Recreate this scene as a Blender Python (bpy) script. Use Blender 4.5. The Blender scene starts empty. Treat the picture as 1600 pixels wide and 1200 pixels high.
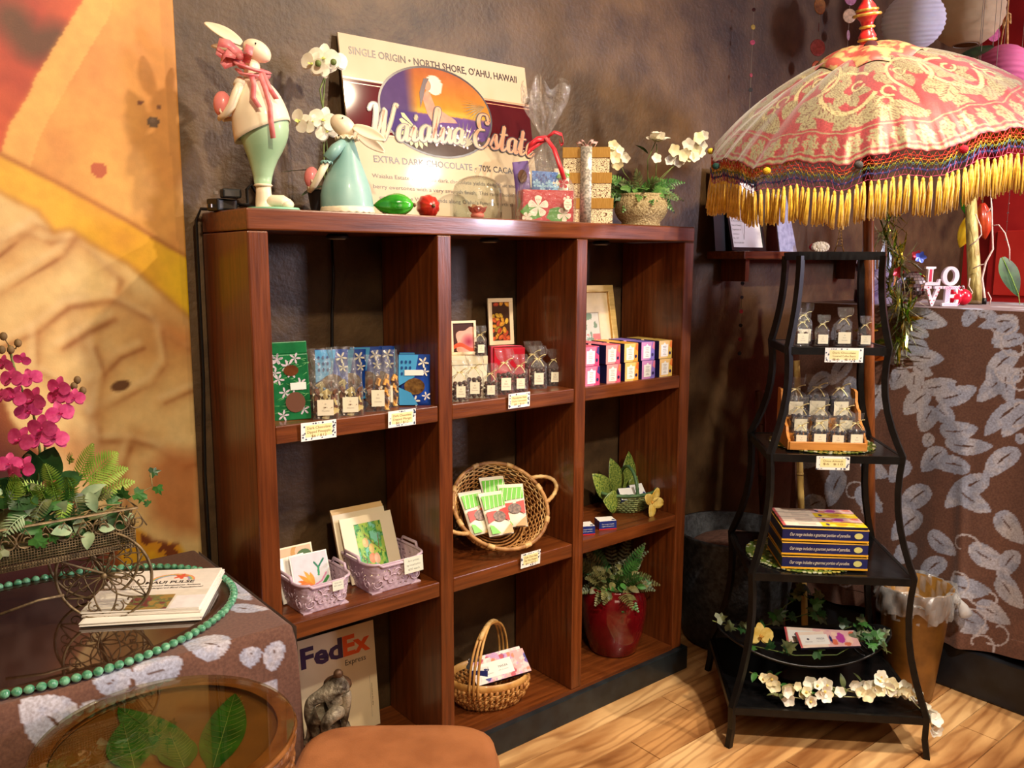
import bpy, math, random
import numpy as np
from mathutils import Vector, Matrix
random.seed(7)
scn = bpy.context.scene
COL = scn.collection
# ---------------------------------------------------------------- camera
FPX = 1310.04
CAMP = np.array([-0.7581, -1.8851, 1.4977])
_pi, _ya, _ro = [math.radians(a) for a in (-8.2512, 39.2118, 0.1474)]
FW = np.array([math.sin(_ya)*math.cos(_pi), math.cos(_ya)*math.cos(_pi), math.sin(_pi)])
_r = np.array([math.cos(_ya), -math.sin(_ya), 0.0]); _u = np.cross(_r, FW)
RT = _r*math.cos(_ro) + _u*math.sin(_ro); UP = -_r*math.sin(_ro) + _u*math.cos(_ro)
cd = bpy.data.cameras.new('camera'); cam = bpy.data.objects.new('camera', cd); COL.objects.link(cam)
cd.sensor_width = 36.0; cd.lens = FPX/1600*36.0; cd.clip_start = 0.02
cam.matrix_world = Matrix(((RT[0], UP[0], -FW[0], CAMP[0]), (RT[1], UP[1], -FW[1], CAMP[1]), (RT[2], UP[2], -FW[2], CAMP[2]), (0, 0, 0, 1)))
scn.camera = cam
YAW = -_ya                                  # turn that makes a thing face the shopper
def ray(x, y): return FW + RT*(x-800)/FPX + UP*(600-y)/FPX
def onY(x, y, Y): d = ray(x, y); return CAMP + d*(Y-CAMP[1])/d[1]
def onX(x, y, X): d = ray(x, y); return CAMP + d*(X-CAMP[0])/d[0]
def onZ(x, y, Z): d = ray(x, y); return CAMP + d*(Z-CAMP[2])/d[2]
def atd(x, y, D): return CAMP + ray(x, y)*D
def mpp(P): return float((np.asarray(P)-CAMP) @ FW)/FPX      # metres per photo pixel at a point

# ---------------------------------------------------------------- world, lights, exposure
w = bpy.data.worlds.new('world'); scn.world = w; w.use_nodes = True
w.node_tree.nodes['Background'].inputs[0].default_value = (1.0, 0.86, 0.72, 1)
w.node_tree.nodes['Background'].inputs[1].default_value = 0.25
scn.view_settings.view_transform = 'Standard'; scn.view_settings.look = 'None'
scn.view_settings.gamma = 1.0; scn.view_settings.use_curve_mapping = False
scn.view_settings.exposure = 0.85
scn.cycles.transparent_max_bounces = 24; scn.cycles.max_bounces = 8
scn.cycles.use_denoising = True
def light(kind, name, loc, target, power, color, size=0.06, cone=100, blend=0.5):
    d = bpy.data.lights.new(name, kind); d.energy = power; d.color = color
    if kind == 'SPOT': d.spot_size = math.radians(cone); d.spot_blend = blend; d.shadow_soft_size = size
    elif kind == 'AREA': d.shape = 'RECTANGLE'; d.size = size; d.size_y = size*1.4
    else: d.shadow_soft_size = size
    o = bpy.data.objects.new(name, d); COL.objects.link(o); o.location = loc
    o.rotation_euler = (Vector(target)-Vector(loc)).to_track_quat('-Z', 'Y').to_euler()
    return o
WARM = (1.0, 0.80, 0.56); COOL = (0.82, 0.79, 1.0)
light('SPOT', 'overhead_spot', (1.30, -1.25, 2.88), (0.75, 0.25, 1.3), 86, WARM, 0.04, 105, 0.5)
light('SPOT', 'overhead_spot', (2.25, -2.0, 2.88), (1.5, -0.3, 0.6), 105, (1.0, 0.88, 0.72), 0.04, 80, 0.5)
light('SPOT', 'overhead_spot', (-0.30, -1.75, 2.88), (-0.25, 0.25, 1.3), 88, (1.0, 0.84, 0.60), 0.05, 80, 0.8)
light('AREA', 'shop_window_daylight', (4.0, -4.1, 2.15), (1.3, 0.3, 1.9), 72, COOL, 0.45)
light('SPOT', 'overhead_spot', (0.55, -2.35, 2.88), (2.15, -0.6, 0.75), 150, (1.0, 0.90, 0.78), 0.05, 62, 0.6)  # added fill spot, brightens the bar cloth and rack; no known fixture
light('SPOT', 'overhead_spot', (3.3, -1.5, 2.88), (4.1, -0.1, 1.3), 60, (1.0, 0.9, 0.8), 0.05, 80, 0.6)  # added spot to lift the red wall, lanterns and pods; fixture only assumed
light('AREA', 'ambient_fill', (-0.6, -2.6, 2.9), (0.3, -0.6, 0.6), 14, WARM, 1.2)  # unseen area light added as weak warm ambient fill, not a fitted panel

# ---------------------------------------------------------------- materials
def lin(c):
    c = np.array(c[:3], float)/255.0
    return tuple(np.where(c <= 0.04045, c/12.92, ((c+0.055)/1.055)**2.4)) + (1.0,)
_M = {}
def mat(name, c1, c2=None, rough=0.5, metal=0.0, scale=20.0, stretch=(1, 1, 1), bump=0.0, bscale=None, detail=4.0, coat=0.0, ior=1.45, lo=0.35, hi=0.65, attr=False, sss=0.0, emit=0.0, trans=0.0, sheen=0.0):
    if name in _M: return _M[name]
    m = bpy.data.materials.new(name); m.use_nodes = True; nt = m.node_tree; N = nt.nodes; L = nt.links
    b = N['Principled BSDF']; b.inputs['Roughness'].default_value = rough; b.inputs['Metallic'].default_value = metal
    b.inputs['IOR'].default_value = ior; b.inputs['Coat Weight'].default_value = coat; b.inputs['Coat Roughness'].default_value = 0.08
    if sss: b.inputs['Subsurface Weight'].default_value = sss; b.inputs['Subsurface Radius'].default_value = (0.01, 0.006, 0.004); b.inputs['Subsurface Scale'].default_value = 0.5
    if trans: b.inputs['Transmission Weight'].default_value = trans
    if sheen: b.inputs['Sheen Weight'].default_value = sheen
    tc = N.new('ShaderNodeTexCoord'); mp = N.new('ShaderNodeMapping'); mp.inputs['Scale'].default_value = stretch
    L.new(tc.outputs['Object'], mp.inputs[0])
    def noise(s, d=detail):
        n = N.new('ShaderNodeTexNoise'); n.inputs['Scale'].default_value = s; n.inputs['Detail'].default_value = d
        L.new(mp.outputs[0], n.inputs['Vector']); return n
    if attr:
        a = N.new('ShaderNodeAttribute'); a.attribute_name = 'Col'; src = a.outputs['Color']
        if c2 is not None or True:
            n = noise(scale); mx = N.new('ShaderNodeMix'); mx.data_type = 'RGBA'; mx.blend_type = 'MULTIPLY'
            r = N.new('ShaderNodeValToRGB'); r.color_ramp.elements[0].position = lo; r.color_ramp.elements[1].position = hi
            r.color_ramp.elements[0].color = lin(c1); r.color_ramp.elements[1].color = lin(tuple(min(255, q*1.06) for q in c1)) if name in ('mural_paper', 'sign_print') else (1, 1, 1, 1)
            L.new(n.outputs['Fac'], r.inputs[0]); mx.inputs['Factor'].default_value = 1.0
            L.new(src, mx.inputs['A']); L.new(r.outputs[0], mx.inputs['B']); src = mx.outputs['Result']
        L.new(src, b.inputs['Base Color'])
    elif c2 is None:
        b.inputs['Base Color'].default_value = lin(c1)
        n = noise(scale, 2); r = N.new('ShaderNodeMapRange'); r.inputs[3].default_value = max(0, rough-0.05); r.inputs[4].default_value = min(1, rough+0.05)
        L.new(n.outputs['Fac'], r.inputs[0]); L.new(r.outputs[0], b.inputs['Roughness'])
    else:
        n = noise(scale); r = N.new('ShaderNodeValToRGB'); r.color_ramp.elements[0].position = lo; r.color_ramp.elements[1].position = hi
        r.color_ramp.elements[0].color = lin(c1); r.color_ramp.elements[1].color = lin(c2)
        L.new(n.outputs['Fac'], r.inputs[0]); L.new(r.outputs[0], b.inputs['Base Color'])
    if bump:
        n = noise(bscale or scale, 6); bp = N.new('ShaderNodeBump'); bp.inputs['Strength'].default_value = bump; bp.inputs['Distance'].default_value = 0.01
        L.new(n.outputs['Fac'], bp.inputs['Height']); L.new(bp.outputs[0], b.inputs['Normal'])
    if emit: b.inputs['Emission Color'].default_value = lin(c1); b.inputs['Emission Strength'].default_value = emit
    _M[name] = m; return m
def film(name, tint=(255, 255, 255), gloss=0.12, rough=0.08, ior=1.5, bump=0.0, bscale=60.0, veil=0.0):
    """thin clear sheet: mostly see-through, with mirror-like glints that grow towards grazing angles"""
    if name in _M: return _M[name]
    m = bpy.data.materials.new(name); m.use_nodes = True; nt = m.node_tree; N = nt.nodes; L = nt.links
    N.remove(N['Principled BSDF']); out = N['Material Output']
    t = N.new('ShaderNodeBsdfTransparent'); t.inputs[0].default_value = lin(tint)
    g = N.new('ShaderNodeBsdfGlossy'); g.inputs['Roughness'].default_value = rough
    lw = N.new('ShaderNodeLayerWeight'); lw.inputs['Blend'].default_value = 0.5; fr = N.new('ShaderNodeMath'); fr.operation = 'POWER'; fr.inputs[1].default_value = 4.0
    L.new(lw.outputs['Facing'], fr.inputs[0])
    ad = N.new('ShaderNodeMath'); ad.operation = 'ADD'; ad.use_clamp = True; ad.inputs[1].default_value = gloss
    mx = N.new('ShaderNodeMixShader')
    L.new(fr.outputs[0], ad.inputs[0]); L.new(ad.outputs[0], mx.inputs[0]); L.new(t.outputs[0], mx.inputs[1]); L.new(g.outputs[0], mx.inputs[2])
    last = mx
    if veil:
        df = N.new('ShaderNodeBsdfDiffuse'); df.inputs[0].default_value = lin((235, 235, 235)); m2 = N.new('ShaderNodeMixShader'); m2.inputs[0].default_value = veil
        L.new(mx.outputs[0], m2.inputs[1]); L.new(df.outputs[0], m2.inputs[2]); last = m2
    if bump:
        tc = N.new('ShaderNodeTexCoord'); n = N.new('ShaderNodeTexNoise'); n.inputs['Scale'].default_value = bscale; n.inputs['Detail'].default_value = 3
        bp = N.new('ShaderNodeBump'); bp.inputs['Strength'].default_value = bump; bp.inputs['Distance'].default_value = 0.01
        L.new(tc.outputs['Object'], n.inputs['Vector']); L.new(n.outputs['Fac'], bp.inputs['Height']); L.new(bp.outputs[0], g.inputs['Normal'])
    L.new(last.outputs[0], out.inputs[0]); _M[name] = m; return m
def pm(c, rough=0.5, **k):
    n = k.pop('name', 'paint') + '_%d_%d_%d_%d' % (c[0], c[1], c[2], int(rough*100))
    return mat(n, c, rough=rough, **k)

# ---------------------------------------------------------------- mesh building
def euler(rx=0, ry=0, rz=0): return Matrix.Rotation(rz, 4, 'Z') @ Matrix.Rotation(ry, 4, 'Y') @ Matrix.Rotation(rx, 4, 'X')
def T(x=0, y=0, z=0, rx=0, ry=0, rz=0, s=1.0):
    m = Matrix.Translation((x, y, z)) @ euler(rx, ry, rz)
    return m @ Matrix.Scale(s, 4) if s != 1.0 else m
class MB:
    def __init__(s): s.v = []; s.f = []; s.m = []; s.sm = []
    def add(s, vs, fs, mi=0, sm=False, M=None):
        o = len(s.v)
        if M is not None: vs = [tuple(M @ Vector(v)) for v in vs]
        s.v.extend([tuple(v) for v in vs]); s.f.extend([tuple(i+o for i in f) for f in fs])
        s.m.extend([mi]*len(fs)); s.sm.extend([sm]*len(fs)); return s
    def box(s, x0, y0, z0, x1, y1, z1, mi=0, M=None, taper=0.0):
        t = taper
        vs = [(x0, y0, z0), (x1, y0, z0), (x1, y1, z0), (x0, y1, z0), (x0+t, y0+t, z1), (x1-t, y0+t, z1), (x1-t, y1-t, z1), (x0+t, y1-t, z1)]
        return s.add(vs, [(0, 3, 2, 1), (4, 5, 6, 7), (0, 1, 5, 4), (1, 2, 6, 5), (2, 3, 7, 6), (3, 0, 4, 7)], mi, False, M)
    def lathe(s, prof, n=24, mi=0, M=None, sm=True, rad=None, cap0=True, cap1=True, sx=1.0, sy=1.0):
        vs = []; fs = []
        for r, z in prof:
            for k in range(n):
                a = 2*math.pi*k/n; q = r*(rad(a, z) if rad else 1.0)
                vs.append((q*math.cos(a)*sx, q*math.sin(a)*sy, z))
        for j in range(len(prof)-1):
            for k in range(n):
                a = j*n+k; b = j*n+(k+1) % n
                fs.append((a, b, b+n, a+n))
        s.add(vs, fs, mi, sm, M); o = len(s.v)-len(vs)
        for c in ([tuple(reversed(range(n)))] if cap0 else []) + ([tuple(range((len(prof)-1)*n, len(prof)*n))] if cap1 else []):
            s.f.append(tuple(i+o for i in c)); s.m.append(mi); s.sm.append(False)
        return s
    def tube(s, path, r, n=6, mi=0, M=None, closed=False, sm=True, flat=1.0):
        P = [Vector(p) for p in path]; K = len(P)
        R = r if isinstance(r, (list, tuple)) else [r]*K
        vs = []; fs = []; ref = Vector((0.13, 0.21, 0.97)); prev = None
        for i, p in enumerate(P):
            a = P[(i-1) % K] if (closed or i > 0) else p; b = P[(i+1) % K] if (closed or i < K-1) else p
            t = (b-a)
            if t.length < 1e-9: t = Vector((0, 0, 1))
            t.normalize()
            if prev is None:
                x = t.cross(ref)
                if x.length < 1e-3: x = t.cross(Vector((1, 0, 0)))
            else: x = prev - t*prev.dot(t)
            if x.length < 1e-6: x = t.cross(Vector((1, 0.3, 0)))
            x.normalize(); y = t.cross(x); prev = x
            for k in range(n):
                q = 2*math.pi*k/n; vs.append(p + x*(R[i]*math.cos(q)) + y*(R[i]*flat*math.sin(q)))
        for i in range(K if closed else K-1):
            for k in range(n):
                a = i*n+k; b = i*n+(k+1) % n; c = ((i+1) % K)*n+(k+1) % n; d = ((i+1) % K)*n+k
                fs.append((a, b, c, d))
        if not closed:
            fs.append(tuple(reversed(range(n)))); fs.append(tuple(range((K-1)*n, K*n)))
        return s.add(vs, fs, mi, sm, M)
    def grid(s, fn, nu, nv, mi=0, M=None, sm=True, cu=False, cv=False):
        vs = [fn(i/(nu if cu else nu-1), j/(nv if cv else nv-1)) for i in range(nu) for j in range(nv)]; fs = []
        for i in range(nu if cu else nu-1):
            for j in range(nv if cv else nv-1):
                a = i*nv+j; b = ((i+1) % nu)*nv+j; c = ((i+1) % nu)*nv+(j+1) % nv; d = i*nv+(j+1) % nv
                fs.append((a, b, c, d))
        return s.add(vs, fs, mi, sm, M)
    def ball(s, c, r, n=12, mi=0, M=None, sc=(1, 1, 1), R=None):
        vs = []; fs = []; m = max(4, n//2+1)
        for j in range(m+1):
            th = math.pi*j/m
            for k in range(n):
                a = 2*math.pi*k/n
                v = Vector((sc[0]*r*math.sin(th)*math.cos(a), sc[1]*r*math.sin(th)*math.sin(a), sc[2]*r*math.cos(th)))
                if R is not None: v = R @ v
                vs.append(v + Vector(c))
        for j in range(m):
            for k in range(n):
                a = j*n+k; b = j*n+(k+1) % n
                fs.append((a, a+n, b+n, b))
        return s.add(vs, fs, mi, True, M)
    def poly(s, pts, mi=0, M=None, th=0.0):
        """flat polygon in local xz (facing -y) with optional thickness to +y"""
        n = len(pts); vs = [(p[0], 0, p[1]) for p in pts]
        fs = [tuple(range(n))]
        if th:
            vs += [(p[0], th, p[1]) for p in pts]; fs.append(tuple(reversed(range(n, 2*n))))
            fs += [(i, i+n, (i+1) % n+n, (i+1) % n) for i in range(n)]
        return s.add(vs, fs, mi, False, M)
    def blade(s, L, W, n=6, mi=0, M=None, curl=0.25, fold=0.15, shape=None, tip=1.0, wave=0.0):
        """leaf or petal along +y from the origin, width in x, bending down by curl"""
        vs = []; fs = []
        for i in range(n+1):
            t = i/n; ww = W*(shape(t) if shape else math.sin(math.pi*min(1, max(0.03, t))**0.8)**0.8 if t < 1 else 0.02*W)
            y = L*t; z = -curl*L*t*t; zz = fold*ww + (wave*W*math.sin(t*14) if wave else 0)
            vs += [(-ww, y, z+zz), (-ww*0.5, y, z+zz*0.3), (0, y, z), (ww*0.5, y, z+zz*0.3), (ww, y, z+zz)]
        for i in range(n):
            for k in range(4): a = i*5+k; fs.append((a, a+1, a+6, a+5))
        return s.add(vs, fs, mi, True, M)
    def strip(s, path, wv, mi=0, M=None):
        """ribbon: path points with a half-width vector each"""
        vs = []; fs = []
        for p, q in zip(path, wv): p = Vector(p); q = Vector(q); vs += [p-q, p+q]
        for i in range(len(path)-1): a = 2*i; fs.append((a, a+1, a+3, a+2))
        return s.add(vs, fs, mi, True, M)
_MC = {}
def link(o, parent=None):
    COL.objects.link(o)
    if parent is not None: o.parent = parent
    return o
def obj(name, mb, mats, parent=None, M=None, bev=0.0, sub=0, solid=0.0, **props):
    me = bpy.data.meshes.new(name); me.from_pydata(mb.v, [], mb.f)
    if not isinstance(mats, (list, tuple)): mats = [mats]
    for m in mats: me.materials.append(m)
    me.polygons.foreach_set('material_index', mb.m); me.polygons.foreach_set('use_smooth', mb.sm); me.update()
    o = bpy.data.objects.new(name, me); link(o, parent)
    if M is not None: o.matrix_local = M
    if solid: md = o.modifiers.new('solid', 'SOLIDIFY'); md.thickness = solid; md.offset = 0
    if bev: md = o.modifiers.new('bevel', 'BEVEL'); md.width = bev; md.segments = 2; md.limit_method = 'ANGLE'
    if sub: md = o.modifiers.new('sub', 'SUBSURF'); md.levels = sub; md.render_levels = sub
    for k, v in props.items(): o[k] = v
    return o
def gridobj(name, V, C, m, parent=None, sm=True, **props):
    """surface from an (nu,nv,3) array with a colour per vertex (print on cloth, paper or board)"""
    nu, nv = V.shape[:2]; idx = np.arange(nu*nv).reshape(nu, nv)
    F = np.stack([idx[:-1, :-1], idx[1:, :-1], idx[1:, 1:], idx[:-1, 1:]], -1).reshape(-1, 4)
    me = bpy.data.meshes.new(name); me.vertices.add(nu*nv); me.vertices.foreach_set('co', V.reshape(-1).astype(np.float32))
    me.loops.add(F.size); me.loops.foreach_set('vertex_index', F.reshape(-1).astype(np.int32))
    me.polygons.add(len(F)); me.polygons.foreach_set('loop_start', np.arange(0, F.size, 4, dtype=np.int32))
    me.polygons.foreach_set('use_smooth', np.full(len(F), sm)); me.materials.append(m)
    me.update(calc_edges=True); me.validate()
    a = me.color_attributes.new('Col', 'FLOAT_COLOR', 'POINT')
    c = np.clip(C.reshape(-1, 3)/255.0, 0, 1); c = np.where(c <= 0.04045, c/12.92, ((c+0.055)/1.055)**2.4)
    a.data.foreach_set('color', np.concatenate([c, np.ones((len(c), 1))], 1).reshape(-1).astype(np.float32))
    o = bpy.data.objects.new(name, me); link(o, parent)
    for k, v in props.items(): o[k] = v
    return o
def tag(o, label=None, cat=None, group=None, kind=None):
    if label: o['label'] = label
    if cat: o['category'] = cat
    if group: o['group'] = group
    if kind: o['kind'] = kind
    return o
def thing(name, label, cat, loc=(0, 0, 0), rz=0.0, group=None, rx=0.0, ry=0.0):
    o = bpy.data.objects.new(name, None); COL.objects.link(o); o.empty_display_size = 0.02
    o.matrix_world = Matrix.Translation(Vector([float(c) for c in loc])) @ euler(rx, ry, rz)
    return tag(o, label, cat, group)
def dup(root, loc, rz=0.0, label=None, group=None, rx=0.0, ry=0.0, s=1.0):
    r = root.copy(); COL.objects.link(r)
    r.matrix_world = Matrix.Translation(Vector([float(c) for c in loc])) @ euler(rx, ry, rz) @ Matrix.Scale(s, 4)
    if label: r['label'] = label
    if group: r['group'] = group
    for ch in list(root.children):
        c = ch.copy(); COL.objects.link(c); c.parent = r
        for g in list(ch.children): d = g.copy(); COL.objects.link(d); d.parent = c
    return r
_TX = {}
def text(mb, body, size, M, mi=0, align='CENTER', shear=0.0, bold=0.0, th=0.0, fit=None):
    """lettering as flat mesh in local xz, facing -y; fit = width to fill"""
    key = (body, shear, bold, th)
    if key not in _TX:
        cu = bpy.data.curves.new('lettering', 'FONT'); cu.body = body; cu.size = 1.0; cu.align_x = 'LEFT'; cu.resolution_u = 2
        cu.shear = shear; cu.offset = bold; cu.extrude = th
        o = bpy.data.objects.new('lettering', cu); COL.objects.link(o); bpy.context.view_layer.update()
        me = bpy.data.meshes.new_from_object(o.evaluated_get(bpy.context.evaluated_depsgraph_get()))
        _TX[key] = ([(v.co.x, v.co.z, v.co.y) for v in me.vertices], [tuple(reversed(p.vertices)) for p in me.polygons])
        bpy.data.objects.remove(o); bpy.data.curves.remove(cu); bpy.data.meshes.remove(me)
    vs, fs = _TX[key]
    if not vs: return
    x0 = min(v[0] for v in vs); x1 = max(v[0] for v in vs); sx = size
    if fit: sx = fit/(x1-x0)
    off = {'CENTER': (x0+x1)/2, 'LEFT': x0, 'RIGHT': x1}[align]
    mb.add([((v[0]-off)*sx, v[1]*size, v[2]*size) for v in vs], fs, mi, False, M)

# ---------------------------------------------------------------- numpy painting helpers
def _hash(ix, iy, s):
    h = np.sin(ix*127.1+iy*311.7+s*74.7)*43758.5453
    return h-np.floor(h)
def vnoise(x, y, s=0):
    ix = np.floor(x); iy = np.floor(y); fx = x-ix; fy = y-iy; fx = fx*fx*(3-2*fx); fy = fy*fy*(3-2*fy)
    return (_hash(ix, iy, s)*(1-fx)+_hash(ix+1, iy, s)*fx)*(1-fy)+(_hash(ix, iy+1, s)*(1-fx)+_hash(ix+1, iy+1, s)*fx)*fy
def fbm(x, y, s=0, o=4):
    r = 0; a = 0.5
    for k in range(o): r = r+a*vnoise(x, y, s+k); x = x*2.03; y = y*2.03; a *= 0.5
    return r/(1-0.5**o)
def inpoly(x, y, P):
    r = np.zeros(x.shape, bool); n = len(P)
    for i in range(n):
        x0, y0 = P[i]; x1, y1 = P[(i+1) % n]
        if y0 == y1: continue
        c = ((y0 > y) != (y1 > y)) & (x < (x1-x0)*(y-y0)/(y1-y0)+x0); r ^= c
    return r
def dline(x, y, P):
    d = np.full(x.shape, 1e9)
    for (x0, y0), (x1, y1) in zip(P[:-1], P[1:]):
        dx, dy = x1-x0, y1-y0; t = np.clip(((x-x0)*dx+(y-y0)*dy)/(dx*dx+dy*dy+1e-12), 0, 1)
        d = np.minimum(d, np.hypot(x-x0-t*dx, y-y0-t*dy))
    return d
def mixc(C, m, c, k=1.0):
    m = (np.asarray(m, float)*k)[..., None]; return C*(1-m)+np.array(c, float)*m
def leafmask(x, y, b, t, W, slit=True):
    """broad pointed leaf print from base b to tip t; returns (leaf, vein slit)"""
    dx, dy = t[0]-b[0], t[1]-b[1]; L = math.hypot(dx, dy); ux, uy = dx/L, dy/L
    a = ((x-b[0])*ux+(y-b[1])*uy)/L; q = (-(x-b[0])*uy+(y-b[1])*ux)
    aa = np.clip(a, 0, 1); wd = W*1.32*aa**0.5*(1-aa)**0.75; q2 = q-0.06*L*np.sin(aa*3.0)+0.03*L
    inn = (a > 0) & (a < 1) & (np.abs(q2) < wd)
    sl = inn & (np.abs(q2-0.01*L*np.sin(aa*6)) < 0.024*L*np.sin(np.clip((aa-0.12)/0.5, 0, 1)*math.pi)) if slit else np.zeros_like(inn)
    return inn, sl
# ================================================================ SETTING
M_WALL = mat('faux_brown_wall', (54, 37, 21), (96, 72, 44), rough=0.5, scale=9, detail=10, bump=0.2, bscale=75, lo=0.28, hi=0.75)
M_RED = mat('red_wall_paint', (168, 24, 28), (190, 36, 34), rough=0.5, scale=6)
M_CEIL = mat('ceiling_white', (225, 215, 200), (235, 226, 212), rough=0.8, scale=5)
M_PLAST = mat('beige_plaster', (205, 170, 120), (222, 188, 140), rough=0.7, scale=6)
WY = 0.30
def structure(name, mb, m, parent=None, **k):
    o = obj(name, mb, m, parent, **k); o['kind'] = 'structure'; return o
structure('wall_back', MB().box(-3.0, WY, 0, 4.44, WY+0.12, 2.95), M_WALL)
structure('wall_right', MB().box(4.44, -4.7, 0, 4.56, WY+0.12, 2.95), M_RED)
structure('wall_left', MB().box(-3.12, -4.7, 0, -3.0, WY+0.12, 2.95), M_PLAST)
structure('wall_front', MB().box(-3.12, -4.82, 0, 4.56, -4.7, 2.95), M_PLAST)
structure('ceiling', MB().box(-3.12, -4.82, 2.95, 4.56, WY+0.12, 3.05), M_CEIL)
M_SUB = mat('floor_joint_dark', (70, 45, 28), rough=0.8)
fl = structure('floor', MB().box(-3.0, -4.7, -0.05, 4.44, WY, -0.004), M_SUB)
# planks: 12.3 cm wide, laid along the bookcase, alternating tones
def plankmat(i, a, b):
    n = 'oak_plank_%d' % i
    if n in _M: return _M[n]
    m = mat(n, a, b, rough=0.34, scale=2.4, stretch=(1.0, 4.5, 1), detail=8, lo=0.34, hi=0.64)
    nt = m.node_tree; N = nt.nodes; L = nt.links; ob = N.new('ShaderNodeObjectInfo')
    mp = [x for x in N if x.type == 'MAPPING'][0]; L.new(ob.outputs['Location'], mp.inputs['Location'])
    wv = N.new('ShaderNodeTexWave'); wv.inputs['Scale'].default_value = 1.5; wv.inputs['Distortion'].default_value = 16; wv.inputs['Detail'].default_value = 3; wv.inputs['Detail Scale'].default_value = 0.9
    wv.bands_direction = 'Y'; L.new(mp.outputs[0], wv.inputs['Vector'])
    b_ = N['Principled BSDF']; old = b_.inputs['Base Color'].links[0].from_socket
    mx = N.new('ShaderNodeMix'); mx.data_type = 'RGBA'; mx.blend_type = 'MULTIPLY'; mx.inputs['Factor'].default_value = 0.42
    r = N.new('ShaderNodeValToRGB'); r.color_ramp.elements[0].color = lin((150, 105, 62)); r.color_ramp.elements[1].color = (1, 1, 1, 1); r.color_ramp.elements[1].position = 0.45
    L.new(wv.outputs['Fac'], r.inputs[0]); L.new(old, mx.inputs['A']); L.new(r.outputs[0], mx.inputs['B']); L.new(mx.outputs['Result'], b_.inputs['Base Color'])
    return m
PLK = [plankmat(0, (160, 106, 58), (222, 172, 112)), plankmat(1, (136, 86, 46), (204, 150, 92)), plankmat(2, (178, 126, 74), (230, 186, 128))]
_pl = {}
row = 0; y = WY-0.026
while y > -2.3:
    y0 = y-0.1225; x = -1.35-0.31*((row*5) % 4)
    while x < 3.3:
        Lp = 1.22
        mi = (row*7+int(round((x+5)*10))*3) % 3
        if mi not in _pl:
            _pl[mi] = obj('plank', MB().box(-Lp/2+0.0012, -0.0601, -0.004, Lp/2-0.0012, 0.0601, 0.0, taper=0.0006), PLK[mi], fl); o = _pl[mi]
        else: o = link(_pl[mi].copy(), fl)
        o.name = 'plank'; o.location = (x+Lp/2, y-0.06125, 0); x += Lp
    row += 1; y = y0
# red panelled door on the right wall, behind the bar
dr = structure('door_1', MB().box(4.39, -0.62, 0, 4.44, 0.14, 2.3), M_RED)
M_RED2 = mat('red_door_panel', (205, 44, 36), (214, 54, 44), rough=0.42, scale=9)
for (a, b, z0, z1) in [(-0.58, -0.25, 0.1, 1.28), (-0.22, 0.10, 0.1, 1.28), (-0.58, -0.25, 1.32, 1.68), (-0.22, 0.10, 1.32, 1.68)]:
    structure('panel', MB().box(4.378, a, z0, 4.39, b, z1), M_RED2, dr, bev=0.004)

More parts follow.
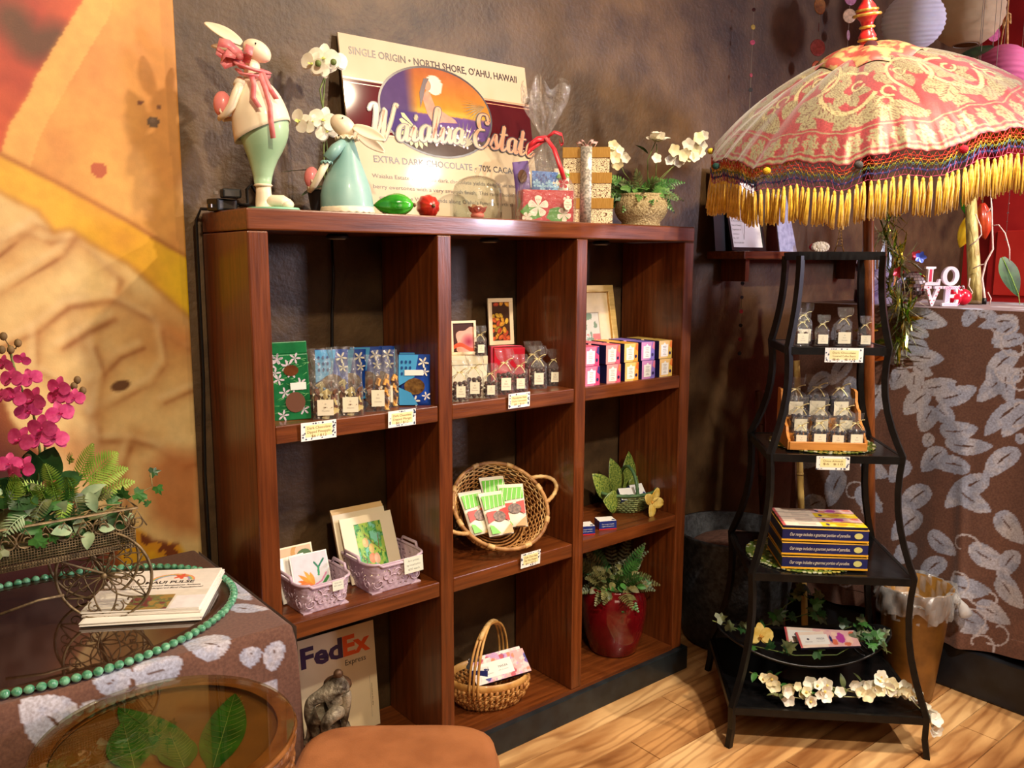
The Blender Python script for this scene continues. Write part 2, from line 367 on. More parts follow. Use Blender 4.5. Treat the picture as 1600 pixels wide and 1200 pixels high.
# ================================================================ MURAL (printed wallpaper panel on the back wall)
def mural():
    x0, x1, z0, z1 = -1.9, -0.042, 0.0, 2.95
    nu, nv = 380, 600
    X, Z = np.meshgrid(np.linspace(x0, x1, nu), np.linspace(z0, z1, nv), indexing='ij')
    q = lambda pts: [tuple(onY(a, b, WY-0.008)[[0, 2]]) for a, b in pts]
    n1 = fbm(X*5, Z*5, 1); n2 = fbm(X*16, Z*16, 5); n3 = fbm(X*3+9, Z*3, 9)
    C = np.zeros(X.shape+(3,)); C[:] = (224, 160, 82)
    C = mixc(C, np.clip((n1-0.45)*4, 0, 1), (238, 182, 96), 0.8); C = mixc(C, np.clip((0.42-n2)*4, 0, 1), (212, 140, 72), 0.4)
    C = mixc(C, np.clip((n3-0.55)*4, 0, 1), (214, 140, 78), 0.6)
    def soft(m_):
        m_ = m_.astype(float)
        for _ in range(2):
            p_ = np.pad(m_, 1, mode='edge'); m_ = (p_[:-2, 1:-1]+p_[2:, 1:-1]+p_[1:-1, :-2]+p_[1:-1, 2:]+2*p_[1:-1, 1:-1])/6
        return m_[..., None]
    def over(A_, m_, B_): w_ = soft(m_); return A_*(1-w_)+B_*w_
    up = q([(-260, -260), (150, -60), (130, 0), (92, 62), (60, 115), (38, 160), (15, 195), (2, 240), (-60, 270), (-420, 120)])
    m = inpoly(X, Z, up); R = np.zeros(C.shape); R[:] = (168, 62, 44)
    R = mixc(R, np.clip((n1-0.5)*5, 0, 1), (206, 92, 56)); R = mixc(R, np.clip((0.47-n3)*6, 0, 1), (92, 58, 40), 0.85)
    dk = dline(X, Z, q([(20, 30), (50, 68), (88, 62)])); R = mixc(R, np.clip(1.3-dk/0.045, 0, 1), (84, 60, 36), 0.8)
    C = over(C, m, R)
    e = dline(X, Z, q([(130, 0), (92, 62), (60, 115), (15, 195), (2, 240)])); C = mixc(C, (~m) & (e < 0.06), (240, 186, 104), 0.7)
    for pts in [[(255, 40), (200, 110), (160, 200)], [(290, 120), (230, 190), (205, 250)], [(240, 200), (262, 260), (240, 330)]]:
        d = dline(X, Z, q(pts)); C = mixc(C, np.exp(-(d/0.035)**2), (214, 144, 70), 0.22)
    for a, b, r_, c in [(240, 190, 0.012, (92, 70, 52)), (155, 265, 0.016, (190, 92, 58)), (220, 160, 0.006, (120, 66, 40)), (250, 168, 0.005, (130, 80, 46))]:
        p = q([(a, b)])[0]; C = mixc(C, np.hypot((X-p[0])*0.9, Z-p[1]) < r_*(0.8+0.5*n2), c, 0.9)
    low = q([(-420, 60), (-60, 215), (0, 240), (45, 262), (90, 285), (150, 315), (200, 345), (240, 372), (265, 385), (330, 420), (330, 1300), (-500, 1300)])
    ml = inpoly(X, Z, low); band = np.zeros(C.shape); band[:] = (240, 186, 66)
    band = mixc(band, np.clip((X+0.35)/0.3, 0, 1), (244, 200, 30)); band = mixc(band, np.clip((n1-0.5)*4, 0, 1), (232, 160, 60), 0.7)
    C = over(C, ml, band)
    e = dline(X, Z, q([(-60, 215), (0, 240), (90, 285), (200, 345), (265, 385), (330, 420)])); C = mixc(C, np.exp(-(e/0.006)**2), (176, 110, 52), 0.8)
    crm = q([(-420, 170), (-60, 280), (0, 300), (30, 316), (60, 330), (85, 362), (110, 358), (140, 378), (170, 396), (200, 412), (228, 436), (250, 455), (282, 484), (330, 520), (330, 1300), (-500, 1300)])
    mc = inpoly(X, Z, crm); cr = np.zeros(C.shape); cr[:] = (240, 206, 142)
    cr = mixc(cr, np.clip((n1-0.42)*4, 0, 1), (248, 220, 160), 0.8); cr = mixc(cr, np.clip((0.44-n3)*5, 0, 1), (214, 160, 92), 0.8)
    cr = mixc(cr, np.clip((n2-0.55)*3, 0, 1), (224, 180, 112), 0.4)
    cells = [[(0, 380), (40, 364), (80, 380), (120, 372), (150, 400), (190, 440), (180, 470)], [(0, 460), (50, 430), (100, 400), (120, 372)], [(0, 545), (60, 520), (110, 480), (180, 470), (240, 500), (270, 530), (300, 548)],
             [(60, 520), (60, 580), (120, 610), (150, 650), (160, 690), (210, 690)], [(150, 650), (200, 620), (240, 600), (262, 570), (255, 520)], [(100, 545), (140, 520), (180, 500)], [(260, 630), (300, 612), (320, 610)],
             [(210, 690), (250, 700), (290, 730), (310, 725)], [(225, 545), (190, 560), (150, 600)], [(205, 700), (190, 740), (200, 790)], [(-40, 420), (0, 400), (60, 352), (85, 362)], [(150, 545), (165, 590), (150, 650)]]
    for c_ in cells:
        d = dline(X, Z, q(c_)); cr = mixc(cr, np.exp(-(d/(0.012+0.03*n2))**2), (200, 144, 84), 0.42); cr = mixc(cr, np.exp(-(d/(0.003+0.008*n1))**2), (158, 98, 50), 0.75*np.clip(n2*1.9-0.35, 0, 1))
        d2 = dline(X+0.012, Z-0.016, q(c_)); cr = mixc(cr, np.exp(-(d2/0.010)**2), (248, 222, 170), 0.45)
    p = q([(189, 603)])[0]; cr = mixc(cr, np.clip((0.022-np.hypot((X-p[0])*0.9+(Z-p[1])*-0.35, (Z-p[1])*1.4))/0.006, 0, 1), (104, 66, 34), 0.95)
    for pts, c, k in [([(240, 500), (270, 495), (310, 510), (320, 560), (270, 560), (245, 530)], (206, 130, 66), 0.8), ([(215, 720), (260, 690), (330, 690), (330, 850), (270, 850), (225, 820), (210, 770)], (190, 112, 58), 0.75),
                      ([(110, 650), (190, 700), (215, 760), (200, 800), (100, 760), (60, 700)], (188, 120, 66), 0.6)]:
        P = q(pts); mm = inpoly(X, Z, P); dd = dline(X, Z, P+[P[0]]); cr = mixc(cr, np.where(mm, np.clip(dd/0.05, 0.0, 1), 0), c, k)
    yb = q([(185, 860), (205, 820), (240, 845), (280, 850), (300, 880), (340, 900), (340, 1000), (150, 1000), (160, 900)]); mm = inpoly(X, Z, yb)
    Y_ = np.zeros(C.shape); Y_[:] = (238, 182, 40); Y_ = mixc(Y_, np.clip((n2-0.5)*5, 0, 1), (222, 146, 40)); Y_ = mixc(Y_, n2 > 0.66, (130, 66, 30))
    cr = over(cr, mm, Y_)
    pod = q([(-500, 560), (-60, 600), (0, 610), (20, 660), (60, 700), (90, 740), (130, 780), (180, 830), (190, 880), (160, 960), (150, 1300), (-500, 1300)]); mm = inpoly(X, Z, pod); dd = dline(X, Z, pod)
    Pd = np.zeros(C.shape); Pd[:] = (92, 30, 24); Pd = mixc(Pd, np.clip((n1-0.4)*4, 0, 1), (138, 46, 34)); Pd = mixc(Pd, np.clip((n3-0.5)*5, 0, 1), (60, 28, 24), 0.8)
    Pd = mixc(Pd, np.exp(-(dd/0.05)**2), (168, 96, 50), 0.8); cr = over(cr, mm, Pd)
    C = over(C, mc, cr); e = dline(X, Z, crm[1:14]); C = mixc(C, np.exp(-(e/0.008)**2), (190, 130, 60), 0.5)
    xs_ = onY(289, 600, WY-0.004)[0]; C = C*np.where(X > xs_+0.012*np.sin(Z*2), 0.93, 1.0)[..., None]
    Y = np.full(X.shape, WY-0.004)
    V = np.stack([X, Y, Z], -1)
    m = mat('mural_paper', (224, 220, 212), rough=0.55, attr=True, scale=30, bump=0.05, bscale=260)
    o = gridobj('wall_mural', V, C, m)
    tag(o, 'huge orange and cream printed cacao mural covering the wall beside the bookcase', 'mural')
    md = o.modifiers.new('paper', 'SOLIDIFY'); md.thickness = 0.003; md.offset = -1
mural()

# ================================================================ BOOKCASE
W = 1.5957; H = 1.62; TS = 0.05; PW = 0.0508; D = 0.292; Z1 = 1.1067; Z2 = 0.6009; ZB = 0.1; TH = 0.0446; D1 = 0.5216; D2 = 1.036
def woodmat(name, a, b, st, rough=0.3):
    m = mat(name, a, b, rough=rough, scale=9, stretch=st, detail=6, bump=0.06, bscale=30, lo=0.3, hi=0.7, coat=0.25)
    return m
WV = woodmat('cherry_wood_upright', (78, 35, 11), (118, 59, 24), (9, 9, 0.55))
WH = woodmat('cherry_wood_level', (80, 37, 13), (122, 63, 26), (0.55, 9, 9))
bk = thing('bookcase', 'tall open cherry wood bookcase with nine cells standing against the brown wall', 'bookcase', (0, 0, 0))
obj('top_slab', MB().box(0, 0, H-TS, W, D, H), WH, bk, bev=0.004)
for x in (0, W-PW): obj('side_panel', MB().box(x, 0.001, 0.086, x+PW, D, H-TS-0.0015), WV, bk, bev=0.004)
for x in (D1, D2): obj('divider', MB().box(x, 0.001, ZB, x+PW*0.9, D, H-TS-0.001), WV, bk, bev=0.003)
CX = [(PW, D1), (D1+PW*0.9, D2), (D2+PW*0.9, W-PW)]
for a, b in CX:
    for z in (Z1, Z2): obj('shelf', MB().box(a+0.0005, 0.004, z-TH, b-0.0005, D-0.002, z), WH, bk, bev=0.003)
obj('bottom_panel', MB().box(PW, 0.002, 0.086, W-PW, D, ZB), WH, bk)
obj('plinth', MB().box(-0.01, -0.016, 0.0, W+0.019, D, 0.0858), mat('plinth_dark', (22, 28, 32), (34, 42, 46), rough=0.35, scale=20), bk, bev=0.003, label='dark blue-black plinth')
M_BLK = pm((14, 14, 15), 0.4, name='black_plastic')
M_LED = mat('puck_lens', (170, 165, 150), rough=0.2)
for (x, z, yy) in [(0.29, H-TS, 0.12), (0.79, H-TS, 0.12), (1.28, H-TS, 0.14), (0.29, Z1-TH, 0.1), (0.78, Z1-TH, 0.1), (1.3, Z1-TH, 0.1)]:
    p = obj('puck_light', MB().lathe([(0.024, 0), (0.030, -0.005), (0.03, -0.012)], 18), M_BLK, bk, M=T(x, yy, z), label='small round under-shelf light')
    obj('lens', MB().lathe([(0.023, -0.0125), (0.018, -0.0145)], 18, cap0=False), M_LED, p)

# ================================================================ WALL LEDGE
lg = thing('wall_ledge', 'narrow dark wooden ledge shelf fixed to the brown wall under the umbrella', 'ledge', (2.049, WY, 1.513))
obj('board', MB().box(0, -0.184, 0.0, 1.15, -0.0005, 0.032), WH, lg, bev=0.004)
for x in (0.1, 1.0): obj('bracket', MB().box(x, -0.12, -0.09, x+0.025, -0.0005, 0.0, taper=0.0), WV, lg)

# ================================================================ BAR COUNTER + LEAF CLOTH
XC = 2.23; CT = 1.345; CEND = -0.035
ct = thing('bar_counter', 'tall bar counter hidden under a brown leaf print cloth, with a black plinth', 'counter', (XC+0.02, CEND, 0))
obj('body', MB().box(0.02, -3.4, 0.17, 0.62, -0.02, CT-0.012), mat('counter_wood', (90, 58, 36), (110, 74, 48), rough=0.5, scale=8), ct)
obj('plinth', MB().box(-0.03, -3.4, 0.0, 0.6, 0.0, 0.165), mat('counter_plinth', (20, 22, 26), (32, 36, 42), rough=0.35, scale=14), ct, bev=0.008, label='black plinth')
BROWN = (108, 72, 56); LEAF = (170, 175, 196)
M_CLOTH = mat('leaf_print_cloth', (214, 208, 204), rough=0.85, attr=True, scale=160, sheen=0.2, bump=0.05, bscale=700)
def clothcol(U, Vv, leaves, seed, extra=None):
    n1 = fbm(U*4, Vv*4, seed); n2 = fbm(U*38, Vv*38, seed+3); n3 = fbm(U*14, Vv*14, seed+7)
    C = np.zeros(U.shape+(3,)); C[:] = BROWN
    C = mixc(C, np.clip((n1-0.5)*3, 0, 1), (132, 90, 70), 0.7); C = mixc(C, np.clip((0.45-n3)*4, 0, 1), (94, 62, 50), 0.5)
    Lf = np.zeros(C.shape); Lf[:] = LEAF
    Lf = mixc(Lf, np.clip((n2-0.5)*7, 0, 1), (204, 200, 208), 0.7); Lf = mixc(Lf, np.clip((0.42-n3)*7, 0, 1), (140, 146, 166), 0.8); Lf = mixc(Lf, np.clip((n1-0.55)*6, 0, 1), (196, 184, 176), 0.6)
    slit = np.zeros(U.shape, bool)
    for b, t, Wd in leaves:
        pad = Wd+0.01; L = math.hypot(t[0]-b[0], t[1]-b[1])+0.01
        sel = (np.abs(U-(b[0]+t[0])/2) < L/2+pad) & (np.abs(Vv-(b[1]+t[1])/2) < L/2+pad)
        if not sel.any(): continue
        i, s = leafmask(U[sel], Vv[sel], b, t, Wd); cur = C[sel]; lf = Lf[sel]
        cur = np.where(i[:, None], lf, cur); cur = np.where(s[:, None], np.array(BROWN, float)*0.85, cur); C[sel] = cur
    if extra is not None: C = np.where(extra[..., None], np.array((196, 190, 196), float), C)
    return C
def counter_cloth():
    crop = lambda a, b: (1350+a/4.616, 440+b/4.616)
    Ls = [(340,215,605,315,105),(800,205,725,325,75),(815,205,965,245,60),(1120,275,830,320,75),(1110,300,925,445,85),(1160,395,940,465,75),(1100,500,880,700,110),(1110,630,820,860,115),(1160,850,870,1105,100),(1190,930,1000,1115,95),
          (330,440,185,590,100),(290,395,470,490,95),(330,520,585,565,105),(310,630,200,775,105),(360,600,500,675,75),(370,650,370,820,95),(430,770,680,725,100),(470,790,290,950,115),(530,850,825,770,110),(510,900,415,1080,115),(530,900,665,1000,105),(560,1075,835,1060,110),(600,1160,940,1190,100),
          (290,290,470,400,95),(280,180,150,270,60),(1020,640,1060,880,90),(500,1100,440,1190,70),(1150,1100,1115,1170,60)]
    px = [(crop(a, b), crop(c, d), w_/4.616) for a, b, c, d, w_ in Ls]
    px += [((a, b), (c, d), w_) for a, b, c, d, w_ in [(1520,730,1455,720,22),(1545,742,1480,790,26),(1500,760,1550,800,24),(1455,760,1405,800,26),(1440,800,1395,842,24),(1455,830,1500,865,24),(1560,800,1600,850,28),(1590,700,1540,745,24),(1480,870,1440,905,22),(1490,905,1550,925,26),
          (1520,850,1575,890,26),(1560,900,1600,950,28),(1500,950,1545,985,24),(1530,940,1580,975,24),(1470,930,1505,965,20),(1590,860,1560,905,22),(1420,720,1392,752,22),(1330,560,1300,600,20),(1325,590,1350,640,24),(1300,585,1262,610,20),(1340,640,1320,690,22),(1310,650,1280,690,22),
          (1330,700,1300,745,24),(1320,735,1295,790,26),(1345,760,1380,800,26),(1350,720,1390,745,22),(1290,780,1250,800,24),(1340,830,1300,860,22),(1365,850,1400,890,24),(1355,600,1385,640,22),(1330,500,1300,530,20),(1380,600,1340,690,24),(1290,700,1255,730,22),(1480,700,1440,735,24),(1430,850,1400,880,22)]]
    leaves = []
    for b, t, wd in px:
        B = onX(b[0], b[1], XC); E_ = onX(t[0], t[1], XC); leaves.append(((B[1], B[2]), (E_[1], E_[2]), wd*mpp((B+E_)/2)*1.15))
    y0, y1 = CEND, -3.3
    for k in range(60):                         # the print goes on towards the near end of the bar
        yy = -0.98-random.random()*2.2; zz = 0.25+random.random()*1.05; a = random.random()*6.28
        leaves.append(((yy, zz), (yy+0.13*math.cos(a), zz+0.13*math.sin(a)), 0.062))
    # far part fine, rest coarser: one sheet with uneven spacing
    ys = np.concatenate([np.arange(y0, -1.25, -0.0042), np.arange(-1.25, y1, -0.012)])
    zs = np.concatenate([np.linspace(0.185, CT, 290)])
    Y, Z = np.meshgrid(ys, zs, indexing='ij')
    ex = np.zeros(Y.shape, bool)
    for k in range(26):                         # thin scrolled line work between the leaves
        p = onX(*[(1335,560),(1345,600),(1330,900),(1360,880),(1510,850),(1520,960),(1575,500),(1590,540),(1600,600),(1420,590),(1500,900),(1310,610),(1350,820),(1365,800),(1340,860),(1590,640),(1545,930),(1480,950),(1340,770),(1390,560),(1600,560),(1585,580),(1330,850),(1350,905),(1530,1000),(1560,985)][k], XC)
        th = np.linspace(0, 4.2, 16); r_ = 0.012+0.045*th/4.2; a0 = k*1.3
        ex |= dline(Y, Z, list(zip(p[1]+r_*np.cos(th+a0), p[2]+r_*np.sin(th+a0)))) < 0.0032
    C = clothcol(Y, Z, leaves, 3, ex)
    fold = np.clip((CT-Z)/1.0, 0, 1)
    X = XC-0.004-fold*0.014*(1+np.sin(Y*17+0.6*np.sin(Z*3)))-fold*0.006*np.sin(Y*41+Z*2)-0.012*np.exp(-((Y+0.66+0.06*(CT-Z))/0.02)**2)*np.clip((CT-Z-0.35)*3, 0, 1)
    Zl = Z + (Z < 0.25)*0.015*np.sin(Y*11)
    V = np.stack([X, Y, Zl], -1)
    t = thing('bar_cloth', 'brown cloth printed with pale blue leaves hanging down the front of the bar counter', 'cloth', (0, 0, 0))
    gridobj('front_drop', V, C, M_CLOTH, t)
    ys2 = np.linspace(y0, y1, 240); xs2 = np.linspace(XC-0.004, XC+0.68, 60); X2, Y2 = np.meshgrid(xs2, ys2, indexing='ij')
    tl = [((-0.3-random.random()*2.6, random.random()*0.6), a) for a in np.linspace(0, 50, 40)]
    tl = [(p, (p[0]+0.13*math.cos(a), p[1]+0.13*math.sin(a)), 0.06) for p, a in tl]
    gridobj('top_cover', np.stack([X2, Y2, np.full(X2.shape, CT)-0.006*np.exp(-((X2-XC)/0.008)**2)], -1)[:, ::-1], clothcol(Y2, X2-XC, tl, 5)[:, ::-1], M_CLOTH, t)
    zs3 = np.linspace(0.185, CT, 60); xs3 = np.linspace(XC-0.004, XC+0.68, 40); X3, Z3 = np.meshgrid(xs3, zs3, indexing='ij')
    gridobj('end_drop', np.stack([X3, np.full(X3.shape, CEND+0.002), Z3], -1), clothcol(X3-XC, Z3, [((0.3, 1.0), (0.4, 1.1), 0.06), ((0.1, 0.6), (0.2, 0.5), 0.06)], 8), M_CLOTH, t)
counter_cloth()
# ================================================================ ETAGERE RACK (stands cornerwise)
RW, RD, RANG = 1.525, 0.87, -math.pi/4
s2 = math.sqrt(0.5)
rc = (s2*RW+s2*RD, -s2*RW+s2*RD, 0)
def rk(w_, d_, z): return Vector((rc[0]+s2*w_+s2*d_, rc[1]-s2*w_+s2*d_, z))      # w across, d into the corner
M_IRON = mat('black_iron', (16, 15, 15), (26, 24, 22), rough=0.38, scale=40, metal=0.3)
TIERS = [(0.130, 0.285), (0.552, 0.235), (0.920, 0.190), (1.245, 0.143), (1.520, 0.115)]
DR = 0.84
rack = thing('display_rack', 'black iron display rack of four tiers that narrow upward, standing before the leaf cloth bar', 'rack', rc, RANG)
for i, (z, hw) in enumerate(TIERS[:4]):
    hd = hw*DR
    obj('shelf', MB().box(-hw, -hd, z-0.005, hw, hd, z), mat('rack_shelf_black', (12, 12, 13), (22, 21, 22), rough=0.16, scale=30, metal=0.2), rack)
    fb = MB(); t_ = 0.011
    fb.box(-hw-t_, -hd-t_, z-0.022, hw+t_, -hd, z+0.001); fb.box(-hw-t_, hd, z-0.022, hw+t_, hd+t_, z+0.001)
    fb.box(-hw-t_, -hd, z-0.022, -hw, hd, z+0.001); fb.box(hw, -hd, z-0.022, hw+t_, hd, z+0.001)
    obj('shelf_frame', fb, M_IRON, rack)
z, hw = TIERS[4]; hd = hw*DR
fb = MB(); fb.box(-hw-0.01, -hd-0.01, z-0.012, hw+0.01, -hd+0.008, z+0.012); fb.box(-hw-0.01, hd-0.008, z-0.012, hw+0.01, hd+0.01, z+0.012)
fb.box(-hw-0.01, -hd, z-0.012, -hw+0.008, hd, z+0.012); fb.box(hw-0.008, -hd, z-0.012, hw+0.01, hd, z+0.012)
obj('top_frame', fb, M_IRON, rack)
for sx in (-1, 1):
    for sy in (-1, 1):
        path = [(TIERS[0][1]+0.012, 0.0), (TIERS[0][1]+0.004, 0.06), (TIERS[0][1]+0.005, 0.13)]
        for a, b in zip(TIERS[:-1], TIERS[1:]):
            for t in (0.12, 0.25, 0.4, 0.55, 0.7, 0.85, 1.0):
                zz = a[0]+(b[0]-a[0])*t
                k = (1-t)**1.9*1.0 - 0.28*math.sin(math.pi*t)*(1 if b is not TIERS[4] else 0.3)
                path.append((b[1]+0.005+(a[1]-b[1])*k, zz))
        obj('leg', MB().tube([(sx*w_, sy*w_*DR+sy*0.002, zz) for w_, zz in path], 0.0125, 4, sm=False), M_IRON, rack)

# ================================================================ UMBRELLA
UO = Vector((1.80, -0.50, 1.940)); UA = Vector((-0.309, -0.064, 0.949)).normalized(); UR = 0.492; UHT = 0.205
UB = Vector((2.165, -0.44, 0.0))
e1 = (Vector(RT.tolist())-Vector(RT.tolist()).dot(UA)*UA).normalized(); e2 = UA.cross(e1)
UM = Matrix(((e1.x, e2.x, UA.x, UO.x), (e1.y, e2.y, UA.y, UO.y), (e1.z, e2.z, UA.z, UO.z), (0, 0, 0, 1)))
umb = thing('ceremonial_umbrella', 'red and gold brocade umbrella with rainbow netting and long yellow tassels above the rack', 'umbrella', UB)
def uadd(name, mb, m, **k):
    o = obj(name, mb, m, umb, **k); return o
UI = Matrix.Translation(-UB) @ UM
NG = 12
def dome_np(A, Tt):
    """a angle, t 0 apex..1 rim, in canopy frame: conical dome, cloth dipping between the ribs"""
    g = np.abs(np.sin(A*NG/2)); R_ = UR*Tt*(1-0.035*g*Tt)+0.003*np.sin(A*37+Tt*3)*Tt**3
    q = Tt**1.72; Zc = UHT*(1-q)-0.018*Tt**7-0.016*(1-g)*Tt**4+0.012*(g-0.6)*np.sin(math.pi*Tt)+0.0035*np.sin(A*31+np.sin(Tt*6)*2.5)*Tt**3+0.0016*np.sin(A*96)*np.clip(Tt-0.8, 0, 1)*5
    return R_, Zc
def dome(a, t):
    r, z = dome_np(np.array(a, float), np.array(t, float)); return float(r), float(z)
def canopy():
    na, nt_ = 660, 150
    A, Tt = np.meshgrid(np.linspace(0, 2*math.pi, na+1), np.linspace(0.06, 1, nt_), indexing='ij')
    R_, Zc = dome_np(A, Tt)
    Vl = np.stack([R_*np.cos(A), R_*np.sin(A), Zc, np.ones(A.shape)], -1) @ np.array(UI).T
    # brocade: six repeats of two big acanthus scrolls, painted from leaf shapes
    NR = 6; wt_ = 2*math.pi*UR*0.72/NR; S = Tt*0.545; U = (((A*NR/2/math.pi)+0.25) % 1.0-0.5)*wt_
    gold = np.zeros(A.shape, bool); line = np.zeros(A.shape, bool); pale = np.zeros(A.shape, bool)
    def lf(b, t, w_):
        for off in (-wt_, 0, wt_):
            b2, t2 = (b[0]+off, b[1]), (t[0]+off, t[1]); L_ = math.hypot(t[0]-b[0], t[1]-b[1])
            sel = (np.abs(U-(b2[0]+t2[0])/2) < L_) & (np.abs(S-(b2[1]+t2[1])/2) < L_)
            if not sel.any(): continue
            i_, s_ = leafmask(U[sel], S[sel], b2, t2, w_); gold[sel] |= i_; line[sel] = (line[sel] & ~i_) | s_
            dx, dy = (t2[0]-b2[0])/L_, (t2[1]-b2[1])/L_; a_ = ((U[sel]-b2[0])*dx+(S[sel]-b2[1])*dy); q_ = np.abs(-(U[sel]-b2[0])*dy+(S[sel]-b2[1])*dx)
            line[sel] |= i_ & (np.abs(np.sin((a_-q_*0.9)*300)) < 0.30) & (q_ > 0.002)
    def ring(c, r, th, a0, a1, k=0.0):
        for off in (-wt_, 0, wt_):
            dx, dy = U-c[0]-off, S-c[1]; d = np.hypot(dx, dy); an = (np.arctan2(dy, dx)-a0) % (2*math.pi); rr_ = r*np.exp(-k*an); m = (np.abs(d-rr_) < th) & (an < a1); pale[m] = True; gold[m] = True; line[m] = False
            e = (np.abs(np.abs(d-rr_)-th) < 0.0016) & (an < a1); line[e] = True
    for cx, cy, r, mi in [(-0.105, 0.300, 0.098, 1), (0.125, 0.255, 0.088, -1)]:
        for k in range(9):
            a = k*0.66*mi+0.6; b = (cx+r*math.cos(a), cy+r*math.sin(a)); o_ = a+0.9*mi; L_ = 0.062+0.018*math.sin(k*1.9)
            lf(b, (b[0]+L_*math.cos(o_), b[1]+L_*math.sin(o_)), 0.040)
        for k in range(6):
            a = k*0.80*mi; b = (cx+0.018*math.cos(a), cy+0.018*math.sin(a)); o_ = a+0.45*mi; L_ = r*0.66; lf(b, (b[0]+L_*math.cos(o_), b[1]+L_*math.sin(o_)), 0.034)
        ring((cx, cy), r*0.98, 0.0085, 0.4 if mi > 0 else 2.2, 5.2, 0.015); ring((cx+0.03*mi, cy-0.02), 0.026, 0.006, 0.3, 5.6, 0.10); ring((cx+r*1.15*mi, cy+0.085), 0.026, 0.006, 1.2, 5.4, 0.10)
    for (b, a, L_, w_) in [((0.01, 0.40), 0.4, 0.10, 0.05), ((0.01, 0.40), 2.7, 0.10, 0.05), ((0.01, 0.41), 1.57, 0.07, 0.04), ((0.20, 0.37), 0.6, 0.09, 0.05), ((0.20, 0.37), 2.4, 0.08, 0.05), ((-0.2, 0.42), 1.0, 0.07, 0.04), ((0.0, 0.16), 1.2, 0.10, 0.05), ((0.0, 0.16), 2.2, 0.08, 0.055), ((-0.12, 0.13), 0.2, 0.09, 0.05), ((0.12, 0.12), 2.9, 0.09, 0.05), ((-0.02, 0.07), 1.5, 0.07, 0.05), ((0.14, 0.06), 1.6, 0.06, 0.06), ((-0.14, 0.05), 1.5, 0.06, 0.06), ((0.24, 0.17), 1.8, 0.09, 0.05), ((-0.24, 0.17), 1.2, 0.09, 0.05)]:
        lf(b, (b[0]+L_*math.cos(a), b[1]+L_*math.sin(a)), w_)
    bd = Tt > 0.835; gold &= ~bd; line &= ~bd; pale &= ~bd
    per = (A*NG*2/math.pi) % 1.0-0.5; tb = (Tt-0.915)/0.06
    th = np.arctan2(tb, per*2.2); rr_ = np.hypot(per*2.2, tb)
    gb_ = bd & (((rr_ < 0.86+0.12*np.cos(th*6)) & (np.abs(np.sin(th*3+rr_*7)) > 0.28)) | (np.abs(Tt-0.848) < 0.005) | (np.abs(Tt-0.982) < 0.007) | (np.abs(Tt-0.965) < 0.003))
    gold |= gb_
    C = np.zeros(A.shape+(3,)); C[:] = (142, 44, 50); nz = fbm(A*20, Tt*30, 2)
    C = mixc(C, np.clip((nz-0.5)*3, 0, 1), (158, 66, 62), 0.8); C = mixc(C, gold, (142, 134, 98)); C = mixc(C, pale, (176, 164, 118)); C = mixc(C, gold & line, (100, 54, 42), 0.85)
    m = mat('brocade', (206, 200, 196), rough=0.38, attr=True, scale=200, sheen=0.3, metal=0.2, bump=0.12, bscale=500)
    o = gridobj('canopy', Vl[..., :3], C, m, umb); md = o.modifiers.new('cloth', 'SOLIDIFY'); md.thickness = 0.0015
canopy()
# pole, finial, collar
axb = (UO+UA*UHT-UB)
uadd('pole', MB().tube([(0, 0, 0), tuple(axb*0.5), tuple(axb*0.985)], [0.019, 0.018, 0.016], 14), mat('umbrella_pole_wood', (112, 58, 26), (150, 84, 40), rough=0.3, scale=8, stretch=(9, 9, 0.6)))
uadd('base', MB().lathe([(0.045, 0.0), (0.045, 0.02), (0.04, 0.035), (0.03, 0.06), (0.024, 0.09)], 24), M_IRON)
FT = UI @ Vector((0, 0, UHT-0.004))
# finial stands along the pole
fz = axb.normalized(); fx = fz.orthogonal().normalized(); fy = fz.cross(fx)
FM = Matrix(((fx.x, fy.x, fz.x, FT.x), (fx.y, fy.y, fz.y, FT.y), (fx.z, fy.z, fz.z, FT.z), (0, 0, 0, 1)))
fprof = [(0.034, 0.0), (0.034, 0.012), (0.024, 0.02), (0.026, 0.03), (0.03, 0.04), (0.024, 0.05), (0.019, 0.06), (0.023, 0.066), (0.019, 0.073), (0.024, 0.085), (0.034, 0.095), (0.035, 0.11), (0.028, 0.125), (0.016, 0.14), (0.02, 0.15), (0.014, 0.17), (0.004, 0.21)]
fin = uadd('finial', MB().lathe([(r*0.86, z) for r, z in fprof], 20, M=FM), mat('finial_red', (176, 26, 30), (200, 48, 44), rough=0.3, scale=30, coat=0.4))
gm = mat('gold_trim', (200, 150, 60), (226, 186, 96), rough=0.3, metal=0.7, scale=60)
for z, r in [(0.03, 0.0255), (0.066, 0.0205), (0.1, 0.039), (0.113, 0.031)]: obj('gold_band', MB().lathe([(r, z-0.004), (r+0.003, z), (r, z+0.004)], 20, M=FM, cap0=False, cap1=False), gm, fin)
def collar_fn(u, v):
    a = u*2*math.pi; r = 0.02+0.135*v; f = 0.010*math.sin(a*6)*v
    rr, zz = r, UHT+0.016-0.045*v*v+f
    return tuple(UI @ Vector((rr*math.cos(a), rr*math.sin(a), zz)))
uadd('collar', MB().grid(collar_fn, 72, 6, cu=True), mat('collar_cloth', (150, 66, 58), (160, 140, 92), rough=0.5, scale=28, detail=6, lo=0.45, hi=0.55), solid=0.001)
uadd('pompom', MB().ball(tuple(UI @ Vector((-0.005, -0.04, UHT+0.005))), 0.022, 14), pm((58, 10, 18), 0.9, name='wool'), label='dark maroon wool ball at the peak')
